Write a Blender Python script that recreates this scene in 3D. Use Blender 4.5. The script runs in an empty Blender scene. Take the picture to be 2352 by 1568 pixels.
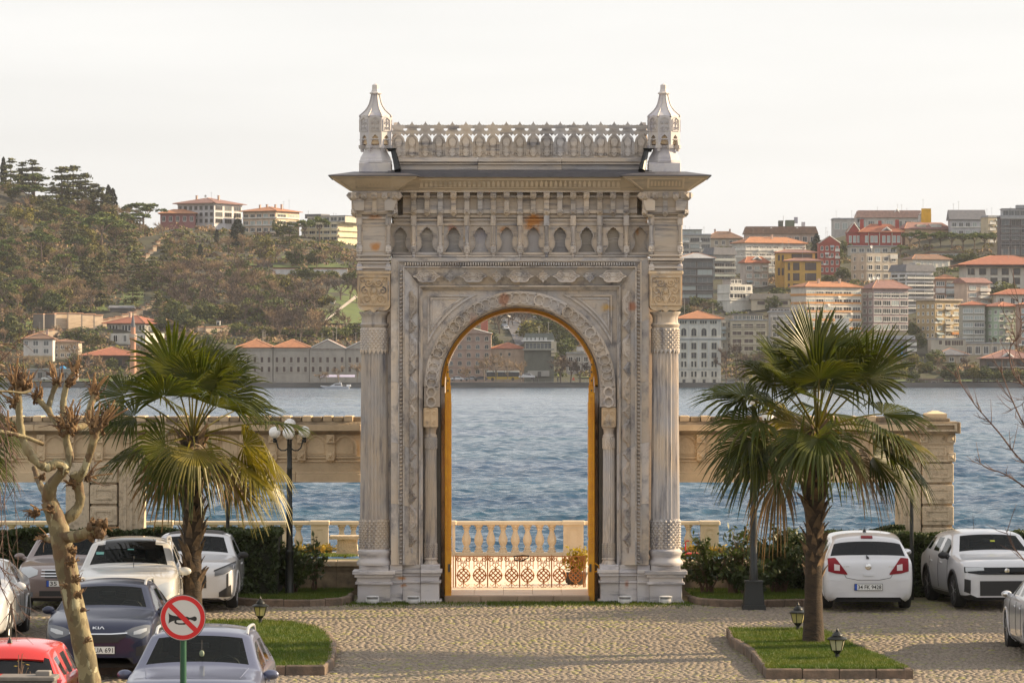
import bpy, bmesh, math, random
import numpy as np
from mathutils import Vector, Matrix
from mathutils.geometry import tessellate_polygon
from mathutils.bvhtree import BVHTree
random.seed(7)
RNG = np.random.default_rng(7)
C = bpy.context.scene.collection
SC = bpy.context.scene
PI = math.pi
R = math.radians
# ------------------------------------------------------------------ camera, sky, sun, exposure
F, HU, HV, CZ = 9440.0, 1176.0, 836.0, 4.65      # focal length and horizon of the photograph (2352 px wide), camera height
cam_data = bpy.data.cameras.new('camera')
cam = bpy.data.objects.new('camera', cam_data)
C.objects.link(cam)
cam.location = (0, 0, CZ)
cam.rotation_euler = (R(90), 0, 0)
cam_data.sensor_width = 36
cam_data.lens = F / 2352 * 36
cam_data.shift_y = (HV - 784) / 2352
cam_data.clip_start = 1
cam_data.clip_end = 20000
SC.camera = cam
SUN_EL, SUN_BEYOND = 24.0, 14.0                  # degrees; the sun stands to the right and a little beyond the gate
sd = Vector((math.cos(R(SUN_EL)) * math.cos(R(SUN_BEYOND)), math.cos(R(SUN_EL)) * math.sin(R(SUN_BEYOND)), math.sin(R(SUN_EL))))
sun_data = bpy.data.lights.new('sun', 'SUN')
sun_data.energy = 5.0
sun_data.angle = R(0.6)
sun_data.color = (1.0, 0.76, 0.46)
sun = bpy.data.objects.new('sun', sun_data)
C.objects.link(sun)
sun.location = (60, 30, 60)
sun.rotation_euler = sd.to_track_quat('Z', 'Y').to_euler()
world = bpy.data.worlds.new('World')
SC.world = world
world.use_nodes = True
wn = world.node_tree
wn.nodes.clear()
w_out = wn.nodes.new('ShaderNodeOutputWorld')
w_bg = wn.nodes.new('ShaderNodeBackground')
w_sky = wn.nodes.new('ShaderNodeTexSky')
w_sky.sky_type = 'NISHITA'
w_sky.sun_disc = False
w_sky.sun_elevation = R(SUN_EL)
w_sky.sun_rotation = R(90 - SUN_BEYOND)
w_sky.altitude = 10
w_sky.air_density = 1.0
w_sky.dust_density = 3.2
w_sky.ozone_density = 1.0
w_hsv = wn.nodes.new('ShaderNodeHueSaturation')
w_hsv.inputs['Saturation'].default_value = 0.40
w_bg.inputs['Strength'].default_value = 0.15
wn.links.new(w_sky.outputs[0], w_hsv.inputs['Color'])
w_tc = wn.nodes.new('ShaderNodeTexCoord'); w_sep = wn.nodes.new('ShaderNodeSeparateXYZ'); wn.links.new(w_tc.outputs['Generated'], w_sep.inputs[0])
w_mr = wn.nodes.new('ShaderNodeMapRange'); w_mr.inputs['From Min'].default_value = 0.0; w_mr.inputs['From Max'].default_value = 0.7; w_mr.inputs['To Min'].default_value = 0.80; w_mr.inputs['To Max'].default_value = 0.70
wn.links.new(w_sep.outputs['Z'], w_mr.inputs['Value'])
w_mp = wn.nodes.new('ShaderNodeMapping'); w_mp.inputs['Scale'].default_value = (2.5, 2.5, 22); wn.links.new(w_tc.outputs['Generated'], w_mp.inputs['Vector'])
w_nz = wn.nodes.new('ShaderNodeTexNoise'); w_nz.inputs['Scale'].default_value = 1.6; w_nz.inputs['Detail'].default_value = 5; wn.links.new(w_mp.outputs[0], w_nz.inputs['Vector'])
w_nr = wn.nodes.new('ShaderNodeMapRange'); w_nr.inputs['From Min'].default_value = 0.3; w_nr.inputs['From Max'].default_value = 0.7; w_nr.inputs['To Min'].default_value = 0.94; w_nr.inputs['To Max'].default_value = 1.08
wn.links.new(w_nz.outputs['Fac'], w_nr.inputs['Value'])
w_vm = wn.nodes.new('ShaderNodeVectorMath'); w_vm.operation = 'SCALE'; w_vm.inputs[0].default_value = (3.68, 3.62, 3.53); wn.links.new(w_nr.outputs[0], w_vm.inputs['Scale'])
w_mx = wn.nodes.new('ShaderNodeMix'); w_mx.data_type = 'RGBA'
wn.links.new(w_mr.outputs[0], w_mx.inputs['Factor']); wn.links.new(w_hsv.outputs[0], w_mx.inputs['A']); wn.links.new(w_vm.outputs[0], w_mx.inputs['B'])
wn.links.new(w_mx.outputs['Result'], w_bg.inputs['Color'])
wn.links.new(w_bg.outputs[0], w_out.inputs['Surface'])
SC.view_settings.view_transform = 'Standard'
SC.view_settings.look = 'None'
SC.view_settings.exposure = 0.85
SC.view_settings.gamma = 1
SC.view_settings.use_curve_mapping = False
SC.render.engine = 'CYCLES'
SC.cycles.use_denoising = True
SC.cycles.max_bounces = 8
SC.cycles.diffuse_bounces = 3
SC.cycles.glossy_bounces = 3
SC.cycles.transmission_bounces = 4
SC.cycles.transparent_max_bounces = 12
SC.cycles.volume_bounces = 1
SC.cycles.sample_clamp_indirect = 6
SC.cycles.caustics_reflective = False
SC.cycles.caustics_refractive = False
# ------------------------------------------------------------------ places
SLOPE = 0.026
def gz(y):                       # the paved court rises gently towards the gate
 return -SLOPE * (80 - y) if y < 80 else 0.0
def W(u, v, Y):
 return Vector(((u - HU) * Y / F, Y, CZ + (HV - v) * Y / F))
def X_(u, Y): return (u - HU) * Y / F
def Z_(v, Y): return CZ + (HV - v) * Y / F
def gyr(v, h=0.0):               # distance at which ground (or a surface h above it) is met
 return (CZ + 80 * SLOPE - h) / ((v - HV) / F + SLOPE)
# ------------------------------------------------------------------ mesh building
class MB:
 def __init__(s):
  s.v = []; s.f = []
 def add(s, vs, fs):
  o = len(s.v)
  s.v.extend([tuple(p) for p in vs]); s.f.extend([tuple(i + o for i in f) for f in fs])
  return s
 def box(s, x0, x1, y0, y1, z0, z1):
  return s.add([(x0,y0,z0),(x1,y0,z0),(x1,y1,z0),(x0,y1,z0),(x0,y0,z1),(x1,y0,z1),(x1,y1,z1),(x0,y1,z1)],
      [(0,3,2,1),(4,5,6,7),(0,1,5,4),(1,2,6,5),(2,3,7,6),(3,0,4,7)])
 def bbox(s, x0, x1, y0, y1, z0, z1, b=0.01):
  """box with chamfered top and vertical edges"""
  s.loft([[(x0+b,y0,z0),(x1-b,y0,z0),(x1,y0+b,z0),(x1,y1-b,z0),(x1-b,y1,z0),(x0+b,y1,z0),(x0,y1-b,z0),(x0,y0+b,z0)],
    [(x0+b,y0,z1-b),(x1-b,y0,z1-b),(x1,y0+b,z1-b),(x1,y1-b,z1-b),(x1-b,y1,z1-b),(x0+b,y1,z1-b),(x0,y1-b,z1-b),(x0,y0+b,z1-b)],
    [(x0+2*b,y0+b,z1),(x1-2*b,y0+b,z1),(x1-b,y0+2*b,z1),(x1-b,y1-2*b,z1),(x1-2*b,y1-b,z1),(x0+2*b,y1-b,z1),(x0+b,y1-2*b,z1),(x0+b,y0+2*b,z1)]], caps=True)
  return s
 def frustum(s, a, za, b, zb):
  """a, b = (x0,x1,y0,y1) at heights za, zb"""
  return s.loft([[(a[0],a[2],za),(a[1],a[2],za),(a[1],a[3],za),(a[0],a[3],za)],
      [(b[0],b[2],zb),(b[1],b[2],zb),(b[1],b[3],zb),(b[0],b[3],zb)]], caps=True)
 def loft(s, rings, caps=True, closed=True):
  n = len(rings[0]); vs = [p for r in rings for p in r]; fs = []
  for i in range(len(rings) - 1):
   for j in range(n if closed else n - 1):
    k = (j + 1) % n
    fs.append((i*n+j, i*n+k, (i+1)*n+k, (i+1)*n+j))
  if caps:
   fs.append(tuple(range(n - 1, -1, -1))); fs.append(tuple((len(rings)-1)*n + j for j in range(n)))
  return s.add(vs, fs)
 def poly(s, pts, y0, y1, holes=(), ax='y'):
  """outline pts (x,z) extruded from y0 to y1 (ax='y'); ax='z': (x,y) extruded in z; ax='x': (y,z) extruded in x"""
  loops = [list(pts)] + [list(h) for h in holes]
  flat = [p for l in loops for p in l]
  tris = tessellate_polygon([[Vector((p[0], p[1], 0)) for p in l] for l in loops])
  def mk(p, d):
   return (p[0], d, p[1]) if ax == 'y' else ((p[0], p[1], d) if ax == 'z' else (d, p[0], p[1]))
  n = len(flat)
  vs = [mk(p, y0) for p in flat] + [mk(p, y1) for p in flat]
  fs = [tuple(t) for t in tris] + [tuple(n + i for i in reversed(t)) for t in tris]
  o = 0
  for l in loops:
   m = len(l)
   for j in range(m):
    k = (j + 1) % m
    fs.append((o+j, o+k, n+o+k, n+o+j))
   o += m
  return s.add(vs, fs)
 def tube(s, path, rad, n=6, caps=True):
  P = [Vector(p) for p in path]
  if not hasattr(rad, '__len__'): rad = [rad] * len(P)
  rings = []; up = None
  for i, p in enumerate(P):
   t = (P[min(i+1, len(P)-1)] - P[max(i-1, 0)])
   if t.length < 1e-9: t = Vector((0,0,1))
   t.normalize()
   if up is None:
    up = Vector((0,0,1)) if abs(t.z) < 0.9 else Vector((1,0,0))
   a = t.cross(up)
   if a.length < 1e-6: a = t.cross(Vector((0,1,0)))
   a.normalize(); b = a.cross(t); up = b
   rings.append([p + (a*math.cos(q) + b*math.sin(q)) * rad[i] for q in [2*PI*k/n for k in range(n)]])
  return s.loft(rings, caps)
 def lathe(s, prof, n=16, cx=0, cy=0, flute=None, a0=0.0):
  rings = []
  for (r, z) in prof:
   rings.append([(cx + r*math.cos(a0+2*PI*k/n), cy + r*math.sin(a0+2*PI*k/n), z) for k in range(n)])
  return s.loft(rings, True)
 def ball(s, c, r, n=10, m=7, sc=(1,1,1), noise=0.0):
  rings = []
  for i in range(m + 1):
   t = PI * i / m
   rr = max(math.sin(t), 0.02)
   ring = []
   for k in range(n):
    q = 1 + (random.uniform(-noise, noise) if noise else 0)
    ring.append((c[0]+r*sc[0]*rr*math.cos(2*PI*k/n)*q, c[1]+r*sc[1]*rr*math.sin(2*PI*k/n)*q, c[2]-r*sc[2]*math.cos(t)*q))
   rings.append(ring)
  return s.loft(rings, True)
 def join(s, o, m=None):
  return s.add([(m @ Vector(p)) for p in o.v] if m is not None else o.v, o.f)
 def mesh(s, name, mat, smooth=None, recalc=True):
  me = bpy.data.meshes.new(name)
  me.from_pydata(s.v, [], s.f)
  if recalc and len(s.f) < 60000:
   bm = bmesh.new(); bm.from_mesh(me)
   bmesh.ops.recalc_face_normals(bm, faces=bm.faces); bm.to_mesh(me); bm.free()
  me.materials.append(mat)
  if smooth is not None:
   me.polygons.foreach_set('use_smooth', [True] * len(me.polygons))
   me.set_sharp_from_angle(angle=R(smooth))
  me.update()
  return me
 def build(s, name, mat, parent=None, smooth=None, world=False, recalc=True):
  if world and parent is not None:
   l = parent.location
   s.v = [(p[0]-l[0], p[1]-l[1], p[2]-l[2]) for p in s.v]
  return link(name, s.mesh(name, mat, smooth, recalc), parent)
def link(name, me, parent=None, loc=None, rot=None, scale=None):
 o = bpy.data.objects.new(name, me)
 C.objects.link(o)
 if parent is not None: o.parent = parent
 if loc is not None: o.location = loc
 if rot is not None: o.rotation_euler = rot
 if scale is not None: o.scale = scale
 return o
def tag(o, label=None, cat=None, group=None, kind=None):
 if label: o['label'] = label
 if cat: o['category'] = cat
 if group: o['group'] = group
 if kind: o['kind'] = kind
 return o
def thing(name, label, cat, loc=(0,0,0), rz=0.0, group=None):
 o = bpy.data.objects.new(name, None)
 C.objects.link(o)
 o.empty_display_size = 0.2
 o.location = loc; o.rotation_euler = (0, 0, rz)
 return tag(o, label, cat, group)
def structure(name, loc=(0,0,0)):
 o = bpy.data.objects.new(name, None); C.objects.link(o); o.location = loc
 o['kind'] = 'structure'
 return o
def copy_tree(o, kids, parent=None):
 c = o.copy(); C.objects.link(c)
 if parent is not None: c.parent = parent
 for ch in kids.get(o.name, ()):
  copy_tree(ch, kids, c)
 return c
def kids_of(o, acc=None):
 acc = {} if acc is None else acc
 acc[o.name] = list(o.children)
 for ch in o.children: kids_of(ch, acc)
 return acc
def np_mesh(name, V, faces_n, idx, mat, smooth=False):
 """V (n,3); idx flat vertex indices of faces that all have faces_n corners"""
 me = bpy.data.meshes.new(name)
 V = np.asarray(V, dtype=np.float32); idx = np.asarray(idx, dtype=np.int32).ravel()
 nf = len(idx) // faces_n
 me.vertices.add(len(V)); me.vertices.foreach_set('co', V.ravel())
 me.loops.add(len(idx)); me.loops.foreach_set('vertex_index', idx)
 me.polygons.add(nf)
 me.polygons.foreach_set('loop_start', np.arange(0, nf * faces_n, faces_n, dtype=np.int32))
 me.materials.append(mat)
 me.update(calc_edges=True)
 if smooth: me.polygons.foreach_set('use_smooth', np.ones(nf, dtype=bool))
 return me
def quads_cloud(cent, size, mat, name, up_bias=0.0, aspect=1.0, droop=None, rng=RNG):
 """leaf quads, one per centre, random orientation (normals biased upward)"""
 cent = np.asarray(cent); n = len(cent)
 nrm = rng.normal(size=(n, 3)); nrm[:, 2] += up_bias
 nrm /= np.linalg.norm(nrm, axis=1)[:, None] + 1e-9
 t = np.cross(nrm, rng.normal(size=(n, 3))); t /= np.linalg.norm(t, axis=1)[:, None] + 1e-9
 b = np.cross(nrm, t)
 s = np.asarray(size) * rng.uniform(0.6, 1.3, n)
 s = s[:, None]
 V = np.empty((n, 4, 3))
 V[:, 0] = cent - t*s*aspect; V[:, 1] = cent - b*s*0.5; V[:, 2] = cent + t*s*aspect; V[:, 3] = cent + b*s*0.5
 return np_mesh(name, V.reshape(-1, 3), 4, np.arange(n * 4), mat)
# ------------------------------------------------------------------ materials
_mats = {}
def mat(key, col, rough=0.7, metal=0.0, col2=None, scale=3.0, detail=4.0, stretch=(1,1,1), contrast=(0.35, 0.65), bump=0.0, bscale=None, vary=0.0,
  spec=0.5, coat=0.0, trans=0.0, world=False, emit=None, emit_s=0.0, alpha=1.0, sub=0.0):
 if key in _mats: return _mats[key]
 m = bpy.data.materials.new(key); m.use_nodes = True
 nt = m.node_tree; n = nt.nodes; L = nt.links
 b = n['Principled BSDF']
 b.inputs['Roughness'].default_value = rough
 b.inputs['Metallic'].default_value = metal
 b.inputs['Specular IOR Level'].default_value = spec
 b.inputs['Coat Weight'].default_value = coat
 b.inputs['Coat Roughness'].default_value = 0.06
 c1 = (*col, 1)
 sock = None
 if col2 is not None or bump or vary:
  if world:
   g = n.new('ShaderNodeNewGeometry'); src = g.outputs['Position']
  else:
   g = n.new('ShaderNodeTexCoord'); src = g.outputs['Object']
  mp = n.new('ShaderNodeMapping'); mp.inputs['Scale'].default_value = stretch
  L.new(src, mp.inputs['Vector'])
  if not world:
   oi = n.new('ShaderNodeObjectInfo')
   vm = n.new('ShaderNodeVectorMath'); vm.operation = 'SCALE'
   cv = n.new('ShaderNodeCombineXYZ')
   for k in range(3): L.new(oi.outputs['Random'], cv.inputs[k])
   L.new(cv.outputs[0], vm.inputs[0]); vm.inputs['Scale'].default_value = 37.0
   L.new(vm.outputs[0], mp.inputs['Location'])
 if col2 is not None:
  t = n.new('ShaderNodeTexNoise'); t.inputs['Scale'].default_value = scale; t.inputs['Detail'].default_value = detail
  t.inputs['Roughness'].default_value = 0.6
  L.new(mp.outputs[0], t.inputs['Vector'])
  mr = n.new('ShaderNodeMapRange'); mr.inputs['From Min'].default_value = contrast[0]; mr.inputs['From Max'].default_value = contrast[1]
  L.new(t.outputs['Fac'], mr.inputs['Value'])
  mx = n.new('ShaderNodeMix'); mx.data_type = 'RGBA'
  mx.inputs['A'].default_value = c1; mx.inputs['B'].default_value = (*col2, 1)
  L.new(mr.outputs[0], mx.inputs['Factor']); sock = mx.outputs['Result']
 if vary:
  oi2 = n.new('ShaderNodeObjectInfo')
  mr2 = n.new('ShaderNodeMapRange'); mr2.inputs['To Min'].default_value = 1 - vary; mr2.inputs['To Max'].default_value = 1 + vary
  L.new(oi2.outputs['Random'], mr2.inputs['Value'])
  hs = n.new('ShaderNodeHueSaturation')
  if sock: L.new(sock, hs.inputs['Color'])
  else: hs.inputs['Color'].default_value = c1
  L.new(mr2.outputs[0], hs.inputs['Value']); sock = hs.outputs[0]
 if sock: L.new(sock, b.inputs['Base Color'])
 else: b.inputs['Base Color'].default_value = c1
 if bump:
  t2 = n.new('ShaderNodeTexNoise'); t2.inputs['Scale'].default_value = bscale or scale * 3; t2.inputs['Detail'].default_value = 5
  L.new(mp.outputs[0], t2.inputs['Vector'])
  bp = n.new('ShaderNodeBump'); bp.inputs['Strength'].default_value = min(1.0, bump); bp.inputs['Distance'].default_value = 0.02 * max(1, bump)
  L.new(t2.outputs['Fac'], bp.inputs['Height']); L.new(bp.outputs[0], b.inputs['Normal'])
 if emit:
  b.inputs['Emission Color'].default_value = (*emit, 1); b.inputs['Emission Strength'].default_value = emit_s
 if trans:
  tr = n.new('ShaderNodeBsdfTranslucent'); ms = n.new('ShaderNodeMixShader'); ms.inputs[0].default_value = trans
  if sock: L.new(sock, tr.inputs['Color'])
  else: tr.inputs['Color'].default_value = c1
  L.new(b.outputs[0], ms.inputs[1]); L.new(tr.outputs[0], ms.inputs[2])
  L.new(ms.outputs[0], n['Material Output'].inputs['Surface'])
 m.diffuse_color = c1
 _mats[key] = m
 return m
def glass_mat(key, tint=(0.03,0.035,0.04), clear=0.0, rough=0.03, ior=1.5):
 """window glass: glossy coat over a tinted see-through sheet (clear>0) or over a dark room"""
 if key in _mats: return _mats[key]
 m = bpy.data.materials.new(key); m.use_nodes = True
 nt = m.node_tree; n = nt.nodes; L = nt.links
 b = n['Principled BSDF']
 b.inputs['Base Color'].default_value = (*tint, 1); b.inputs['Roughness'].default_value = rough
 b.inputs['IOR'].default_value = ior
 if clear:
  tr = n.new('ShaderNodeBsdfTransparent'); tr.inputs['Color'].default_value = (0.75, 0.82, 0.80, 1)
  lw = n.new('ShaderNodeFresnel'); lw.inputs['IOR'].default_value = ior
  ma = n.new('ShaderNodeMapRange'); ma.inputs['To Min'].default_value = 1 - clear; ma.inputs['To Max'].default_value = 1.0
  L.new(lw.outputs[0], ma.inputs['Value'])
  ms = n.new('ShaderNodeMixShader')
  L.new(ma.outputs[0], ms.inputs[0]); L.new(tr.outputs[0], ms.inputs[1]); L.new(b.outputs[0], ms.inputs[2])
  L.new(ms.outputs[0], n['Material Output'].inputs['Surface'])
 _mats[key] = m
 return m
def marble(key, stretch, warm=0.0, bump=0.25, stains=(), base=(0.46,0.437,0.435), beige=(0.60,0.50,0.40), vein=(0.165,0.16,0.18)):
 if key in _mats: return _mats[key]
 m = bpy.data.materials.new(key); m.use_nodes = True
 nt = m.node_tree; n = nt.nodes; L = nt.links
 b = n['Principled BSDF']; b.inputs['Roughness'].default_value = 0.55; b.inputs['Specular IOR Level'].default_value = 0.35
 g = n.new('ShaderNodeNewGeometry'); oi = n.new('ShaderNodeObjectInfo')
 def noise(scale, st, detail=5, off=True, rough=0.6):
  mp = n.new('ShaderNodeMapping'); mp.inputs['Scale'].default_value = st
  L.new(g.outputs['Position'], mp.inputs['Vector'])
  if off:
   cv = n.new('ShaderNodeCombineXYZ'); mm = n.new('ShaderNodeMath'); mm.operation = 'MULTIPLY'; mm.inputs[1].default_value = 43.0
   L.new(oi.outputs['Random'], mm.inputs[0])
   for k in range(3): L.new(mm.outputs[0], cv.inputs[k])
   L.new(cv.outputs[0], mp.inputs['Location'])
  t = n.new('ShaderNodeTexNoise'); t.inputs['Scale'].default_value = scale; t.inputs['Detail'].default_value = detail; t.inputs['Roughness'].default_value = rough
  L.new(mp.outputs[0], t.inputs['Vector'])
  return t.outputs['Fac']
 def rng(s, a, c, lo=0.0, hi=1.0):
  r = n.new('ShaderNodeMapRange'); r.inputs['From Min'].default_value = a; r.inputs['From Max'].default_value = c
  r.inputs['To Min'].default_value = lo; r.inputs['To Max'].default_value = hi
  L.new(s, r.inputs['Value']); return r.outputs[0]
 def mix(f, a, c):
  x = n.new('ShaderNodeMix'); x.data_type = 'RGBA'
  if isinstance(f, float): x.inputs['Factor'].default_value = f
  else: L.new(f, x.inputs['Factor'])
  for nm, q in (('A', a), ('B', c)):
   if isinstance(q, tuple): x.inputs[nm].default_value = (*q, 1)
   else: L.new(q, x.inputs[nm])
  return x.outputs['Result']
 c0 = mix(rng(noise(0.9, (1,1,1), 3), 0.38 - warm, 0.62 - warm), base, beige)
 c0 = mix(rng(noise(2.4, stretch, 6, True, 0.68), 0.50, 0.70), c0, vein)
 c0 = mix(rng(noise(6.0, stretch, 4, True), 0.55, 0.75, 0, 0.55), c0, (0.68,0.63,0.58))
 hs = n.new('ShaderNodeHueSaturation'); L.new(c0, hs.inputs['Color'])
 L.new(rng(oi.outputs['Random'], 0, 1, 0.80, 1.14), hs.inputs['Value']); c0 = hs.outputs[0]
 sp = noise(3.5, (1,1,1), 5, False)
 for (px, pz, sx, sz, scol, amt) in stains:
  sep = n.new('ShaderNodeVectorMath'); sep.operation = 'SUBTRACT'; sep.inputs[1].default_value = (px, 80.3, pz)
  L.new(g.outputs['Position'], sep.inputs[0])
  ml = n.new('ShaderNodeVectorMath'); ml.operation = 'MULTIPLY'; ml.inputs[1].default_value = (1/sx, 0.5, 1/sz)
  L.new(sep.outputs[0], ml.inputs[0])
  ln = n.new('ShaderNodeVectorMath'); ln.operation = 'LENGTH'; L.new(ml.outputs[0], ln.inputs[0])
  ad = n.new('ShaderNodeMath'); ad.operation = 'MULTIPLY_ADD'; ad.inputs[1].default_value = 2.6; L.new(sp, ad.inputs[0]); L.new(ln.outputs['Value'], ad.inputs[2])
  c0 = mix(rng(ad.outputs[0], 1.7, 2.3, amt, 0.0), c0, scol)
 L.new(c0, b.inputs['Base Color'])
 bp = n.new('ShaderNodeBump'); bp.inputs['Strength'].default_value = bump; bp.inputs['Distance'].default_value = 0.012
 L.new(noise(38, (1,1,1), 4), bp.inputs['Height']); L.new(bp.outputs[0], b.inputs['Normal'])
 _mats[key] = m
 return m
# ------------------------------------------------------------------ setting: ground, pavement, water, far shore
Z_SEA = -2.4
SHORE = 1232.0
m_soil = mat('soil', (0.10,0.085,0.045), 0.95, col2=(0.10,0.12,0.03), scale=2.5, bump=0.6, bscale=30, world=True)
m_joint = mat('mossy_joint', (0.195,0.162,0.118), 0.95, col2=(0.175,0.175,0.07), scale=0.9, contrast=(0.45,0.62), bump=0.6, bscale=40, world=True)
m_cobble = mat('cobble_granite', (0.275,0.226,0.176), 0.85, col2=(0.165,0.135,0.11), scale=21.0, detail=1.5, bump=0.15, bscale=45, world=True, vary=0.12)
m_cobble_moss = mat('cobble_moss', (0.20,0.21,0.05), 0.9, col2=(0.28,0.23,0.15), scale=7.0, bump=0.5, bscale=30, world=True, vary=0.2)
m_terrace = mat('terrace_stone', (0.78,0.64,0.48), 0.6, col2=(0.70,0.56,0.42), scale=1.6, bump=0.2, bscale=18, world=True, vary=0.08)
m_quay = mat('quay_stone', (0.20,0.18,0.16), 0.85, col2=(0.11,0.10,0.095), scale=0.8, stretch=(0.3,1,2), bump=0.5, world=True)
m_kerb = mat('kerb_stone', (0.22,0.15,0.105), 0.85, col2=(0.11,0.085,0.065), scale=4.0, bump=0.7, bscale=20, world=True, vary=0.22)
m_lawn = mat('lawn', (0.055,0.085,0.012), 0.9, col2=(0.085,0.11,0.018), scale=3.0, bump=0.8, bscale=60, world=True)
m_grass = mat('grass_blade', (0.060,0.115,0.008), 0.6, col2=(0.125,0.15,0.014), scale=2.0, world=True, trans=0.35)
ys = [-40, 20, 40, 60, 80, 83.8]
mb = MB()
for y0, y1 in zip(ys[:-1], ys[1:]):
 mb.add([(-60,y0,gz(y0)),(60,y0,gz(y0)),(60,y1,gz(y1)),(-60,y1,gz(y1))], [(0,1,2,3)])
pavement = mb.build('pavement', m_joint, recalc=False); tag(pavement, kind='structure')
mb = MB().box(-60, 60, 83.81, 98.5, -4.5, -0.004)
tag(mb.build('ground', m_soil), kind='structure')
ISLANDS = {   # outlines (x, y) of the raised beds in the court
 'left':  [(-7.4,66.15),(-3.02,66.15),(-2.92,67.5),(-3.0,70.3),(-3.17,72.0),(-3.45,73.3),(-3.95,74.3),(-4.6,74.6),(-7.4,74.6)],
 'right': [(4.05,65.6),(6.40,65.6),(6.2,67.3),(5.92,69.6),(5.62,71.9),(5.45,72.9),(3.80,72.9),(3.78,71.2),(3.97,69.0)],
 'gate_left': [(-5.45,80.9),(-5.42,79.55),(-4.9,79.15),(-3.9,79.12),(-3.3,79.45),(-3.12,80.0),(-3.12,81.0),(-3.12,82.6),(-5.45,82.6)],
 'gate_right': [(3.42,82.6),(3.42,80.2),(3.55,79.6),(4.0,79.1),(4.9,79.02),(5.95,79.3),(6.0,82.6)]}
def inside(poly, x, y):
 x = np.asarray(x); y = np.asarray(y); c = np.zeros(x.shape, bool); j = len(poly) - 1
 for i in range(len(poly)):
  xi, yi = poly[i]; xj, yj = poly[j]
  cond = ((yi > y) != (yj > y)) & (x < (xj-xi)*(y-yi)/(yj-yi+1e-12)+xi)
  c ^= cond; j = i
 return c
def stone_block(cx, cy, hx, hy, h, seed):
 """vertices of one cobble about its own centre: chamfered, slightly uneven block"""
 r = np.random.default_rng(seed)
 q = r.uniform(-0.012, 0.012, (4, 2)); t = r.uniform(-0.006, 0.006, 4)
 b = np.array([[-hx,-hy],[hx,-hy],[hx,hy],[-hx,hy]]) * 1.0 + q
 top = b * 0.78
 return b, top, t
cx_l, cy_l, hx_l, hy_l = [], [], [], []
y = 64.2; row = 0
while y < 80.35:
 dy = 0.088 + RNG.uniform(-0.008, 0.008)
 half = 10.6
 x = -half + RNG.uniform(0, .1)
 while x < half:
  dx = RNG.uniform(0.080, 0.150)
  cx_l.append(x + dx/2); cy_l.append(y + dy/2 + RNG.uniform(-.03, .03)); hx_l.append(dx/2 - 0.006); hy_l.append(dy/2 - 0.006)
  x += dx
 y += dy; row += 1
cx_a, cy_a, hx_a, hy_a = map(np.array, (cx_l, cy_l, hx_l, hy_l))
keep = np.ones(len(cx_a), bool)
for poly in ISLANDS.values(): keep &= ~inside(poly, cx_a, cy_a)
keep &= ~((cy_a > 79.75) & (np.abs(cx_a - 0.15) < 3.2))
cx_a, cy_a, hx_a, hy_a = cx_a[keep], cy_a[keep], hx_a[keep], hy_a[keep]
vis = (np.abs(cx_a) < 1176/F*cy_a + 0.3)
cx_a, cy_a, hx_a, hy_a = cx_a[vis], cy_a[vis], hx_a[vis], hy_a[vis]
cz_a = -SLOPE*np.maximum(80-cy_a, 0)
h_a = 0.008 + RNG.uniform(-0.005, 0.006, len(cx_a))
openp = (np.abs(cx_a - 0.9) < 3.0) & (cy_a > 65.05)
order = np.argsort(np.where(openp, cy_a, 1e9))[:300]
single = np.zeros(len(cx_a), bool); single[order] = True
def cobble_arrays(sel):
 n = sel.sum()
 hx, hy, h = hx_a[sel], hy_a[sel], h_a[sel]
 j = RNG.uniform(-0.010, 0.010, (n, 4, 2)); t = RNG.uniform(-0.005, 0.005, (n, 4))
 sx = np.array([-1,1,1,-1]); sy = np.array([-1,-1,1,1])
 V = np.zeros((n, 12, 3))
 bx = sx*hx[:,None] + j[:,:,0]; by = sy*hy[:,None] + j[:,:,1]
 V[:,0:4,0] = bx; V[:,0:4,1] = by; V[:,0:4,2] = -0.02
 V[:,4:8,0] = bx*0.95; V[:,4:8,1] = by*0.95; V[:,4:8,2] = (h[:,None]+t)*0.55
 V[:,8:12,0] = bx*0.80; V[:,8:12,1] = by*0.80; V[:,8:12,2] = h[:,None] + t
 return V[:,(0,1,2,3,8,9,10,11)]
faces = []
for a in (0,):
 for k in range(4):
  faces.append((a+k, a+(k+1)%4, a+4+(k+1)%4, a+4+k))
faces.append((4,5,6,7))
faces = np.array(faces)
Vs = cobble_arrays(single)
for i, k in enumerate(np.nonzero(single)[0]):
 me = bpy.data.meshes.new('cobblestone')
 me.from_pydata(Vs[i].tolist(), [], faces.tolist()); me.materials.append(m_cobble)
 link('cobblestone', me, pavement, (cx_a[k], cy_a[k], cz_a[k]))
moss_p = np.clip(1.0 - (80.2 - cy_a)/1.9, 0, 0.9) * (0.45 + 0.55*np.sin(cx_a*1.3+1)*np.sin(cx_a*0.45+0.6))
moss_p = np.clip(moss_p, 0, 1) + 0.05 + 0.22*np.clip(np.sin(cx_a*0.9+cy_a*0.5)*np.sin(cx_a*0.31-cy_a*0.83+1.0), 0, 1)
moss = (RNG.uniform(size=len(cx_a)) < moss_p) & ~single
rest = ~single & ~moss
for nm, sel, m in (('cobblestones', rest, m_cobble), ('mossy_cobblestones', moss, m_cobble_moss)):
 V = cobble_arrays(sel)
 V[:,:,0] += cx_a[sel][:,None]; V[:,:,1] += cy_a[sel][:,None]; V[:,:,2] += cz_a[sel][:,None]
 n = len(V)
 idx = (faces[None] + (np.arange(n)*8)[:,None,None])
 tag(link(nm, np_mesh(nm, V.reshape(-1,3), 4, idx, m), pavement), kind='stuff')
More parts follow.
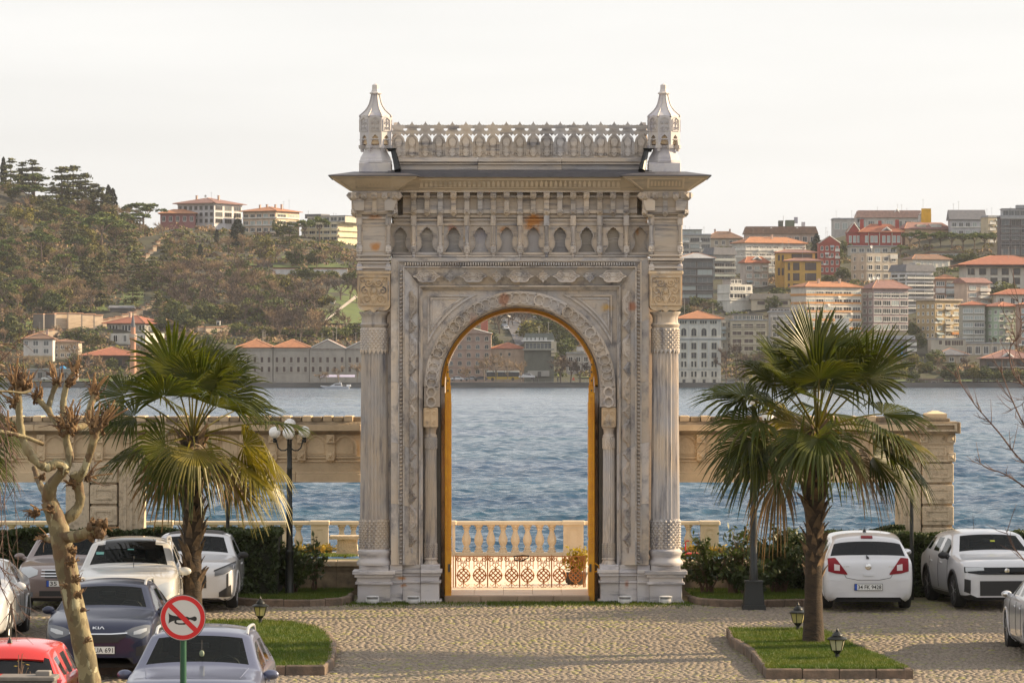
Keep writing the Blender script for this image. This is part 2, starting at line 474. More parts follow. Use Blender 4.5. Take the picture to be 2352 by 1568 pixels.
def grass_blades(name, xs, ys, zs, h=0.06, w=0.008, m=m_grass):
 n = len(xs); a = RNG.uniform(0, 2*PI, n); hh = h*RNG.uniform(0.5, 1.35, n); lean = RNG.normal(0, 0.35, (n, 2))*hh[:,None]
 V = np.zeros((n, 3, 3)); base = np.stack([xs, ys, zs], 1)
 d = np.stack([np.cos(a), np.sin(a), np.zeros(n)], 1)*w
 V[:,0] = base - d; V[:,1] = base + d; V[:,2] = base; V[:,2,0] += lean[:,0]; V[:,2,1] += lean[:,1]; V[:,2,2] += hh
 o = link(name, np_mesh(name, V.reshape(-1,3), 3, np.arange(n*3), m)); tag(o, kind='stuff')
 return o
n = 9000
gx = RNG.uniform(-3.4, 3.9, n); gyy = 80.1 - np.abs(RNG.normal(0, 0.42, n))
ok = np.ones(n, bool)
for poly in ISLANDS.values(): ok &= ~inside(poly, gx, gyy)
ok &= RNG.uniform(size=n) < 0.25 + 0.75*(np.sin(gx*1.7+0.6)*np.sin(gx*0.7+2) > -0.2)
grass_blades('grass', gx[ok], gyy[ok], -SLOPE*np.maximum(80-gyy[ok],0)+0.005, 0.05, 0.008)
def bed(key, top, label_kind, blades, stone_len=0.62, skip=None):
 """raised bed: kerb stones round the outline, soil sheet, grass"""
 poly = ISLANDS[key]
 cxm = sum(p[0] for p in poly)/len(poly); cym = sum(p[1] for p in poly)/len(poly)
 st = structure('grass_island')
 P = [Vector((p[0], p[1])) for p in poly]
 inn = [p + (Vector((cxm, cym)) - p).normalized()*0.10 for p in P]
 mb = MB(); mb.poly([(p.x, p.y) for p in inn], 0, 0.001, ax='z')
 mb.v = [(v[0], v[1], gz(v[1]) + top + (v[2])) for v in mb.v]
 mb.build('lawn', m_lawn, st)
 for i in range(len(P)):
  a, b = P[i], P[(i+1) % len(P)]
  if skip and i in skip: continue
  L_ = (b-a).length; k = max(1, round(L_/stone_len)); d = (b-a)/L_; nn = Vector((-d.y, d.x))
  if nn.dot(Vector((cxm, cym)) - (a+b)/2) < 0: nn = -nn
  for q in range(k):
   p = a + d*(L_*q/k + 0.006); e = a + d*(L_*(q+1)/k - 0.006)
   z0 = min(gz(p.y), gz(e.y)) - 0.1; zt = top + 0.015 + random.uniform(-0.008, 0.01)
   w = 0.13 + random.uniform(-0.01, 0.01); j = random.uniform(-0.008, 0.008)
   o = Vector((p.x, p.y, 0))
   ch = 0.022
   def ring(off0, off1, dz, sh):
    A = p + d*sh + nn*off0; B = e - d*sh + nn*off0; Cc = e - d*sh + nn*off1; D = p + d*sh + nn*off1
    return [(A.x,A.y,gz(p.y)+dz),(B.x,B.y,gz(e.y)+dz),(Cc.x,Cc.y,gz(e.y)+dz),(D.x,D.y,gz(p.y)+dz)]
   mb = MB().loft([ring(j, w, -0.08, 0), ring(j, w, zt-ch, 0), ring(j+ch, w-ch, zt, ch*0.6)])
   mb.build('kerb_stone', m_kerb, st)
 bx = [p[0] for p in poly]; by = [p[1] for p in poly]
 n = int(blades*2.2)
 xs = RNG.uniform(min(bx), max(bx), n); ys = RNG.uniform(min(by), max(by), n)
 okk = inside([(p.x, p.y) for p in inn], xs, ys)
 xs, ys = xs[okk][:blades], ys[okk][:blades]
 grass_blades('grass', xs, ys, -SLOPE*np.maximum(80-ys,0)+top, 0.055, 0.007)
 return st
bed('left', 0.15, 'l', 42000)
bed('right', 0.15, 'r', 42000)
bed('gate_left', 0.13, 'gl', 12000, 0.42, skip=(6,7,8))
bed('gate_right', 0.13, 'gr', 12000, 0.42, skip=(0,5,6))
terrace = structure('terrace')
MB().box(-3.3, 3.6, 83.82, 97.6, -0.5, 0.105).build('bedding', m_quay, terrace)
yy = 83.9; r0 = 0
while yy < 97.5:
 d = min(0.9, 97.58-yy)
 xx = -3.3 + (0.45 if r0 % 2 else 0)
 while xx < 3.55:
  w = min(0.9, 3.58-xx)
  MB().bbox(xx+0.004, xx+w-0.004, yy+0.004, yy+d-0.004, 0.09, 0.12+random.uniform(-.002,.002), 0.004).build('paving_slab', m_terrace, terrace)
  xx += w
 yy += d; r0 += 1
passage = structure('path')
for k in range(8):
 for q in range(5):
  MB().bbox(-1.33+q*0.58+0.003, -1.33+(q+1)*0.58-0.003, 80.75+k*0.385+0.003, 80.75+(k+1)*0.385-0.003, -0.2, 0.12+random.uniform(-.002,.002), 0.004).build('paving_slab', m_terrace, passage)
for k in range(4):
 MB().bbox(-1.32+k*0.71+0.004, -1.32+(k+1)*0.71-0.004, 80.42, 80.748, -0.15, 0.115, 0.012).build('threshold_stone', mat('threshold', (0.40,0.29,0.20), 0.8, col2=(0.28,0.20,0.14), scale=3, bump=0.4, world=True, vary=0.1), passage)
for sx, x0, x1 in ((-1, -14, -3.3), (1, 3.6, 14)):
 mb = MB(); n0 = 12
 ysn = np.linspace(84.4, 97.4, n0)
 vs = []; fs = []
 for i, yv in enumerate(ysn):
  t = (yv-84.4)/13.0; z = 0.70*(1-t)+0.14*t
  vs += [(x0, yv, z), (x1, yv, z)]
 for i in range(n0-1): fs.append((2*i, 2*i+1, 2*i+3, 2*i+2))
 mb.add(vs, fs); o = mb.build('lawn', m_lawn, recalc=False); tag(o, kind='structure')
 nb = 26000
 xs = RNG.uniform(max(x0,-8), min(x1,8.5), nb); ysb = 84.4 + 13*RNG.uniform(0, 1, nb)**1.2; t = (ysb-84.4)/13
 grass_blades('grass', xs, ysb, 0.70*(1-t)+0.14*t, 0.05, 0.010)
tag(MB().box(-60, 60, 98.5, 98.9, -4.5, -0.05).build('quay', m_quay), kind='structure')
# ---- water
def water_material():
 m = bpy.data.materials.new('sea_water'); m.use_nodes = True
 nt = m.node_tree; n = nt.nodes; L = nt.links; b = n['Principled BSDF']
 b.inputs['Base Color'].default_value = (0.012, 0.045, 0.085, 1)
 b.inputs['Roughness'].default_value = 0.12; b.inputs['IOR'].default_value = 1.333
 g = n.new('ShaderNodeNewGeometry')
 mp = n.new('ShaderNodeMapping'); mp.inputs['Scale'].default_value = (0.8, 1.5, 1); mp.inputs['Rotation'].default_value = (0,0,R(18))
 L.new(g.outputs['Position'], mp.inputs['Vector'])
 t1 = n.new('ShaderNodeTexNoise'); t1.inputs['Scale'].default_value = 3.6; t1.inputs['Detail'].default_value = 4; t1.inputs['Roughness'].default_value = 0.6
 t2 = n.new('ShaderNodeTexNoise'); t2.inputs['Scale'].default_value = 0.6; t2.inputs['Detail'].default_value = 2
 L.new(mp.outputs[0], t1.inputs['Vector']); L.new(mp.outputs[0], t2.inputs['Vector'])
 ad = n.new('ShaderNodeMath'); ad.operation = 'MULTIPLY_ADD'; ad.inputs[1].default_value = 3.0
 L.new(t2.outputs['Fac'], ad.inputs[0]); L.new(t1.outputs['Fac'], ad.inputs[2])
 bp = n.new('ShaderNodeBump'); bp.inputs['Strength'].default_value = 0.75; bp.inputs['Distance'].default_value = 0.10
 L.new(ad.outputs[0], bp.inputs['Height']); bs = n.new('ShaderNodeMapRange'); bs.inputs['From Min'].default_value = .38; bs.inputs['From Max'].default_value = .62; bs.inputs['To Min'].default_value = .45; bs.inputs['To Max'].default_value = 1.0; L.new(bp.outputs[0], b.inputs['Normal'])
 t3 = n.new('ShaderNodeTexNoise'); t3.inputs['Scale'].default_value = 0.02; t3.inputs['Detail'].default_value = 3
 mp3 = n.new('ShaderNodeMapping'); mp3.inputs['Scale'].default_value = (0.4, 1, 1); L.new(g.outputs['Position'], mp3.inputs['Vector']); L.new(mp3.outputs[0], t3.inputs['Vector'])
 mx = n.new('ShaderNodeMix'); mx.data_type = 'RGBA'; mx.inputs['A'].default_value = (0.010,0.042,0.100,1); mx.inputs['B'].default_value = (0.015,0.062,0.105,1)
 mr = n.new('ShaderNodeMapRange'); mr.inputs['From Min'].default_value = 0.35; mr.inputs['From Max'].default_value = 0.65
 L.new(t3.outputs['Fac'], mr.inputs['Value']); L.new(mr.outputs[0], mx.inputs['Factor']); L.new(mx.outputs['Result'], b.inputs['Base Color'])
 mp4 = n.new('ShaderNodeMapping'); mp4.inputs['Scale'].default_value = (.12,1,1); L.new(g.outputs['Position'], mp4.inputs['Vector']); t4 = n.new('ShaderNodeTexNoise'); t4.inputs['Scale'].default_value = .035; t4.inputs['Detail'].default_value = 3; L.new(mp4.outputs[0], t4.inputs['Vector'])
 L.new(t4.outputs['Fac'], bs.inputs['Value']); L.new(bs.outputs[0], bp.inputs['Strength'])
 return m
m_water = water_material()
rows = [98.6]
while rows[-1] < 1238:
 yv = rows[-1]
 rows.append(yv + (0.11 if yv < 140 else 0.11*(yv/140)**1.45))
rows = np.array(rows)
sc = np.concatenate([[-12,-4,-1.2,-0.5,-0.28], np.linspace(-0.165, 0.165, 560), [0.28,0.5,1.2,4,12]])
Yg, Sg = np.meshgrid(rows, sc, indexing='ij')
Xg = np.clip(Sg*Yg, -1690, 1690)
dyr = np.gradient(rows)[:,None]
dxr = (0.33/560)*rows[:,None]
Zg = np.full(Xg.shape, Z_SEA); Xo = Xg.copy(); Yo = Yg.copy()
rw = np.random.default_rng(3)
inner = (np.abs(Sg) < 0.17)
for k in range(80):
 lam = 0.45 * (4.6/0.45)**rw.uniform() ; kk = 2*PI/lam
 th = R(-62) + rw.normal(0, 0.55)          # the wind sea runs obliquely towards the quay
 kx, ky = kk*math.cos(th), kk*math.sin(th)
 amp = 0.0108*lam**0.78 * rw.uniform(0.6, 1.3)
 lx, ly = abs(2*PI/(kx+1e-9)), abs(2*PI/(ky+1e-9))
 fade = np.clip((ly/dyr - 2.2)/2.0, 0, 1) * np.clip((lx/dxr - 2.2)/2.0, 0, 1)
 ph = kx*Xg + ky*Yg + rw.uniform(0, 2*PI)
 grp = 0.65 + 0.35*np.sin(0.13*kx*Xg + 0.11*ky*Yg + 0.05*Xg + rw.uniform(0, 6))
 a = amp*fade*grp*inner
 Zg += a*np.cos(ph)
 Xo -= a*0.9*math.cos(th)*np.sin(ph); Yo -= a*0.9*math.sin(th)*np.sin(ph)
V = np.stack([Xo, Yo, Zg], -1).reshape(-1, 3)
nr, nc = Xg.shape
ii = (np.arange(nr-1)[:,None]*nc + np.arange(nc-1)[None]).ravel()
idx = np.stack([ii, ii+1, ii+nc+1, ii+nc], 1)
tag(link('water', np_mesh('water', V, 4, idx, m_water, True)), kind='structure')
print('water verts', len(V))
# ---- far shore terrain
RIDGE_Y = 1700.0
_ru = [-1500,-500,-200,0,100,200,270,330,420,560,700,830,1000,1194,1400,1560,1700,1900,2100,2352,2700,3500]
_rv = [520,430,405,425,455,478,500,528,522,535,548,566,640,690,640,572,566,552,528,505,470,520]
def ridge_z(X):
 u = HU + np.asarray(X)*F/RIDGE_Y
 return CZ + (HV - np.interp(u, _ru, _rv))*RIDGE_Y/F
ZQ = -0.9
def terr(X, Y):
 t = np.clip((np.asarray(Y) - 1262)/(RIDGE_Y-1262), 0, 1)
 g = t**1.05
 z = ZQ + (ridge_z(X) - ZQ)*g
 return z + np.clip(np.asarray(Y)-RIDGE_Y, 0, None)*0.0
def ground_at(u, v):
 """distance at which the sight line through (u,v) meets the far slope"""
 Ys = np.linspace(1236, RIDGE_Y+40, 500)
 Xs = (u-HU)*Ys/F
 vv = HV - (terr(Xs, Ys) - CZ)*F/Ys
 k = np.argmax(vv <= v)
 if vv[k] > v: k = len(Ys)-1
 return float(Ys[k])
m_hill = mat('hillside', (0.030,0.026,0.016), 0.95, col2=(0.040,0.042,0.014), scale=0.035, contrast=(0.42,0.6), bump=0.5, bscale=0.5, world=True)
tx = np.concatenate([np.linspace(-1600,-420,14), np.linspace(-400,400,120), np.linspace(420,1600,14)])
ty = np.concatenate([np.linspace(1233, 1262, 5), np.linspace(1270, 1700, 70), np.linspace(1760, 3200, 12)])
TY, TX = np.meshgrid(ty, tx, indexing='ij')
TZ = terr(TX, TY) + (RNG.normal(0, 0.5, TX.shape))*(TY > 1275)
nr, nc = TX.shape
ii = (np.arange(nr-1)[:,None]*nc + np.arange(nc-1)[None]).ravel()
tag(link('hill', np_mesh('hill', np.stack([TX,TY,TZ],-1).reshape(-1,3), 4, np.stack([ii,ii+1,ii+nc+1,ii+nc],1), m_hill, True)), kind='structure')
m_fquay = mat('far_quay', (0.20,0.18,0.165), 0.9, col2=(0.10,0.095,0.09), scale=0.25, stretch=(0.25,1,2.5), world=True)
mb = MB().box(-1600, 1600, 1231.4, 1233.5, -4, -1.15)
mb.box(-1600, 1600, 1231.2, 1233.6, -1.149, -0.85)
far_quay = mb.build('quay', m_fquay); tag(far_quay, kind='structure')
mb = MB().box(-1600, 1600, 1240, 1256, -1.2, -0.84)
tag(mb.build('road', mat('far_asphalt', (0.07,0.07,0.07), 0.9, col2=(0.05,0.05,0.05), scale=0.3, world=True)), kind='structure')
# ------------------------------------------------------------------ the stone gate
GX = 18*80/F
RUST, ORANGE, OCHRE = (0.38,0.13,0.06), (0.50,0.20,0.03), (0.55,0.32,0.05)
def gp(u, v): return (X_(u, 80.3), Z_(v, 80.3))
ST = []
for (u, v, sx, sz, c_, a) in [(1225,510,.26,.16,ORANGE,.9),(1232,528,.12,.14,ORANGE,.8),(866,566,.13,.10,ORANGE,.8),(868,500,.18,.05,ORANGE,.6),(1041,528,.12,.12,RUST,.7),(1160,528,.14,.08,ORANGE,.6),
  (1286,535,.12,.10,OCHRE,.6),(1464,533,.06,.10,ORANGE,.6),(935,609,.16,.05,RUST,.7),(1330,606,.6,.05,RUST,.55),(1159,690,.13,.16,RUST,.65),(1088,740,.13,.20,RUST,.45),(1395,704,.16,.10,OCHRE,.8),
  (1451,704,.09,.12,RUST,.75),(1448,865,.10,.14,RUST,.6),(925,1326,.16,.05,ORANGE,.8),(928,1343,.09,.05,ORANGE,.7),(1440,1342,.06,.10,RUST,.75),(1352,1372,.20,.09,RUST,.5),(1072,548,.08,.05,OCHRE,.6)]:
 px, pz = gp(u, v); ST.append((px, pz, sx, sz, c_, a))
ST_UP = [s for s in ST if s[1] > 6.4]; ST_MID = [s for s in ST if 5.0 < s[1] <= 6.4]; ST_RING = [s for s in ST if 4 < s[1] <= 6.3]; ST_LOW = [s for s in ST if s[1] < 1.2]
mg_h = marble('marble_bedded', (0.35,0.6,3.2), stains=ST_UP, warm=0.06)
mg_v = marble('marble_upright', (3.0,3.0,0.35), stains=[])
mg_f = marble('marble_frame', (1.2,1.2,1.0), stains=ST_MID)
mg_r = marble('marble_arch', (1.2,1.2,1.0), stains=ST_RING, warm=0.03)
mg_l = marble('marble_base', (0.4,0.4,2.2), stains=ST_LOW, base=(0.56,0.54,0.57), beige=(0.60,0.55,0.52))
mg_c = marble('marble_carved', (1.0,1.0,1.0), warm=0.22, base=(0.56,0.44,0.31), beige=(0.64,0.48,0.31), bump=0.5)
mg_w = marble('marble_white', (1.0,1.0,0.6), warm=-0.1, base=(0.56,0.53,0.53), beige=(0.62,0.55,0.48), vein=(0.38,0.36,0.42), bump=0.15)
m_lead = mat('lead_sheet', (0.11,0.105,0.12), 0.5, metal=0.3, col2=(0.10,0.10,0.11), scale=4, world=True)
m_gilt = mat('ochre_painted_iron', (0.78,0.37,0.010), 0.42, col2=(0.66,0.27,0.008), scale=6, bump=0.15)
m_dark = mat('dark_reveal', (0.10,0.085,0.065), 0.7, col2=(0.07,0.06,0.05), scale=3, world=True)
mg_k = marble('marble_cornice', (0.35,0.6,2.4), warm=0.1, base=(0.62,0.545,0.455), beige=(0.70,0.59,0.46), vein=(0.38,0.33,0.28))  # beiger stone, with the coves' warm bounce light put into the colour
gate = thing('stone_gate', 'monumental carved grey marble gate with round arch, cresting and two white corner turrets', 'gate', (GX, 80, 0))
def D(d, y=0.0): return d*(80+y)/F
def U(u, y=0.0): return (u-HU)*(80+y)/F - GX
def Zv(v, y=0.0): return CZ + (HV-v)*(80+y)/F
GD = 3.2                                   # depth of the gate
def gpart(mb, name, m=mg_f, parent=None, smooth=None): return mb.build(name, m, parent or gate, smooth)
def mirror(mb):
 o = MB(); o.v = [(-x,y,z) for x,y,z in mb.v]; o.f = [tuple(reversed(f)) for f in mb.f]; return o
def both(mb, name, m=mg_f, smooth=None):
 a = gpart(mirror(mb), name, m, None, smooth); b = gpart(mb, name, m, None, smooth); return a, b
def blk(mb, d0, d1, v0, v1, y0, y1, b=0.0):
 """block between distances d0<d1 from the axis (right side), photo heights v0 (top) > v1, depth y0..y1"""
 x0, x1 = D(d0, y0), D(d1, y0); z0, z1 = Zv(v1, y0), Zv(v0, y0)
 return mb.bbox(x0, x1, y0, y1, z0, z1, b) if b else mb.box(x0, x1, y0, y1, z0, z1)
# --- piers behind the frame (body of the gate), passage walls
for sx in (-1, 1):
 b = MB(); blk(b, 200, 296, 600, 1384, 0.62, GD-0.25)
 gpart(b if sx > 0 else mirror(b), 'pier', mg_f)
b = MB(); b.box(-D(296), D(296), 0.62, GD-0.25, Zv(690), Zv(441)); gpart(b, 'attic_wall', mg_h)
for sx in (-1, 1):
 b = MB(); b.box(D(297), D(318, 1.4), 1.2, GD-0.9, Zv(1384), Zv(600)); gpart(b if sx > 0 else mirror(b), 'pier_return', mg_f)
b = MB(); b.box(-D(290), D(290), 0.315, 0.619, Zv(512.3), Zv(494)); gpart(b, 'frieze_band', mg_h)
# --- plinth of each pier, in stepped mouldings, each course a block
for (d0, d1, yo) in ((186, 228, 0.16), (228, 270, 0.22), (270, 299, 0.10)):
 for (v0, v1, e) in ((1378,1385,0.05),(1339,1378,0.0),(1334,1339,0.035),(1323,1334,0.0),(1316,1323,0.03),(1308,1316,0.06),(1297,1308,0.015)):
  b = MB(); ee = e*118
  b.bbox(D(d0)-(e if d0 == 186 else -0.001), D(d1)-0.001+(0 if d1 < 299 else e*0.3), yo-e, 0.7, Zv(v1), Zv(v0)-0.001, 0.008)
  both(b, 'plinth_course', mg_l)
# --- frame round the portal: U-shaped mitred bands
def uband(d1, d0, vt1, vt0, y1, y0, yb, name, m=mg_f, vb=1297):
 """sloped band from outer edge (d1, top vt1, depth y1) to inner edge (d0, top vt0, depth y0); split in left, right and top stones"""
 o = [(D(d1,y1), y1, Zv(vb,y1)), (D(d1,y1), y1, Zv(vt1,y1))]
 i = [(D(d0,y0), y0, Zv(vb,y0)), (D(d0,y0), y0, Zv(vt0,y0))]
 bk = lambda p: (p[0], yb, p[2])
 nst = 5
 for sx in (-1, 1):
  for k in range(nst):
   t0, t1 = k/nst, (k+1)/nst
   def lerp(a, b, t, g): return (a[0], a[1], a[2] + (b[2]-a[2])*t + g)
   A, B = lerp(o[0], o[1], t0, .002), lerp(o[0], o[1], t1, -.002 if k < nst-1 else 0)
   Cc, Dd = lerp(i[0], i[1], t1, -.002 if k < nst-1 else 0), lerp(i[0], i[1], t0, .002)
   mb = MB().loft([[A,B,Cc,Dd],[bk(A),bk(B),bk(Cc),bk(Dd)]])
   gpart(mb if sx > 0 else mirror(mb), name, m)
 for k in range(4):
  t0, t1 = -1 + k/2, -1 + (k+1)/2
  A = (o[1][0]*t0, y1, o[1][2]); B = (o[1][0]*t1, y1, o[1][2]); Cc = (i[1][0]*t1, y0, i[1][2]); Dd = (i[1][0]*t0, y0, i[1][2])
  gpart(MB().loft([[A,B,Cc,Dd],[bk(A),bk(B),bk(Cc),bk(Dd)]]), name, m)
uband(296, 280, 592, 599, 0.03, 0.03, 0.64, 'outer_moulding')
uband(279.6, 277, 599.3, 601, -0.0, -0.0, 0.64, 'fillet')
uband(277, 269, 601, 612, 0.06, 0.06, 0.64, 'dentil_bed')
uband(268.6, 265, 612.3, 614.5, 0.02, 0.02, 0.64, 'fillet')
uband(264.6, 232, 615, 655, 0.07, 0.24, 0.645, 'splayed_band')
uband(231.6, 228.5, 655.4, 659, 0.20, 0.20, 0.645, 'fillet')
uband(228.2, 223, 659.3, 666, 0.25, 0.30, 0.645, 'inner_moulding')
for sx in (-1, 1):
 mb = MB(); v = 620.0
 while v < 1290:
  z0, z1 = Zv(v+6.2, .02), Zv(v, .02); x0, x1 = D(269.2), D(276.6)
  mb.loft([[(x0,.062,z0+.012),(x1,.062,z0),(x1,.062,z1),(x0,.062,z1-.004)],[(x0+.008,-.006,z0+.03),(x1-.006,-.006,z0+.014),(x1-.006,-.006,z1-.016),(x0+.008,-.006,z1-.016)]])
  v += 8.9
 gpart(mb if sx > 0 else mirror(mb), 'dentil_strip', mg_f)
mb = MB(); n = 92
for k in range(n):
 x = D(-266 + 532*(k+0.5)/n)
 mb.loft([[(x-.018,.062,Zv(611)),(x+.018,.062,Zv(611)),(x+.018,.062,Zv(602)),(x-.018,.062,Zv(602))],[(x-.006,.004,Zv(609.5)),(x+.006,.004,Zv(609.5)),(x+.016,.004,Zv(603)),(x-.016,.004,Zv(603))]])
gpart(mb, 'bead_strip', mg_f)
def cart_outline(w, h, big):
 pts = []
 n = 40
 for k in range(n):
  a = 2*PI*k/n
  r = 1 + 0.10*math.cos(6*a) if big else 1 + 0.09*math.cos(8*a)
  x, z = math.sin(a), math.cos(a)
  if big:
   x *= 1 - 0.42*abs(z)**2.2; 
  else:
   q = abs(x)+abs(z); x /= q**0.85; z /= q**0.85
  pts.append((x*w/2*r, z*h/2*r))
 return pts
def curl(mb, cx, cz, r0, turns, a0, sgn, y, rad=0.006, n=14, stretch=1.0):
 path = []
 for k in range(n):
  t = k/(n-1); a = a0 + sgn*turns*2*PI*t; r = r0*(1-0.85*t)
  path.append((cx + r*math.cos(a), y, cz + r*math.sin(a)*stretch))
 mb.tube(path, rad, 4, True)
def cartouche(w, h, big):
 o = cart_outline(w, h, big); mb = MB()
 mb.poly(o, -0.034, 0.015)
 ins = [(x*0.80, z*0.82) for x, z in o]
 ring = o + []
 mb.poly([(x*0.97, z*0.97) for x, z in o], -0.056, -0.033, holes=[[(x*0.84, z*0.86) for x, z in o]])
 rr = w*0.17
 for sx in (-1, 1):
  for sz in (-1, 1):
   curl(mb, sx*w*0.17, sz*h*0.16, rr, 1.1, PI/2*sz, sx*sz, -0.038, 0.013, 9)
   if big: curl(mb, sx*w*0.10, sz*h*0.30, rr*0.6, 1.0, -PI/2*sz, -sx*sz, -0.038, 0.011, 8)
 mb.tube([(0,-0.038,-h*0.38),(0,-0.038,h*0.38)], 0.012, 4)
 mb.ball((0,-0.026,0), w*0.08, 8, 4, (1,0.4,1))
 return mb.mesh('cartouche', mg_f, None, False)
cb = cartouche(0.26, 0.50, True); cs = cartouche(0.225, 0.25, False); lk = MB().poly([(-.02,-.05),(.02,-.05),(.012,0),(.02,.05),(-.02,.05),(-.012,0)], -0.014, 0.02).mesh('cartouche_link', mg_f)
slope_a = math.atan2(0.17, D(32))
for sx in (-1, 1):
 v = 716; k = 0
 vs_ = [(709,0),(766,1),(823,0),(881,1),(938,0),(994,1),(1048,0),(1099,1),(1149,0),(1199,1),(1245,0)]
 vv_ = 700.0; seq = []
 while vv_ < 1280:
  seq.append((vv_, k % 2)); vv_ += 49; k += 1
 for (vq, kind) in seq:
  x = sx*D(248.5, .15)
  o = link('cartouche', cb if kind == 0 else cs, gate, (x, 0.145, Zv(vq, .15)), (0, 0, 0))
  o.rotation_euler = (0, 0, sx*slope_a)
  link('cartouche_link', lk, gate, (x, 0.15, Zv(vq+24.5, .15)), (0,0,sx*slope_a))
for k in range(-4, 5):
 x = D(k*53.5); kind = abs(k) % 2
 o = link('cartouche', cb if kind == 0 else cs, gate, (x, 0.145, Zv(634.5, .15)))
 o.rotation_euler = (-math.atan2(.17, .33)*0.0, R(90), 0)
 o.rotation_euler = (0, R(90), 0)
# --- spandrels with raised triangular borders, arch ring
AC = 888.0                                     # height of the arch centre in the photograph
def arc(r, a0, a1, n, y): return [(D(r*math.cos(a), y), Zv(AC - r*math.sin(a), y)) for a in np.linspace(a0, a1, n)]
ys_ = 0.36
for sx in (-1, 1):
 pts = [(D(223,ys_), Zv(666,ys_)), (0, Zv(666,ys_))] + [(0, Zv(AC-219,ys_))] + list(reversed(arc(219, 0, PI/2, 24, ys_)))[1:] + [(D(223,ys_), Zv(AC,ys_))]
 mb = MB(); mb.poly(pts, ys_, 0.63)
 gpart(mb if sx > 0 else mirror(mb), 'spandrel', mg_f)
 def sp_border(o1, w1):
  Rr = 219 + o1
  q = [(D(223-o1*0.8,ys_), Zv(666+o1*0.8,ys_))]
  a_top = math.asin(min(1, (AC-666-o1*0.8)/Rr)); a_lo = math.acos(min(1, (223-o1*0.8)/Rr))
  return q + [(D(Rr*math.cos(a),ys_), Zv(AC-Rr*math.sin(a),ys_)) for a in np.linspace(a_top, a_lo, 18)]
 for o1, dep in ((14, 0.035), (22, 0.02)):
  outer = sp_border(o1, 0); inner_ = sp_border(o1+4.5, 0)
  mb = MB().poly(outer, ys_-dep, ys_-0.001, holes=[inner_])
  gpart(mb if sx > 0 else mirror(mb), 'spandrel_border', mg_f)
NV, PER = 9, 4
r1, r0 = 220.0, 187.0
yR = 0.27
for k in range(NV):
 a0 = PI*k/NV + 0.002; a1 = PI*(k+1)/NV - 0.002
 mb = MB()
 n = 10
 O = arc(r1, a0, a1, n, yR); I = arc(r0, a0, a1, n, yR)
 mb.poly(O + I[::-1], yR, 0.66)
 O = arc(r1-1, a0, a1, n, yR); I = arc(r1-5, a0, a1, n, yR); mb.poly(O + I[::-1], yR-0.03, yR+0.01)
 O = arc(r0+5, a0, a1, n, yR); I = arc(r0+1, a0, a1, n, yR); mb.poly(O + I[::-1], yR-0.02, yR+0.01)
 for q in range(PER):
  a = a0 + (a1-a0)*(q+0.5)/PER; rc = (r0+r1)/2
  ew, eh = (a1-a0)/PER*0.70*rc, 13.2
  def ell(s):
   return [(D((rc+eh*s*math.cos(t))*math.cos(a)-(ew*s*math.sin(t))*math.sin(a), yR), Zv(AC-((rc+eh*s*math.cos(t))*math.sin(a)+(ew*s*math.sin(t))*math.cos(a)), yR)) for t in np.linspace(0, 2*PI, 18, endpoint=False)]
  mb.poly(ell(1.0), yR-0.034-0.008*q, yR-0.001, holes=[ell(0.80)])
 gpart(mb, 'voussoir', mg_r)
for sx in (-1, 1):         # stilted part of the arch below the springing
 mb = MB(); mb.box(D(r0,yR), D(r1,yR), yR, 0.66, Zv(934,yR), Zv(AC,yR)-0.004)
 for q in range(2):
  cz_, cx_ = Zv(AC+12+q*22, yR), D((r0+r1)/2, yR)
  e = lambda s: [(cx_+0.105*s*math.cos(t), cz_+0.115*s*math.sin(t)) for t in np.linspace(0, 2*PI, 18, endpoint=False)]
  mb.poly(e(1), yR-0.055-0.01*q, yR-0.001, holes=[e(0.66)])
 gpart(mb if sx > 0 else mirror(mb), 'voussoir', mg_r)
def ring(rA, rB, y0, y1, name, m, vb=1384, n=40):
 O = [(D(rA,y0), Zv(vb,y0))] + arc(rA, 0, PI, n, y0) + [(-D(rA,y0), Zv(vb,y0))]
 I = [(D(rB,y0), Zv(vb,y0))] + arc(rB, 0, PI, n, y0) + [(-D(rB,y0), Zv(vb,y0))]
 mb = MB()
 vs, fs = [], []
 for (a, b) in zip(O, I):
  vs += [(a[0],y0,a[1]),(b[0],y0,b[1]),(b[0],y1,b[1]),(a[0],y1,a[1])]
 for k in range(len(O)-1):
  for q in range(4):
   fs.append((4*k+q, 4*k+(q+1)%4, 4*k+4+(q+1)%4, 4*k+4+q))
 mb.add(vs, fs); return gpart(mb, name, m, None, 40)
ring(187.5, 184, 0.33, 0.9, 'arch_bead', mg_r, 934)
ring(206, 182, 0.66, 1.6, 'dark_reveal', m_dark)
ring(205, 173, 1.61, 2.2, 'arch_frame', m_gilt, 884, 48)
ring(204, 171.5, 2.21, 2.9, 'passage_vault', mg_r)
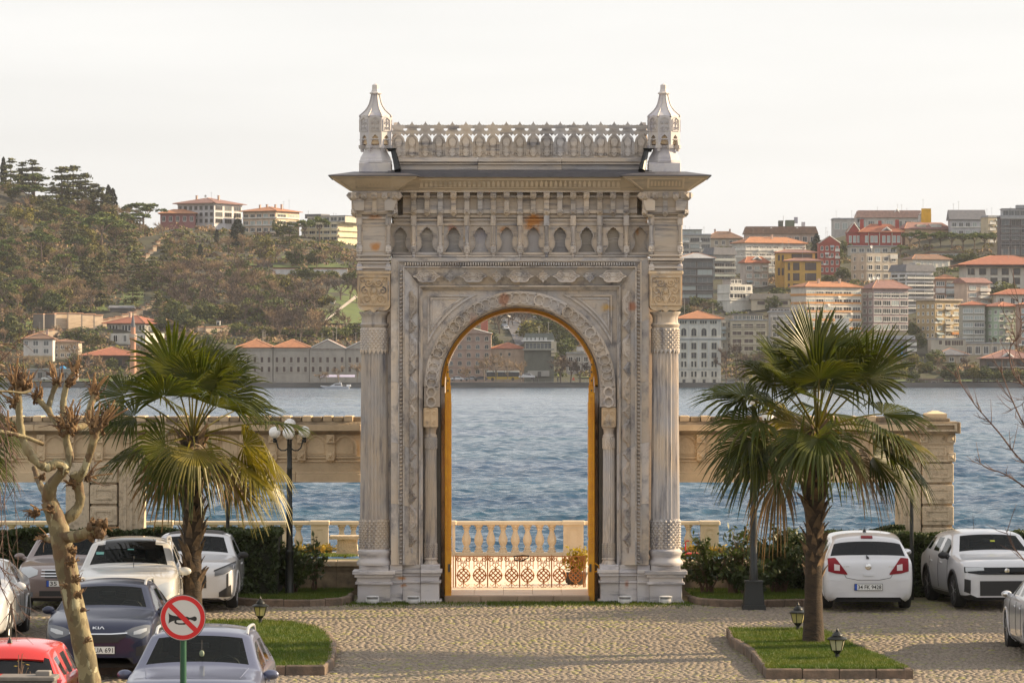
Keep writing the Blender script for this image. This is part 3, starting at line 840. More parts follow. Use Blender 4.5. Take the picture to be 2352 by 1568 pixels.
# --- slender colonnettes carrying the arch
def fluted(mb, cx, cy, rb, rt, z0, z1, nf=20, deep=0.12, lev=8):
 n = nf*4
 rings = [[(cx + r_*math.cos(2*PI*k/n), cy + r_*math.sin(2*PI*k/n), z0+(z1-z0)*i/lev) for k in range(n)
    for r_ in [ (rb+(rt-rb)*i/lev)*(1-deep*(1 if k % 4 == 2 else 0.62 if k % 4 in (1,3) else 0)) ]] for i in range(lev+1)]
 return mb.loft(rings, True)
def diamond_band(mb, cx, cy, r, z0, z1, nr, nc, proud=0.03):
 mb.lathe([(r, z0), (r, z1)], 32, cx, cy)
 dz = (z1-z0)/nr
 for i in range(2*nr-1):
  for k in range(nc):
   a = 2*PI*(k + 0.5*(i % 2))/nc; zc = z0 + dz*(i+1)/2; da = PI/nc
   def P(aa, rr, zz): return (cx+rr*math.cos(aa), cy+rr*math.sin(aa), zz)
   q = 0.93
   L_, R_, T_, B_ = P(a-da*q, r, zc), P(a+da*q, r, zc), P(a, r, zc+dz/2*q), P(a, r, zc-dz/2*q)
   A = P(a, r+proud, zc)
   mb.add([L_, T_, R_, B_, A], [(0,1,4),(1,2,4),(2,3,4),(3,0,4)])
 return mb
for sx in (-1, 1):
 cx, cy = sx*D(204.5, .45), 0.44
 z = lambda v: Zv(v, .4)
 gpart(MB().bbox(cx-.15, cx+.15, cy-.19, cy+.2, z(1308), z(1297), .01), 'colonnette_plinth', mg_f)
 gpart(MB().lathe([(.145,z(1297)),(.15,z(1294)),(.13,z(1290)),(.12,z(1286)),(.14,z(1283)),(.13,z(1280))], 28, cx, cy), 'colonnette_base', mg_v, None, 40)
 gpart(diamond_band(MB(), cx, cy, .122, z(1280), z(1246), 4, 18, .014), 'diamond_band', mg_v)
 mb = MB(); fluted(mb, cx, cy, .120, .113, z(1246), z(1031), 18, .13); gpart(mb, 'colonnette_shaft', mg_v, None, 20)
 gpart(diamond_band(MB(), cx, cy, .118, z(1031), z(1003), 3, 18, .014), 'diamond_band', mg_v)
 gpart(MB().lathe([(.125,z(1003)),(.12,z(999)),(.10,z(996)),(.11,z(986)),(.13,z(983)),(.13,z(980))], 28, cx, cy), 'colonnette_neck', mg_v, None, 40)
 mb = MB(); mb.bbox(cx-.142, cx+.142, cy-.19, cy+.2, z(980), z(935), .02)
 for s2 in (-1, 1):
  curl(mb, cx+s2*.065, z(970), .05, 1.3, PI/2, -s2, cy-.195, .010, 14); curl(mb, cx+s2*.06, z(948), .05, 1.2, -PI/2, s2, cy-.195, .010, 14)
  mb.tube([(cx+s2*.12,cy-.19,z(975)),(cx+s2*.12,cy-.19,z(940)),(cx,cy-.19,z(938))], .009, 4)
 mb.tube([(cx,cy-.195,z(978)),(cx,cy-.195,z(940))], .012, 4)
 gpart(mb, 'colonnette_capital', mg_c)
# --- the big outer columns, front pair and rear pair
def big_column(sx, cy):
 cx = sx*D(334, cy); z = lambda v: Zv(v, cy); s = (80+cy)/F
 hw = 37*s
 for (v0, v1, e) in ((1378,1385,0.045),(1339,1378,0.0),(1334,1339,0.05),(1323,1334,0.015),(1316,1323,0.06),(1308,1316,0.10),(1297,1308,-0.03)):
  gpart(MB().bbox(cx-hw-e, cx+hw+e, cy-hw-e, cy+hw+e, Zv(v1,cy), Zv(v0,cy)-0.001, 0.008), 'plinth_course', mg_l)
 gpart(MB().lathe([(.335,z(1297)),(.35,z(1293)),(.34,z(1288)),(.30,z(1283)),(.295,z(1278)),(.315,z(1273)),(.33,z(1269)),(.325,z(1264)),(.285,z(1260))], 40, cx, cy), 'column_base', mg_l, None, 40)
 gpart(diamond_band(MB(), cx, cy, .283, z(1260), z(1191), 6, 20, .030), 'diamond_band', mg_v)
 mb = MB(); fluted(mb, cx, cy, .282, .255, z(1191), z(810), 22, .13, 12); gpart(mb, 'column_shaft', mg_v, None, 20)
 gpart(diamond_band(MB(), cx, cy, .258, z(808), z(752), 5, 20, .028), 'diamond_band', mg_v)
 mb = MB()
 for k in range(20):           # saw-tooth fringe under the upper band
  a = 2*PI*k/20; da = PI/20
  P = lambda aa, rr, zz: (cx+rr*math.cos(aa), cy+rr*math.sin(aa), zz)
  mb.add([P(a-da,.27,z(803)),P(a+da,.27,z(803)),P(a,.27,z(814)),P(a,.285,z(804))], [(0,1,3),(1,2,3),(2,0,3)])
 gpart(mb, 'column_fringe', mg_v)
 gpart(MB().lathe([(.255,z(752)),(.275,z(749)),(.285,z(745)),(.25,z(741)),(.245,z(730)),(.265,z(724)),(.30,z(719)),(.30,z(716))], 40, cx, cy), 'column_neck', mg_v, None, 40)
 w = .318; mb = MB()
 prof = [(-w, z(630)), (w, z(630)), (w, z(700))] + [(w-.12+.12*math.cos(a), z(700)-.12*math.sin(a)) for a in np.linspace(0.2, PI/2, 5)] + [(.07, z(712)), (0, z(718)), (-.07, z(712))] + \
   [(-w+.12-.12*math.sin(a), z(700)-.12*math.cos(a)) for a in np.linspace(0, PI/2-.2, 5)] + [(-w, z(700))]
 prof = [(p[0]+cx, p[1]) for p in prof]
 mb.poly(prof, cy-w, cy+w)
 gpart(mb, 'capital', mg_c)
 fr = [(-w+.02, z(634)), (w-.02, z(634)), (w-.02, z(702)), (-w+.02, z(702))]; fi = [(-w+.05, z(638)), (w-.05, z(638)), (w-.05, z(698)), (-w+.05, z(698))]
 mb = MB()
 mb.poly([(p[0]+cx, p[1]) for p in fr], cy-w-.03, cy-w+.001, holes=[[(p[0]+cx, p[1]) for p in fi]])
 for s2 in (-1, 1):
  for (px, v, r, t, a0, sg, rad) in ((.10,650,.085,1.35,PI,1,.017),(.17,668,.075,1.2,PI/2,-1,.016),(.14,688,.095,1.4,-PI/2,1,.018),(.07,672,.05,1.1,0,-1,.014),(.20,645,.05,1.0,PI/2,-1,.013)):
   curl(mb, cx+s2*px, z(v), r, t, a0 if s2 > 0 else PI-a0, sg*s2, cy-w-.008, rad, 18)
  mb.tube([(cx, cy-w-.012, z(700)), (cx+s2*.04, cy-w-.012, z(688)), (cx+s2*.09, cy-w-.012, z(678)), (cx+s2*.06, cy-w-.012, z(664)), (cx, cy-w-.012, z(656))], .016, 5)
 mb.ball((cx, cy-w, z(668)), .055, 10, 6, (1,.5,1.3)); mb.ball((cx, cy-w, z(648)), .045, 10, 6, (1,.5,1.2)); mb.ball((cx, cy-w, z(690)), .05, 10, 6, (1,.5,1.2))
 gpart(mb, 'capital_carving', mg_c, None, 40)
 gpart(MB().bbox(cx-w-.02, cx+w+.02, cy-w-.02, cy+w+.02, z(630)+.001, z(623), .01), 'abacus', mg_c)
 hw = 39*s
 gpart(MB().box(cx-hw+.06, cx+hw-.06, cy-hw+.06, cy+hw-.06, z(622.5), z(494)), 'pavilion_pier', mg_h)
 for (v0, v1, e) in ((613,617,.02),(602,606,.0),(594,599,.035),(586,589,.02),(500,504,.015),(508,511,-.02)):
  gpart(MB().bbox(cx-hw-e+.02, cx+hw+e-.02, cy-hw-e+.02, cy+hw+e-.02, z(v1), z(v0), .006), 'string_course', mg_h)
 for q in (-1, 1):
  pinn = MB(); px, py = cx+q*(hw-.055), cy-hw+.06
  pinn.box(px-.055, px+.055, py-.055, py+.055, z(621), z(612)); pinn.lathe([(.05,z(612)),(.055,z(609)),(.03,z(606)),(.035,z(603)),(.012,z(599)),(.004,z(596))], 10, px, py)
  gpart(pinn, 'pinnacle', mg_w, None, 40)
 niche_panel(cx, cy-hw+.05, 30*s, 515, 580, cy)
 for q in (-1, 1): colonnette_small(cx+q*(hw-.05), cy-hw+.045, cy)
def niche_outline(cx, w, v0, v1, y):
 """ogee-headed, waisted niche outline"""
 z0, z1 = Zv(v1, y), Zv(v0, y); h = z1-z0
 half = [(1.0,0.0),(0.97,.05),(0.84,.12),(0.68,.20),(0.58,.32),(0.58,.44),(0.66,.54),(0.76,.62),(0.74,.72),(0.60,.77),(0.58,.84),(0.38,.88),(0.30,.94),(0.10,.965),(0.0,1.0)]
 pts = [(cx + a*w/2, z0 + b*h) for a, b in half]
 return pts + [(2*cx - p[0], p[1]) for p in reversed(pts[:-1])]
def niche_panel(cx, yf, hw, v0, v1, yd, back=None):
 z0, z1 = Zv(v1, yd), Zv(v0, yd)
 pts = [(cx-hw, z0), (cx+hw, z0), (cx+hw, z1), (cx-hw, z1)]
 hole = niche_outline(cx, hw*1.45, v0+9, v1-7, yd)
 mb = MB().poly(pts, yf+.03, yf+.12, holes=[hole])
 p = gpart(mb, 'niche_panel', mg_h)
 gpart(MB().box(cx-hw, cx+hw, yf+.15, yf+.165, z0, z1), 'niche_back', back or mg_w)
 e1 = hw*.98; e2 = hw*.84
 mb = MB().poly([(cx-e1,z0+.01),(cx+e1,z0+.01),(cx+e1,z1-.01),(cx-e1,z1-.01)], yf, yf+.031, holes=[[(cx-e2,z0+.05),(cx+e2,z0+.05),(cx+e2,z1-.05),(cx-e2,z1-.05)]])
 gpart(mb, 'niche_frame', mg_h)
 rim = niche_outline(cx, hw*1.62, v0+7, v1-6, yd)
 gpart(MB().poly(rim, yf+.012, yf+.031, holes=[hole]), 'niche_rim', mg_h)
def colonnette_small(cx, cy, yd):
 z = lambda v: Zv(v, yd); w = .055
 mb = MB().bbox(cx-w, cx+w, cy-w, cy+w, z(518), z(495), .008); mb.poly([(cx-.03,z(515)),(cx+.03,z(515)),(cx+.03,z(503)),(cx,z(499)),(cx-.03,z(503))], cy-w-.012, cy-w+.002)
 gpart(mb, 'colonnette_block', mg_v)
 gpart(MB().lathe([(.035,z(518)),(.05,z(521)),(.042,z(524)),(.045,z(527)),(.038,z(529)),(.041,z(555)),(.036,z(557)),(.05,z(560)),(.04,z(563)),(.05,z(566))], 12, cx, cy), 'colonnette_shaft', mg_v, None, 40)
 mb = MB().bbox(cx-w, cx+w, cy-w, cy+w, z(579), z(566), .008); mb.add([(cx-.035,cy-w,z(572.5)),(cx,cy-w,z(568.5)),(cx+.035,cy-w,z(572.5)),(cx,cy-w,z(576.5)),(cx,cy-w-.02,z(572.5))], [(0,1,4),(1,2,4),(2,3,4),(3,0,4)])
 gpart(mb, 'colonnette_block', mg_v)
 gpart(MB().lathe([(.045,z(579)),(.05,z(582)),(.03,z(585)),(.042,z(588)),(.03,z(591)),(.012,z(594))], 10, cx, cy), 'pendant', mg_v, None, 40)
CY0, CY1 = 0.27, GD-0.27
for cy in (CY0, CY1):
 for sx in (-1, 1): big_column(sx, cy)
# --- arcade of niches between the pavilions
yA = 0.30
mg_d = marble('marble_grey_dark', (0.4,0.4,3.0), base=(0.31,0.30,0.305), beige=(0.39,0.34,0.28), vein=(0.19,0.18,0.185))
NB = [mg_d, mg_d, mg_d, mg_w, mg_w, mg_w, mg_d, mg_d, mg_d, mg_h]
for k in range(10): niche_panel(U(919.8+61.1*k, yA), yA, 27*(80+yA)/F, 512, 586, yA, NB[k])
for k in range(9): colonnette_small(U(950+61.1*k, .2), .22, .2)
for (v0, v1, yo) in ((494,499,.24),(503,507,.27),(586,590,.20),(590.5,592,.26)):
 for q in range(4):
  a, b_ = -292 + 146*q, -292 + 146*(q+1)
  gpart(MB().box(D(a,yo)+.002, D(b_,yo)-.002, yo, .63, Zv(v1,yo), Zv(v0,yo)), 'string_course', mg_h)
# --- bracket course: ribs with pyramid studs, back panels
yB = 0.22
def bracket(x, yd, name='bracket'):
 z = lambda v: Zv(v, yd); w = .058
 mb = MB()
 mb.box(x-w, x+w, yd-.17, yd+.2, z(455), z(441.5))
 mb.add([(x-w,yd-.17,z(455)),(x+w,yd-.17,z(455)),(x+w,yd-.17,z(441.5)),(x-w,yd-.17,z(441.5)),(x,yd-.215,z(448))], [(0,1,4),(1,2,4),(2,3,4),(3,0,4)])
 mb.frustum((x-w,x+w,yd-.17,yd+.1), z(455)-.001, (x-.004,x+.004,yd-.12,yd+.1), z(460))
 mb.box(x-w*.82, x+w*.82, yd-.06, yd+.2, z(486), z(455.5))
 mb.add([(x-w,yd-.07,z(492)),(x+w,yd-.07,z(492)),(x+w,yd-.07,z(482)),(x-w,yd-.07,z(482)),(x,yd-.13,z(487))], [(0,1,4),(1,2,4),(2,3,4),(3,0,4)])
 mb.frustum((x-w,x+w,yd-.07,yd+.1), z(492), (x-.004,x+.004,yd-.03,yd+.1), z(497))
 return gpart(mb, name, mg_h)
for k in range(17): bracket(U(950+30.55*k, yB-.1), yB)
for k in range(-1, 17):
 x0, x1 = U(950+30.55*k, yB)+.05, U(950+30.55*(k+1), yB)-.05
 gpart(MB().box(x0, x1, yB+.03, yB+.4, Zv(494), Zv(441.5)), 'bracket_panel', mg_h)
 gpart(MB().box(x0+.001, x1-.001, yB-.03, yB+.029, Zv(453), Zv(447.5)), 'bracket_rail', mg_h)
 gpart(MB().box(x0+.001, x1-.001, yB-.04, yB+.029, Zv(489), Zv(481)), 'bracket_rail', mg_h)
# --- cornice: cove with a blind arcade, lead eaves
def cove(x0, x1, yb, yt, v0, v1, name, nb, sides=None):
 """sloping cove face from (yb at v1) out to (yt at v0)"""
 z0, z1 = Zv(v1, yb), Zv(v0, yt)
 mb = MB()
 mb.loft([[(x0,yb,z0),(x1,yb,z0),(x1,yb+.6,z0),(x0,yb+.6,z0)],[(x0,yt,z1),(x1,yt,z1),(x1,yb+.6,z1),(x0,yb+.6,z1)]])
 gpart(mb, name, mg_k)
def P3(x, t, yb, yt, z0, z1, off): return (x, yb+(yt-yb)*t-off, z0+(z1-z0)*t)
def cove_arcade(x0, x1, yb, yt, v0, v1, n, name):
 z0, z1 = Zv(v1, yb), Zv(v0, yt); mb = MB()
 fr = 0.03
 for (ta, tb_, off) in ((.05,.16,.02),(.24,.32,.03),(.80,.90,.03)):
  mb.loft([[P3(x0,ta,yb,yt,z0,z1,0),P3(x1,ta,yb,yt,z0,z1,0),P3(x1,tb_,yb,yt,z0,z1,0),P3(x0,tb_,yb,yt,z0,z1,0)],[P3(x0,ta,yb,yt,z0,z1,off),P3(x1,ta,yb,yt,z0,z1,off),P3(x1,tb_,yb,yt,z0,z1,off),P3(x0,tb_,yb,yt,z0,z1,off)]])
 for k in range(n):
  x = x0 + (x1-x0)*(k+.5)/n; w = (x1-x0)/n*.30
  A = [(x-w,.34),(x+w,.34),(x+w,.60),(x+w*.5,.72),(x,.77),(x-w*.5,.72),(x-w,.60)]
  B = [(x+(p[0]-x)*.5, .34+(p[1]-.34)*.8+.03) for p in A]
  mb.loft([[P3(p[0],p[1],yb,yt,z0,z1,0) for p in A],[P3(p[0],p[1],yb,yt,z0,z1,.028) for p in A]])
 gpart(mb, name, mg_k)
xm = D(291)
cove(-xm, xm, yB-.16, -.30, 407, 441, 'cornice_cove', 40)
cove_arcade(-D(231), D(231), yB-.16, -.30, 407, 441, 42, 'cornice_arcade')
gpart(MB().box(-xm, xm, yB-.2, .5, Zv(441.4), Zv(438)), 'string_course', mg_h)
gpart(MB().box(-xm-.15, xm+.15, -.36, GD+.3, Zv(406.8,-.36), Zv(397,-.36)), 'lead_eave', m_lead)
gpart(MB().frustum((-xm-.1,xm+.1,-.30,GD+.25), Zv(397,-.3)+.001, (-xm-.1,xm+.1,.06,GD-.1), Zv(390)), 'lead_gutter', m_lead)
for k in range(10):
 gpart(MB().box(D(-220+48*k)-.015, D(-220+48*k)+.015, -.372, -.359, Zv(406,-.36), Zv(397,-.36)), 'lead_seam', m_lead)
for cy, sg in ((CY0, 1), (CY1, -1)):
 for sx in (-1, 1):
  cx = sx*D(332.5, cy); hw = .335
  ho = .84
  for (va, vb_, e0, e1, nm) in ((494,489,.34,.37,'string_course'),(489,478,.37,.345,'string_course'),(478,455,.345,.41,'bracket_block'),(455,446,.43,.44,'string_course'),(446,441,.44,.42,'string_course')):
   gpart(MB().frustum((cx-e0,cx+e0,cy-e0,cy+e0), Zv(va,cy), (cx-e1,cx+e1,cy-e1,cy+e1), Zv(vb_,cy)-.001), nm, mg_h)
  for q in range(5):
   for face in range(3):
    px = -0.40 + 0.2*q
    mb = MB(); w = .055
    z = lambda v: Zv(v, cy-.4)
    mb.box(-w, w, -.50, -.3, z(456), z(442)); mb.add([(-w,-.50,z(456)),(w,-.50,z(456)),(w,-.50,z(442)),(-w,-.50,z(442)),(0,-.55,z(449))], [(0,1,4),(1,2,4),(2,3,4),(3,0,4)])
    mb.frustum((-w,w,-.50,-.3), z(456)-.001, (-.01,.01,-.42,-.3), z(462))
    if q in (0, 2, 4):
     mb.frustum((-w*.8,w*.8,-.375,-.2), z(484), (-w*.8,w*.8,-.44,-.2), z(456.5))
     mb.add([(-w,-.375,z(492)),(w,-.375,z(492)),(w,-.385,z(481)),(-w,-.385,z(481)),(0,-.45,z(486.5))], [(0,1,4),(1,2,4),(2,3,4),(3,0,4)])
     mb.frustum((-w,w,-.375,-.25), z(492), (-.01,.01,-.33,-.25), z(498))
    rot = (0, sx*PI/2, -sx*PI/2)[face]
    m4 = Matrix.Translation((cx, cy, 0)) @ Matrix.Rotation(rot, 4, 'Z') @ Matrix.Scale(sg if face == 0 else 1, 4, (0,1,0)) @ Matrix.Translation((px, 0, 0))
    o = MB(); o.join(mb, m4); gpart(o, 'bracket', mg_h)
  e0, e1 = .43, ho
  mb = MB().frustum((cx-e0,cx+e0,cy-e0,cy+e0), Zv(440.8,cy), (cx-e1,cx+e1,cy-e1,cy+e1), Zv(405,cy-.8)); gpart(mb, 'cornice_cove', mg_k)
  for face in range(3):
   rot = (0, sx*PI/2, -sx*PI/2)[face]
   tmp = MB(); z0, z1 = Zv(440.8,cy), Zv(405,cy-.8)
   def pp(x, t, off):
    e = e0+(e1-e0)*t; return (x, -e-off, z0+(z1-z0)*t)
   def slab(x00, x01, x10, x11, ta, tb_, off):
    tmp.loft([[pp(x00,ta,-.01),pp(x01,ta,-.01),pp(x11,tb_,-.01),pp(x10,tb_,-.01)],[pp(x00,ta,off),pp(x01,ta,off),pp(x11,tb_,off),pp(x10,tb_,off)]])
   slab(-.36,.36,-.36,.36,.14,.22,.025); slab(-.36,.36,-.36,.36,.80,.88,.025); slab(-.36,-.32,-.36,-.32,.22,.80,.024); slab(.32,.36,.32,.36,.22,.80,.024)
   for s2 in (-1, 1):
    slab(s2*.44-.02,s2*.44+.02,s2*.72-.02,s2*.72+.02,.10,.88,.02); slab(min(s2*.44,s2*.74),max(s2*.44,s2*.74),min(s2*.44,s2*.74),max(s2*.44,s2*.74),.80,.88,.019)
   for k in range(9):
    x = -.27+.0675*k; w = .016
    A = [(x-w,.34),(x+w,.34),(x+w,.60),(x,.70),(x-w,.60)]
    tmp.loft([[pp(p[0],p[1],-.01) for p in A],[pp(p[0],p[1],.025) for p in A]])
   m4 = Matrix.Translation((cx, cy, 0)) @ Matrix.Rotation(rot, 4, 'Z') @ (Matrix.Scale(sg, 4, (0,1,0)) if face == 0 else Matrix.Identity(4))
   o = MB(); o.join(tmp, m4); gpart(o, 'cornice_arcade', mg_k)
  e2 = ho+.035
  gpart(MB().box(cx-e2, cx+e2, cy-e2, cy+e2, Zv(405,cy-.8)+.001, Zv(402.2,cy-.8)), 'lead_eave', m_lead)
  gpart(MB().frustum((cx-e2+.01,cx+e2-.01,cy-e2+.01,cy+e2-.01), Zv(402.2,cy-.8)+.001, (cx-.40,cx+.40,cy-.40,cy+.40), Zv(396.5,cy)), 'pavilion_roof', m_lead)
# --- attic block and pierced cresting
for (v0, v1, y0) in ((377.5,390,.16),(375,377.3,.10),(371.5,374.8,.20),(362.5,371.3,.13)):
 for q in range(3):
  a = D(-289+192.7*q, y0); b_ = D(-289+192.7*(q+1), y0)
  gpart(MB().bbox(a+.002, b_-.002, y0, GD-.25-y0, Zv(v1,y0), Zv(v0,y0)-.001, .006), 'attic_course', mg_h)
def cresting(yc):
 s = (80+yc)/F; z = lambda v: Zv(v, yc) - Zv(362.3, yc)
 pw = 30.95
 mb = MB()
 half = [(15.46,362.3),(15.46,327),(14.2,324.8),(13.2,319),(10.8,314.8),(6.8,311.4),(5.0,308.8),(6.0,307.0),(8.6,308.6),(10.4,311.4),(12.6,311.8),(14.0,309.0),(15.46,308.0),(15.46,301.0),(13.4,300.8),(11.4,298.8),(10.4,296.8),(12.0,294.6),(13.8,295.2),(15.46,294.4),(15.46,287.6),(12,288.0),(9,286.6),(6.5,288),(3.8,286.0),(1.8,283.2),(0.0,279.0)]
 pts = [(x*s, z(v)) for x, v in half] + [(-x*s, z(v)) for x, v in reversed(half[:-1])]
 mb.poly(pts, -.05, .05)
 leaf = [(11.5,350),(11.8,320.5),(8,315.5),(0,309.5)]
 cart = [(0,312),(3,316),(7,321),(8.6,324),(6.6,333),(3.4,340),(5.6,346),(7.4,352),(4.4,357.5),(0,361)]
 cpts = [(x*s, z(v)) for x, v in cart] + [(-x*s, z(v)) for x, v in reversed(cart[1:-1])]
 mb.poly(cpts, -.085, -.049)
 fr = [(11.2,358),(11.4,330),(12.4,321),(9,317),(4,313),(0,308.5)]
 fo = [(x*s, z(v)) for x, v in fr] + [(-x*s, z(v)) for x, v in reversed(fr[:-1])]
 fi = [(x*.86*s, z(v+2.2 if v < 350 else v-1.5)) for x, v in fr] + [(-x*.86*s, z(v+2.2 if v < 350 else v-1.5)) for x, v in reversed(fr[:-1])]
 mb.poly(fo, -.075, -.049, holes=[fi])
 mb.lathe([(.001,-.01),(.034,-.01),(.036,.02),(.001,.025)], 12)
 nv = 48
 mb.v[-nv:] = [(x, -.085-zz, y+z(334)) for x, y, zz in mb.v[-nv:]]
 for sx in (-1, 1):
  curl(mb, sx*5*s, z(350), 3.2*s, 1.0, PI/2, -sx, -.088, .008, 9)
 st = [(0,291.5),(2.2,295),(5,296.2),(2.6,298),(0,302)]
 mb.poly([(x*s, z(v)) for x, v in st] + [(-x*s, z(v)) for x, v in reversed(st[1:-1])], -.07, -.049)
 st = [(15.4,347),(12.6,352.5),(15.4,358)]
 for sx in (-1, 1): mb.poly([(sx*x*s, z(v)) for x, v in st], -.075, -.049)
 me = mb.mesh('cresting_panel', mg_h)
 for k in range(19):
  link('cresting_panel', me, gate, (U(1194 + (k-9)*pw, yc)*1.0, yc, Zv(362.3, yc)))
 return me
cm = cresting(0.24)
for sx in (-1, 1):
 for k in range(7):
  link('cresting_panel', cm, gate, (sx*D(286), 0.62+0.262*k, Zv(362.3, .24)), (0, 0, sx*PI/2))
# --- corner turrets (octagonal, ogee cap)
def turret(sx, cy):
 cx = sx*D(331, cy); z = lambda v: Zv(v, cy)
 t = link('turret', None, gate)
 t.location = (cx, cy, 0)
 k8 = 1/math.cos(PI/8); a8 = PI/8
 def oc(prof, nm, m=mg_w, n=8): return MB().lathe([(r*k8 if n == 8 else r, zz) for r, zz in prof], n, 0, 0, a0=a8).build(nm, m, t)
 MB().bbox(-.315, .315, -.315, .315, z(397), z(375.5), .012).build('turret_block', mg_w, t)
 oc([(.315,z(375)),(.315,z(370.5)),(.30,z(368)),(.29,z(362)),(.25,z(354)),(.215,z(346)),(.215,z(343)),(.235,z(341)),(.235,z(336)),(.205,z(334))], 'turret_foot')
 oc([(.205,z(334)),(.255,z(332)),(.255,z(268))], 'turret_core', mg_c)
 ap = .305
 wd = ap*math.tan(PI/8)
 for k in range(8):
  a = k*PI/4
  pts = [(-wd,z(335)),(-wd*.62,z(335)),(-wd*.62,z(330)),(-wd*.46,z(324)),(-wd*.44,z(317)),(0,z(311)),(wd*.44,z(317)),(wd*.46,z(324)),(wd*.62,z(330)),(wd*.62,z(335)),(wd,z(335)),(wd,z(272)),(0,z(266)),(-wd,z(272))]
  mb = MB().poly(pts, -ap, -ap+.05)
  fr = [(-wd*.74,z(303)),(wd*.74,z(303)),(wd*.74,z(276)),(0,z(270)),(-wd*.74,z(276))]
  fi = [(x*.86, zz + (.012 if zz < z(290) else -.014)) for x, zz in fr]
  mb.poly(fr, -ap-.016, -ap+.001, holes=[fi])
  for s2 in (-1, 1):
   curl(mb, s2*wd*.30, z(296), .035, 1.2, -PI/2, s2, -ap-.005, .009, 9); curl(mb, s2*wd*.30, z(284), .035, 1.2, PI/2, -s2, -ap-.005, .009, 9)
  mb.tube([(0,-ap-.005,z(300)),(0,-ap-.005,z(275))], .009, 4)
  mb.tube([(-wd*.55,-ap-.004,z(322)),(wd*.55,-ap-.004,z(322))], .012, 4)
  mb.v = [tuple(Matrix.Rotation(a, 4, 'Z') @ Vector(p)) for p in mb.v]
  mb.build('turret_panel', mg_w, t)
  f = MB().frustum((-.045,.045,-.045,.045), z(342), (-.05,.05,-.05,.05), z(334.5))
  if k % 2: f.frustum((-.02,.02,-.02,.02), z(349), (-.03,.03,-.03,.03), z(342.2))
  f.v = [tuple(Matrix.Rotation(a+PI/8, 4, 'Z') @ (Vector(p) + Vector((0,-.29,0)))) for p in f.v]
  f.build('turret_foot_drop', mg_w, t)
 prof = [(.315,270),(.31,267),(.262,262),(.20,255),(.152,247),(.12,239),(.10,230),(.085,222),(.078,217)]
 oc([(r*.97, z(v)) for r, v in prof], 'turret_cap')
 mb = MB()
 for k in range(8):
  a = PI/8 + k*PI/4
  mb.tube([(r*k8*math.cos(a), r*k8*math.sin(a), z(v)+.004) for r, v in prof], .012, 4)
 mb.build('turret_ribs', mg_w, t)
 oc([(.078,z(217)),(.115,z(216)),(.115,z(213.5)),(.085,z(212)),(.068,z(205)),(.066,z(196)),(.062,z(195.5)),(.002,z(192))], 'turret_tip')
for cy in (CY0, CY1):
 for sx in (-1, 1): turret(sx, cy)
for sx in (-1, 1):
 mb = MB().tube([(sx*D(291), .02, Zv(346)), (sx*D(288), -.02, Zv(356)), (sx*D(284), -.08, Zv(372)), (sx*D(279), -.22, Zv(394))], [.05,.055,.06,.07], 8)
 mb.frustum((sx*D(294)-.06, sx*D(294)+.06, -.02, .1), Zv(348), (sx*D(295)-.1, sx*D(295)+.1, -.06, .14), Zv(341))
 gpart(mb, 'downpipe', mat('black_pipe', (0.012,0.014,0.014), 0.35), None, 40)
# --- door leaves, folded back along the passage: gilt stile with a stepped crest
for sx in (-1, 1):
 dx0, dx1 = D(156.5, 1.2), D(171, 1.2)
 leaf = link('door_leaf', None, gate); leaf.location = (0, 0, 0)
 prof = [(925,0),(910,0),(880,.0)]
 mb = MB()
 mb.bbox(dx0, dx1, .62, .80, Zv(1384), Zv(902), .012)
 for (w0, va, vb_) in ((.80,902,884),(.62,884,866),(.48,866,846),(.30,846,822)):
  c_ = dx0*.55 + dx1*.45 + (.02 if w0 < .5 else 0); h = (dx1-dx0)*w0/2
  mb.bbox(c_-h, c_+h, .64, .78, Zv(va)+.001, Zv(vb_), .014)
 o = mb.build('door_stile', m_gilt, leaf)
 if sx < 0: o.data.transform(Matrix.Scale(-1, 4, (1,0,0))); o.data.flip_normals()
 mb = MB()
 mb.box(dx0+.03, dx1-.03, .80, 2.15, Zv(1384), Zv(925))
 for k in range(7):
  a, b_ = 925+k*65, 925+(k+1)*65-8
  mb.box(dx0+.012, dx0+.031, .88, 2.08, Zv(b_), Zv(a))
 o = mb.build('door_panel', m_gilt, leaf)
 if sx < 0: o.data.transform(Matrix.Scale(-1, 4, (1,0,0))); o.data.flip_normals()
 mb = MB()                       # rope-carved edge
 for k in range(62):
  v = 912+k*5.8
  x0, x1 = dx0+(dx1-dx0)*.30, dx0+(dx1-dx0)*.66
  mb.loft([[(x0,.622,Zv(v+1.6)),(x1,.622,Zv(v-1.0)),(x1,.622,Zv(v+1.6)),(x0,.622,Zv(v+4.2))],[(x0,.606,Zv(v+2.0)),(x1,.606,Zv(v-.6)),(x1,.606,Zv(v+1.2)),(x0,.606,Zv(v+3.8))]])
 o = mb.build('rope_moulding', m_gilt, leaf)
 if sx < 0: o.data.transform(Matrix.Scale(-1, 4, (1,0,0))); o.data.flip_normals()
 mb = MB()
 for v in (835,852,872,895):
  mb.box(dx0+.05, dx1-.05, .615, .645, Zv(v+4), Zv(v))
 mb.box(dx0+.02, dx0+.06, .60, .625, Zv(1316), Zv(1298))
 o = mb.build('door_fitting', m_dark, leaf)
 if sx < 0: o.data.transform(Matrix.Scale(-1, 4, (1,0,0))); o.data.flip_normals()
mb = MB().tube([(D(174),.60,Zv(1296)),(D(183),.55,Zv(1302)),(D(184),.55,Zv(1312)),(D(174),.60,Zv(1316))], .012, 6)
gpart(mb, 'pull_handle', m_gilt)
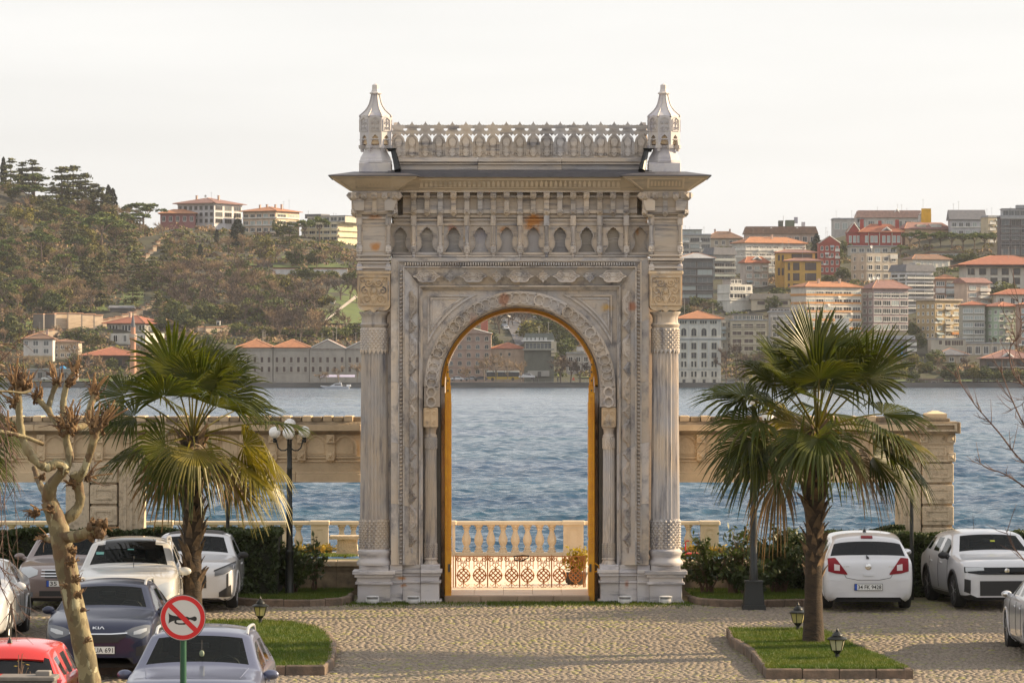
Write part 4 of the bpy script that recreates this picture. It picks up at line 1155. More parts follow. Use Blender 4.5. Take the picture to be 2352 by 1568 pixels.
# --- white floodlights at the foot of the gate
m_white = mat('white_paint', (0.74,0.74,0.76), 0.4)
wl = ['left column base of the stone gate', 'left pier base beside the open arch', 'right pier base beside the open arch', 'right column base of the stone gate']
for (u, txt) in zip((855.6, 949.5, 1435, 1529), wl):
 x = X_(u, 79.75)
 t = thing('floodlight', 'small white floodlight on the cobbles against the ' + txt, 'floodlight', (x, 79.72, gz(79.72)+0.02), 0, 'floodlights along the foot of the gate')
 MB().lathe([(.085,.0),(.10,.02),(.105,.03),(.11,.075),(.10,.085)], 16).build('housing', m_white, t, 40)
 MB().lathe([(.10,.086),(.108,.092),(.108,.118),(.095,.124)], 16).build('louvre', mat('grey_louvre', (0.22,0.22,0.23), 0.4), t, 40)
 MB().lathe([(.095,.1245),(.125,.127),(.128,.14),(.10,.147),(.02,.15)], 16).build('cap', m_white, t, 40)
 for q in (-1, 1): MB().box(q*.118-.012, q*.118+.012, -.02, .02, .03, .12).build('bracket', m_white, t)
# ------------------------------------------------------------------ garden walls either side of the gate
m_wall = mat('wall_limestone', (0.68,0.52,0.335), 0.85, col2=(0.52,0.39,0.25), scale=1.6, bump=0.5, bscale=26, world=True, vary=0.06)
m_wallp = mat('wall_pitted', (0.62,0.50,0.355), 0.9, col2=(0.33,0.26,0.18), scale=9.0, contrast=(0.5,0.72), bump=0.9, bscale=30, world=True, vary=0.06)
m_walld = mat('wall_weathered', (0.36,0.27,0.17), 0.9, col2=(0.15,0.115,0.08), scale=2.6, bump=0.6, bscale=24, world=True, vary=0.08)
m_bal = mat('balustrade_stone', (0.66,0.52,0.355), 0.75, col2=(0.58,0.46,0.31), scale=2.0, bump=0.25, bscale=26, world=True)
YW = 83.3
def wx(u): return X_(u, YW)
def wz(v): return Z_(v, YW)
def wall_beam(u0, u1, label, merlons, pitch, niche0):
 w = thing('garden_wall', label, 'wall', (wx((u0+u1)/2), YW, 0)); p = lambda mb, nm, m=m_wall: mb.build(nm, m, w, world=True)
 x0, x1 = wx(u0), wx(u1)
 p(MB().box(x0, x1, YW, YW+.5, wz(1103), wz(965)), 'beam', m_wall)
 n = max(2, round((x1-x0)/1.4))
 for k in range(n):
  a, b = x0+(x1-x0)*k/n+.002, x0+(x1-x0)*(k+1)/n-.002
  p(MB().bbox(a, b, YW-.05, YW+.55, wz(1107), wz(1088), .012), 'architrave_stone')
  p(MB().bbox(a, b, YW-.03, YW+.53, wz(1087.5), wz(1083), .008), 'architrave_stone')
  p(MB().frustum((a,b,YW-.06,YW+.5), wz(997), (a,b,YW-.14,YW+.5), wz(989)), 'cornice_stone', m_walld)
  p(MB().bbox(a, b, YW-.18, YW+.65, wz(988.5), wz(975), .012), 'cornice_stone')
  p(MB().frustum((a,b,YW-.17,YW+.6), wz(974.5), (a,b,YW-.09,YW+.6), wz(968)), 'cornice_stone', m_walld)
  p(MB().bbox(a, b, YW-.04, YW, wz(1052), wz(1047), .005), 'string_course')
  p(MB().bbox(a, b, YW-.03, YW, wz(1060), wz(1057), .005), 'string_course')
 p(MB().box(x0, x1, YW-.02, YW+.5, wz(967.5), wz(957)), 'coping_bed', m_walld)
 u = u0 + 3; k = 0
 while u + 20 < u1:
  p(MB().bbox(wx(u), wx(u+21.5), YW-.09-.02*(k % 2), YW+.6, wz(967), wz(954.5 if k % 2 == 0 else 956.5), .014), 'coping_block', m_walld if k % 2 else m_wall)
  u += 23.8; k += 1
 u = niche0; k = 0
 while u < u1-8:
  if u > u0+6:
   for (va, vb_) in ((997,1017),(1036,1055)):
    if va == 1036: va, vb_ = 1034+2, 1057
    x, zc, h = wx(u), (wz(va)+wz(vb_))/2, .085
    mb = MB().bbox(x-h, x+h, YW-.10, YW+.02, zc-h, zc+h, .01)
    mb.add([(x-.05,YW-.10,zc-.05),(x+.05,YW-.10,zc-.05),(x+.05,YW-.10,zc+.05),(x-.05,YW-.10,zc+.05),(x,YW-.15,zc)], [(0,1,4),(1,2,4),(2,3,4),(3,0,4)])
    if va > 1030: mb.frustum((x-.07,x+.07,YW-.09,YW+.01), zc-h-.001, (x-.01,x+.01,YW-.04,YW+.01), zc-h-.05)
    p(mb, 'corbel')
   p(MB().box(wx(u)-.05, wx(u)+.05, YW-.045, YW+.01, wz(1036), wz(1018)), 'corbel_rib')
  uc = u + pitch/2
  if uc+pitch/2 < u1+6 and uc > u0:
   cx, hw = wx(uc), (pitch*.36)/113.3
   arch = [(cx-hw,wz(1044)),(cx+hw,wz(1044)),(cx+hw,wz(1022)),(cx+hw*.86,wz(1014)),(cx+hw*.5,wz(1006)),(cx,wz(1001)),(cx-hw*.5,wz(1006)),(cx-hw*.86,wz(1014)),(cx-hw,wz(1022))]
   o = 1.16; oz = wz(1030)
   big = [(cx+(q[0]-cx)*o, max(wz(1046), oz+(q[1]-oz)*1.12)) for q in arch]
   p(MB().poly(big, YW-.035, YW+.01, holes=[arch]), 'blind_arch')
   p(MB().poly([(cx+(q[0]-cx)*.78, oz+(q[1]-oz)*.85) for q in arch], YW-.012, YW+.01), 'arch_panel')
  u += pitch; k += 1
 return w
def wall_pier(w, u0, u1, panels, reveal, label=None):
 """rusticated pier: panelled stones on one half, smooth pilaster on the other"""
 p = lambda mb, nm, m=m_wallp: mb.build(nm, m, w, world=True)
 ua, ub = panels
 a, b = wx(ua), wx(ub)
 p(MB().box(a+.02, b-.02, YW-.04, YW+.6, -.1, wz(1060)), 'pier_core', m_wallp)
 v = 1063; 
 while v < 1290:
  z1, z0 = wz(v), wz(v+44)
  mb = MB().bbox(a, b, YW-.13, YW+.62, z0+.006, z1-.006, .014); p(mb, 'pier_stone')
  fo = [(a+.09,z0+.09),(b-.09,z0+.09),(b-.09,z1-.08),(a+.09,z1-.08)]; fi = [(a+.125,z0+.125),(b-.125,z0+.125),(b-.125,z1-.115),(a+.125,z1-.115)]
  p(MB().poly(fo, YW-.152, YW-.129, holes=[fi]), 'pier_panel')
  v += 49
 a, b = wx(reveal[0]), wx(reveal[1])
 p(MB().bbox(min(a,b), max(a,b), YW-.06, YW+.55, -.1, wz(1060), .012), 'pilaster')
 for t in (.25, .5, .72):
  x = a+(b-a)*t; p(MB().box(x-.03, x+.03, YW-.085, YW-.055, -.1, wz(1062)), 'pilaster_rib')
wl_ = wall_beam(-70, 829, 'long beige limestone garden wall with blind arches left of the stone gate', 1, 66.5, 560-66.5*9)
wall_pier(wl_, 152, 330, (208, 270), (273, 330)); 
mbp = MB().bbox(wx(152), wx(206), YW-.10, YW+.6, -.1, wz(1062), .012); mbp.build('pilaster', m_wallp, wl_, world=True)
wr_ = wall_beam(1559, 2118, 'shorter beige limestone garden wall ending in a panelled pier right of the stone gate', 1, 66.5, 1572-66.5/2+4)
wall_pier(wr_, 2060, 2190, (2117, 2189), (2115, 2061))
p_ = lambda mb, nm, m=m_wallp: mb.build(nm, m, wr_, world=True)
p_(MB().box(wx(2115), wx(2189), YW-.1, YW+.6, wz(1060), wz(995)), 'pier_core')
for (va, vb_, e) in ((1060,1055,.03),(1019,1016,.02),(998,995,.03)): p_(MB().bbox(wx(2115)-e, wx(2189)+e, YW-.12-e, YW+.62+e, wz(va), wz(vb_), .006), 'string_course')
for u in (2120, 2184):
 for v in (1006, 1048):
  x, zc, h = wx(u), wz(v), .08
  mb = MB().bbox(x-h, x+h, YW-.17, YW+.02, zc-h, zc+h, .01); mb.add([(x-.05,YW-.17,zc-.05),(x+.05,YW-.17,zc-.05),(x+.05,YW-.17,zc+.05),(x-.05,YW-.17,zc+.05),(x,YW-.22,zc)], [(0,1,4),(1,2,4),(2,3,4),(3,0,4)])
  p_(mb, 'corbel')
fo = [(wx(2126),wz(1046)),(wx(2172),wz(1046)),(wx(2172),wz(1025)),(wx(2126),wz(1025))]; fi = [(x*1.0+(.03 if k in (0,3) else -.03), z+(.03 if k < 2 else -.03)) for k, (x, z) in enumerate(fo)]
p_(MB().poly(fo, YW-.125, YW-.099, holes=[fi]), 'pier_panel')
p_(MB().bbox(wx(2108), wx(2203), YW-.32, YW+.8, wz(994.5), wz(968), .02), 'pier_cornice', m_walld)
fo = [(wx(2120),wz(990)),(wx(2194),wz(990)),(wx(2194),wz(972)),(wx(2120),wz(972))]; fi = [(x+(.05 if k in (0,3) else -.05), z+(.04 if k < 2 else -.03)) for k, (x, z) in enumerate(fo)]
p_(MB().poly(fo, YW-.36, YW-.319, holes=[fi]), 'pier_panel', m_wallp)
p_(MB().bbox(wx(2114), wx(2180), YW-.2, YW+.7, wz(967.5), wz(960), .015), 'pier_cap', m_walld)
p_(MB().box(wx(2127), wx(2174), YW-.1, YW+.6, wz(959.5), wz(950)), 'pier_cap', m_wall)
p_(MB().frustum((wx(2127),wx(2174),YW-.1,YW+.6), wz(949.9), (wx(2145),wx(2156),YW+.2,YW+.3), wz(943)), 'pier_cap', m_wall)
for (u0, u1, lab) in ((560, 826, 'low stained retaining wall with stone coping left of the gate, behind the hedge end'), (1560, 1905, 'low stained retaining wall with stone coping right of the gate, behind the leafy shrub')):
 yw = 82.9
 t = thing('retaining_wall', lab, 'wall', (X_((u0+u1)/2, yw), yw, 0))
 xa, xb = X_(u0, yw), X_(u1, yw); n = 5
 for k in range(n):
  a, b = xa+(xb-xa)*k/n+.003, xa+(xb-xa)*(k+1)/n-.003
  MB().box(a, b, yw, yw+.36, -.2, .50).build('wall_stone', m_walld, t, world=True)
  MB().bbox(a, b, yw-.03, yw+.38, .502, .58, .01).build('wall_stone', m_walld, t, world=True)
  MB().bbox(a, b, yw-.09, yw+.42, .584, .68, .014).build('coping_stone', m_wall, t, world=True)
# ------------------------------------------------------------------ sea balustrade
YB_ = 97.3
def bx(u): return X_(u, YB_)
def bz(v): return Z_(v, YB_)
balm = MB().lathe([(.10,.0),(.10,.045),(.072,.06),(.072,.085),(.088,.10),(.062,.125),(.058,.15),(.085,.20),(.105,.26),(.107,.30),(.095,.36),(.066,.44),(.052,.50),(.056,.535),(.08,.55),(.08,.565),(.062,.58),(.075,.60),(.098,.61),(.098,.655)], 14).mesh('baluster', m_bal, 40)
for q in range(len(balm.polygons)): pass
def balustrade(u0, u1, peds, pitch, label, posts=()):
 t = thing('balustrade', label, 'balustrade', (bx((u0+u1)/2), YB_, .12))
 P = lambda mb, nm: mb.build(nm, m_bal, t, world=True)
 zb = .12
 P(MB().bbox(bx(u0), bx(u1), YB_-.14, YB_+.14, zb, zb+.08, .012), 'base_rail')
 P(MB().bbox(bx(u0), bx(u1), YB_-.13, YB_+.13, zb+.737, zb+.82, .02), 'hand_rail')
 P(MB().box(bx(u0)+.01, bx(u1)-.01, YB_-.09, YB_+.09, zb+.726, zb+.736), 'rail_fillet')
 spans = []; last = u0
 for (a, b) in peds:
  P(MB().bbox(bx(a), bx(b), YB_-.17, YB_+.17, zb, zb+.10, .012), 'pedestal_foot')
  P(MB().box(bx(a)+.02, bx(b)-.02, YB_-.15, YB_+.15, zb+.101, zb+.735), 'pedestal')
  aa, bb = bx(a)+.12, bx(b)-.12
  if bb-aa > .12: P(MB().poly([(aa,zb+.17),(bb,zb+.17),(bb,zb+.66),(aa,zb+.66)], YB_-.168, YB_-.149, holes=[[(aa+.03,zb+.20),(bb-.03,zb+.20),(bb-.03,zb+.63),(aa+.03,zb+.63)]]), 'pedestal_panel')
  P(MB().bbox(bx(a)-.02, bx(b)+.02, YB_-.19, YB_+.19, zb+.736, zb+.83, .02), 'pedestal_cap')
  spans.append((last, a)); last = b
 spans.append((last, u1))
 for (a, b) in spans:
  n = int((b-a)/pitch)
  if n < 1: continue
  off = ((b-a) - (n-1)*pitch)/2
  for k in range(n): link('baluster', balm, t, (bx(a+off+pitch*k)-t.location[0], 0, .08))
balustrade(-30, 352, [(150,196)], 33, 'cream stone balustrade on the sea edge at the far left, behind the left wall pier')
balustrade(352, 758, [(352,398),(713,756)], 32.5, 'cream stone balustrade on the sea edge between the left palm trunk and the gate')
balustrade(758.5, 1036, [(1000,1036)], 27, 'cream stone balustrade seen beside the left column base of the gate')
balustrade(1036.5, 1352, [(1037,1047),(1292,1342)], 28, 'cream stone balustrade framed by the open arch')
balustrade(1352.5, 1653, [(1607,1652)], 29, 'cream stone balustrade ending in a pedestal right of the gate')
# ------------------------------------------------------------------ iron scroll fence across the arch
YI = 83.55
m_iron = mat('terracotta_painted_iron', (0.46,0.20,0.065), 0.5, col2=(0.38,0.16,0.05), scale=8)
m_blackp = mat('black_painted_metal', (0.010,0.012,0.011), 0.38)
fence = thing('iron_fence', 'low scrollwork iron fence in faded terracotta paint across the open arch', 'fence', (X_(1193, YI), YI, .12))
zI = lambda v: Z_(v, YI) - .12
def scroll_unit():
 mb = MB(); s = YI/F; r = .0085
 w = 17.5*s
 for x in (-13*s, -6*s, 6*s, 13*s): mb.tube([(x,0,zI(1362)),(x,0,zI(1347 if abs(x) > 8*s else 1354))], r, 4); mb.tube([(x,0,zI(1278)),(x,0,zI(1306 if abs(x) > 8*s else 1296))], r, 4)
 for sx in (-1, 1):
  curl(mb, sx*10.5*s, zI(1284), 6.5*s, 1.4, PI/2, -sx, 0, r*1.1, 16); curl(mb, sx*10.5*s, zI(1356), 6.5*s, 1.4, -PI/2, sx, 0, r*1.1, 16)
  curl(mb, sx*4.5*s, zI(1290), 4*s, 1.1, PI/2, sx, 0, r, 12); curl(mb, sx*4.5*s, zI(1350), 4*s, 1.1, -PI/2, -sx, 0, r, 12)
  mb.tube([(sx*13*s,0,zI(1300)),(sx*8*s,0,zI(1296)),(0,0,zI(1304))], r, 4); mb.tube([(sx*13*s,0,zI(1341)),(sx*8*s,0,zI(1345)),(0,0,zI(1337))], r, 4)
 oct_ = [(14.5*s*math.cos(PI/8+k*PI/4), zI(1320.5)+15.5*s*math.sin(PI/8+k*PI/4)) for k in range(8)]
 for k in range(8):
  a, b = oct_[k], oct_[(k+1) % 8]
  mb.tube([(a[0],0,a[1]),((a[0]+b[0])/2*1.06,0,zI(1320.5)+((a[1]+b[1])/2-zI(1320.5))*1.06),(b[0],0,b[1])], r*1.5, 4)
 for k in range(-1, 2):
  for sg in (-1, 1):
   c_ = k*8*s; h = 11*s if k == 0 else 7.5*s
   mb.tube([(c_*.7-h, 0, zI(1320.5)-sg*c_*.7-sg*h), (c_*.7+h, 0, zI(1320.5)-sg*c_*.7+sg*h)], r*1.5, 4)
 for (x, v) in ((0,1306),(0,1335),(-14,1320.5),(14,1320.5),(0,1320.5)): mb.ball((x*s,0,zI(v)), 2.6*s, 6, 4, (1,.5,1))
 mb.tube([(0,0,zI(1305)),(0,0,zI(1292))], r, 4); mb.tube([(0,0,zI(1337)),(0,0,zI(1362))], r, 4)
 return mb.mesh('scroll_unit', m_iron, None, False)
su = scroll_unit()
Pf = lambda mb, nm: mb.build(nm, m_iron, fence)
for k in range(4):
 ua, ub = 1046.5+73.5*k, 1046.5+73.5*(k+1)
 xa, xb = X_(ua, YI)-fence.location[0], X_(ub, YI)-fence.location[0]
 pn = link('fence_panel', None, fence, ((xa+xb)/2, 0, 0)); hw = (xb-xa)/2
 MB().box(-hw+.012, hw-.012, -.009, .009, zI(1278.5), zI(1276)).build('top_bar', m_iron, pn)
 MB().box(-hw+.012, hw-.012, -.009, .009, zI(1364.5), zI(1362)).build('bottom_bar', m_iron, pn)
 for q in (-1, 1): link('scroll_unit', su, pn, (q*18.4*YI/F, 0, 0))
for k in range(5):
 x = X_(1046.5+73.5*k, YI)-fence.location[0]
 Pf(MB().box(x-.014, x+.014, -.014, .014, -.01, zI(1274)), 'fence_post')
for u in (1041, 1344):
 x = X_(u, YI)-fence.location[0]; Pf(MB().box(x-.012, x+.012, -.012, .012, -.01, zI(1275)), 'fence_post')
tag(MB().tube([(X_(1180,83.4),83.4,Z_(1277,83.4)),(X_(1183,83.4),83.38,Z_(1285,83.4)),(X_(1196,83.4),83.38,Z_(1288,83.4)),(X_(1214,83.4),83.38,Z_(1280,83.4)),(X_(1216,83.4),83.4,Z_(1276,83.4)),(X_(1200,83.4),83.42,Z_(1275,83.4)),(X_(1180,83.4),83.4,Z_(1277,83.4))], .014, 6).build('bicycle_lock', m_blackp), 'dark loop of chain lock hung over the middle of the iron fence', 'lock')
# ------------------------------------------------------------------ hedges and shrubs
m_leafd = mat('hedge_leaf', (0.030,0.050,0.012), 0.5, col2=(0.055,0.075,0.018), scale=2.0, world=True, trans=0.25)
m_leafl = mat('shrub_leaf', (0.045,0.065,0.016), 0.42, col2=(0.075,0.10,0.02), scale=3.0, world=True, trans=0.3)
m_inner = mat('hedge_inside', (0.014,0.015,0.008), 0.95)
m_twig = mat('twig_brown', (0.12,0.07,0.045), 0.8)
m_yel = mat('yellow_leaf', (0.48,0.33,0.015), 0.6, col2=(0.30,0.27,0.02), scale=4, world=True, trans=0.4)
m_gold = mat('golden_leaf', (0.40,0.24,0.02), 0.6, col2=(0.22,0.18,0.02), scale=4, world=True, trans=0.3)
def hedge(name, label, x0, x1, y0, y1, ztop, n, group=None, zf=None):
 t = thing('hedge', label, 'hedge', ((x0+x1)/2, (y0+y1)/2, 0))
 mb = MB()
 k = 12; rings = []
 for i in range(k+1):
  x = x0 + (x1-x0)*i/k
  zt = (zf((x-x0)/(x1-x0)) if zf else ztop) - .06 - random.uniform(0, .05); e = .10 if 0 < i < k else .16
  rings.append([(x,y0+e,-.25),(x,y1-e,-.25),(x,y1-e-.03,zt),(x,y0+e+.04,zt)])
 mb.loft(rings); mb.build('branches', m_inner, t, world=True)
 w, d, h = x1-x0, y1-y0, ztop+.2
 fr = RNG.uniform(size=n)
 area = np.array([w*h, w*d*1.4, d*h, d*h]); pr = np.cumsum(area/area.sum())
 X = x0 + w*RNG.uniform(size=n); Y = y0 + d*RNG.uniform(size=n)
 zt = np.array([zf(q) for q in (X-x0)/w]) if zf else np.full(n, ztop)
 Z = -.2 + (zt+.2)*RNG.uniform(size=n)
 f0 = fr < pr[0]; f1 = (fr >= pr[0]) & (fr < pr[1]); f2 = (fr >= pr[1]) & (fr < pr[2]); f3 = fr >= pr[2]
 und = .05*np.sin(X*5.1)+.04*np.sin(X*13+Z*9)
 Y[f0] = y0 + .07 + und[f0] + np.abs(RNG.normal(0,.05,f0.sum())); Z[f1] = zt[f1] - .03 + und[f1]*.7 - np.abs(RNG.normal(0,.035,f1.sum()))
 X[f2] = x0 + .05 + np.abs(RNG.normal(0,.06,f2.sum())); X[f3] = x1 - .05 - np.abs(RNG.normal(0,.06,f3.sum()))
 l = t.location
 me = quads_cloud(np.stack([X-l[0],Y-l[1],Z-l[2]],1), .045, m_leafd, 'leaves', 0.2, 1.1)
 tag(link('leaves', me, t), kind='stuff')
 return t
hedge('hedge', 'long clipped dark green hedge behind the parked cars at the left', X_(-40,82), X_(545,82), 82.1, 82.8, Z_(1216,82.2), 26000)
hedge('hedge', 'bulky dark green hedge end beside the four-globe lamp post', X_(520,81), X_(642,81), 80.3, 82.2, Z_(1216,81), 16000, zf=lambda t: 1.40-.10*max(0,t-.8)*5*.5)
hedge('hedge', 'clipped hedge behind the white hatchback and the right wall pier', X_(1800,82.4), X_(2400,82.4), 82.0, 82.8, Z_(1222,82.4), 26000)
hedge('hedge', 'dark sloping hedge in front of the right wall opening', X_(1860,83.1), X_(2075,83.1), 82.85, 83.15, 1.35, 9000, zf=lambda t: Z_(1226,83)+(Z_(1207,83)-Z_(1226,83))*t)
def shrub(name, label, cx, cy, z0, w, h, stems, nleaf, m=m_leafl, size=.06, seed=1, cat='shrub', droop=0.4):
 t = thing(name, label, cat, (cx, cy, z0)); rg = np.random.default_rng(seed); rd = random.Random(seed)
 mb = MB(); pts = []
 for s_ in range(stems):
  a = rd.uniform(0, 2*PI); ln = h*rd.uniform(.55, 1.05); out = w*.5*rd.uniform(.2, 1.0)
  path = []; x, y = rd.uniform(-.1,.1)*w, rd.uniform(-.1,.1)*w*.6
  for k in range(7):
   q = k/6
   path.append((x+out*math.cos(a)*q**1.3+rd.uniform(-.02,.02), y+out*.7*math.sin(a)*q**1.3, ln*q - .08*q*q))
   if k > 1: pts.append(path[-1])
  mb.tube(path, [.012*(1-.8*k/6)+.002 for k in range(7)], 4, False)
  for k in range(3):
   b = path[rd.randint(2, 5)]; aa = rd.uniform(0, 2*PI); l2 = h*.22*rd.uniform(.5,1.2)
   e = (b[0]+l2*math.cos(aa)*.8, b[1]+l2*math.sin(aa)*.6, b[2]+l2*rd.uniform(.1,.8))
   mb.tube([b, e], [.005,.002], 3, False)
   for q in (.4,.6,.8,1.0): pts.append(tuple(b[i]+(e[i]-b[i])*q for i in range(3)))
 mb.build('stems', m_twig, t, recalc=False)
 P = np.array(pts); sel = rg.integers(0, len(P), nleaf)
 c = P[sel] + rg.normal(0, .05, (nleaf, 3)) * np.array([1,1,.8])
 tag(link('leaves', quads_cloud(c, size, m, 'leaves', 0.3, 1.25, rng=rg), t), kind='stuff')
 return t
shrub('shrub', 'dense leafy shrub at the foot of the four-globe lamp post', X_(672,80.9), 81.0, .12, 1.3, 1.02, 26, 2600, m_leafl, .05, 3)
shrub('shrub', 'thin leafy sapling in front of the left balustrade pedestal', X_(722,81.6), 81.7, .12, .5, 1.15, 6, 130, m_leafl, .05, 8)
shrub('shrub', 'leafy open shrub beside the right column base of the gate', X_(1625,80.8), 80.9, .12, 1.2, 1.25, 20, 900, m_leafl, .055, 5)
shrub('shrub', 'sparse dark-leaved shrub left of the right lamp post', X_(1690,80.6), 80.7, .12, 1.2, 1.35, 18, 700, m_leafl, .055, 6)
shrub('shrub', 'dense bushy shrub between the right lamp post and the hedge', X_(1792,80.9), 81.2, .12, 1.5, 1.35, 30, 3600, m_leafd, .055, 7)
shrub('shrub', 'low dark shrub spreading behind the right lamp post base', X_(1722,80.3), 80.5, .12, 1.4, .75, 26, 1800, m_leafd, .055, 12)
shrub('shrub', 'bright yellow-leaved potted bush behind the iron fence', X_(1322,84.5), 84.6, .32, .62, .58, 18, 900, m_yel, .04, 9)
pot = thing('plant_pot', 'dark round planter under the bright yellow bush', 'planter', (X_(1322,84.5), 84.6, .12))
MB().lathe([(.15,0),(.2,.04),(.24,.2),(.26,.22),(.26,.25),(.22,.25),(.2,.2)], 16).build('bowl', mat('dark_planter', (0.06,0.055,0.05), 0.8), pot, 40)
for k, (u, yv, w, n, lab) in enumerate([(690,94,1.4,900,'row of yellow flowers before the balustrade behind the lamp post shrub'),(735,94,1.3,900,'yellow flower clump at the foot of the left balustrade pedestal'),(798,90,.6,260,'small yellow flower clump below the stone bench'),
      (1640,94,1.8,900,'yellow flower bed along the lawn edge right of the gate'),(1760,95,2.2,900,'yellow flower strip at the sea edge behind the right lamp post')]):
 zc = .70*(1-(yv-84.4)/13)+.14*((yv-84.4)/13)
 shrub('flower_bed', lab, X_(u, yv), yv, zc, w, .26, 26, n, m_gold, .035, 20+k, 'flower bed')
b = thing('stone_bench', 'small weathered stone bench beside the left column base', 'bench', (X_(802, 88), 88, .55))
MB().bbox(-.42,.42,-.2,.2,.36,.44,.015).build('seat', m_wallp, b); MB().frustum((-.28,.2,-.14,.14),.0,(-.24,.16,-.13,.13),.359).build('pedestal', m_wallp, b)
r_ = thing('garden_cart', 'small red cart with a tall handle on the lawn right of the gate', 'cart', (X_(1590, 84.9), 84.9, .66))
m_redp = mat('red_plastic', (0.62,0.02,0.025), 0.4)
MB().bbox(-.14,.16,-.1,.1,.02,.10,.02).build('tray', m_redp, r_); MB().tube([(-.14,0,.0),(-.14,0,.32),(-.12,0,.345),(-.06,0,.345)], .014, 6).build('handle', m_redp, r_)
for q in (-1,1): MB().tube([(.1,q*.1,.02),(.1,q*.125,.02)], .035, 10).build('wheel', m_blackp, r_)
# ------------------------------------------------------------------ lamps and poles
m_globe = mat('opal_globe', (0.82,0.80,0.78), 0.22, coat=0.4)
t = thing('lamp_post', 'tall black lamp post with four white globes left of the gate', 'lamp post', (X_(665, 80.6), 80.6, .13))
s_ = 80.6/F; zz = lambda v: Z_(v, 80.6) - .13
MB().lathe([(10*s_, 0), (10.5*s_, .03), (9.5*s_, .05), (9.5*s_, zz(1269)), (10.2*s_, zz(1268)), (10.2*s_, zz(1265)), (7.6*s_, zz(1262)), (7.2*s_, zz(1168)), (8*s_, zz(1167)), (7.6*s_, zz(1165)), (6.2*s_, zz(1163)), (6.0*s_, zz(1078)), (6.6*s_, zz(1077)), (6.6*s_, zz(1074)), (5.8*s_, zz(1072)), (5.6*s_, zz(1012)), (8*s_, zz(1008))], 16).build('pole', m_blackp, t, 40)
for q in (-1, 1):
 arm = [(q*5*s_, 0, zz(1030)), (q*10*s_, 0, zz(1034)), (q*19*s_, 0, zz(1034)), (q*26*s_, 0, zz(1028)), (q*29*s_, 0, zz(1018)), (q*30*s_, 0, zz(1010)), (q*34*s_, 0, zz(1008))]
 MB().tube(arm, .015, 6).build('arm', m_blackp, t, 40)
 MB().lathe([(3*s_, zz(1016)), (5*s_, zz(1012)), (3*s_, zz(1009)), (9*s_, zz(1000)), (9*s_, zz(997))], 12, q*34*s_, 0).build('cup', m_blackp, t, 40)
for (x, v, yo, r) in ((-34, 993, 0, 13.6), (34, 992, 0, 13.6), (0, 993.5, -.3, 14), (-.5, 975, .2, 13.6)):
 zc = Z_(v, 80.6) - .13
 MB().ball((x*s_, yo, zc), r*s_, 24, 14).build('globe', m_globe, t, 60)
 if yo: MB().tube([(x*s_, 0, zz(1020 if yo < 0 else 1010)), (x*s_, yo*.6, zz(1016 if yo < 0 else 1003)), (x*s_, yo, zc-r*s_+.01)], .015, 6).build('arm', m_blackp, t, 40)
t = thing('lamp_post', 'black lamp post on a large square pedestal, its top hidden in the right palm', 'lamp post', (X_(1731, 78.6), 78.6, gz(78.6)))
s_ = 78.6/F; zz = lambda v: Z_(v, 78.6) - t.location[2]
MB().frustum((-27*s_,27*s_,-.22,.22), -.02, (-26*s_,26*s_,-.21,.21), zz(1388)).build('pedestal_foot', m_blackp, t)
MB().frustum((-24*s_,24*s_,-.20,.20), zz(1388)+.001, (-19*s_,19*s_,-.16,.16), zz(1338)).build('pedestal', m_blackp, t)
MB().bbox(-21*s_,21*s_,-.175,.175, zz(1338)+.001, zz(1332), .01).build('pedestal_cap', m_blackp, t)
MB().lathe([(10.5*s_, zz(1332)), (9.8*s_, zz(1324)), (9.6*s_, zz(1303)), (8.4*s_, zz(1301)), (8.1*s_, zz(1169)), (9*s_, zz(1168)), (8.4*s_, zz(1165)), (6.6*s_, zz(1163)), (6*s_, zz(1000)), (5*s_, zz(930))], 16).build('pole', m_blackp, t, 40)
for q in (-1, 1):
 MB().tube([(q*4*s_,0,zz(990)),(q*20*s_,0,zz(995)),(q*29*s_,0,zz(985)),(q*32*s_,0,zz(972))], .015, 6).build('arm', m_blackp, t, 40)
 MB().ball((q*32*s_,0,zz(957)), 13.6*s_, 20, 12).build('globe', m_globe, t, 60)
MB().ball((0,0,zz(930)+.11), 13.6*s_, 20, 12).build('globe', m_globe, t, 60)
t = thing('floodlight_pole', 'thin black pole rising from the hedge beside the left palm', 'pole', (X_(523, 81.4), 81.4, .1))
zz = lambda v: Z_(v, 81.4) - .1
MB().lathe([(.04,0),(.036,zz(1150)),(.034,zz(1083))], 10).build('pole', m_blackp, t, 40)
MB().bbox(-.07,.07,-.07,.03,zz(1083),zz(1075),.01).build('lamp_head', mat('grey_metal', (0.30,0.29,0.28), 0.5, 0.4), t)
t = thing('floodlight_pole', 'thin black pole with a small grey floodlight before the right wall pier', 'pole', (X_(2094, 81.2), 81.2, .0))
zz = lambda v: Z_(v, 81.2)
MB().lathe([(.045,-.1),(.04,zz(1230)),(.034,zz(1101))], 10).build('pole', m_blackp, t, 40)
mb = MB().bbox(-.11,.09,-.12,.04,zz(1101),zz(1094),.012); mb.tube([(-.1,-.05,zz(1096)),(-.05,-.05,zz(1091)),(.08,-.05,zz(1094))], .02, 6); mb.build('lamp_head', mat('grey_metal', (0.3,0.3,0.3), 0.5), t)
m_lampglass = mat('yellowed_lantern_glass', (0.62,0.56,0.22), 0.35, col2=(0.55,0.50,0.24), scale=4, trans=0.3)
m_lampglass2 = mat('pale_lantern_glass', (0.62,0.60,0.40), 0.35, trans=0.3)
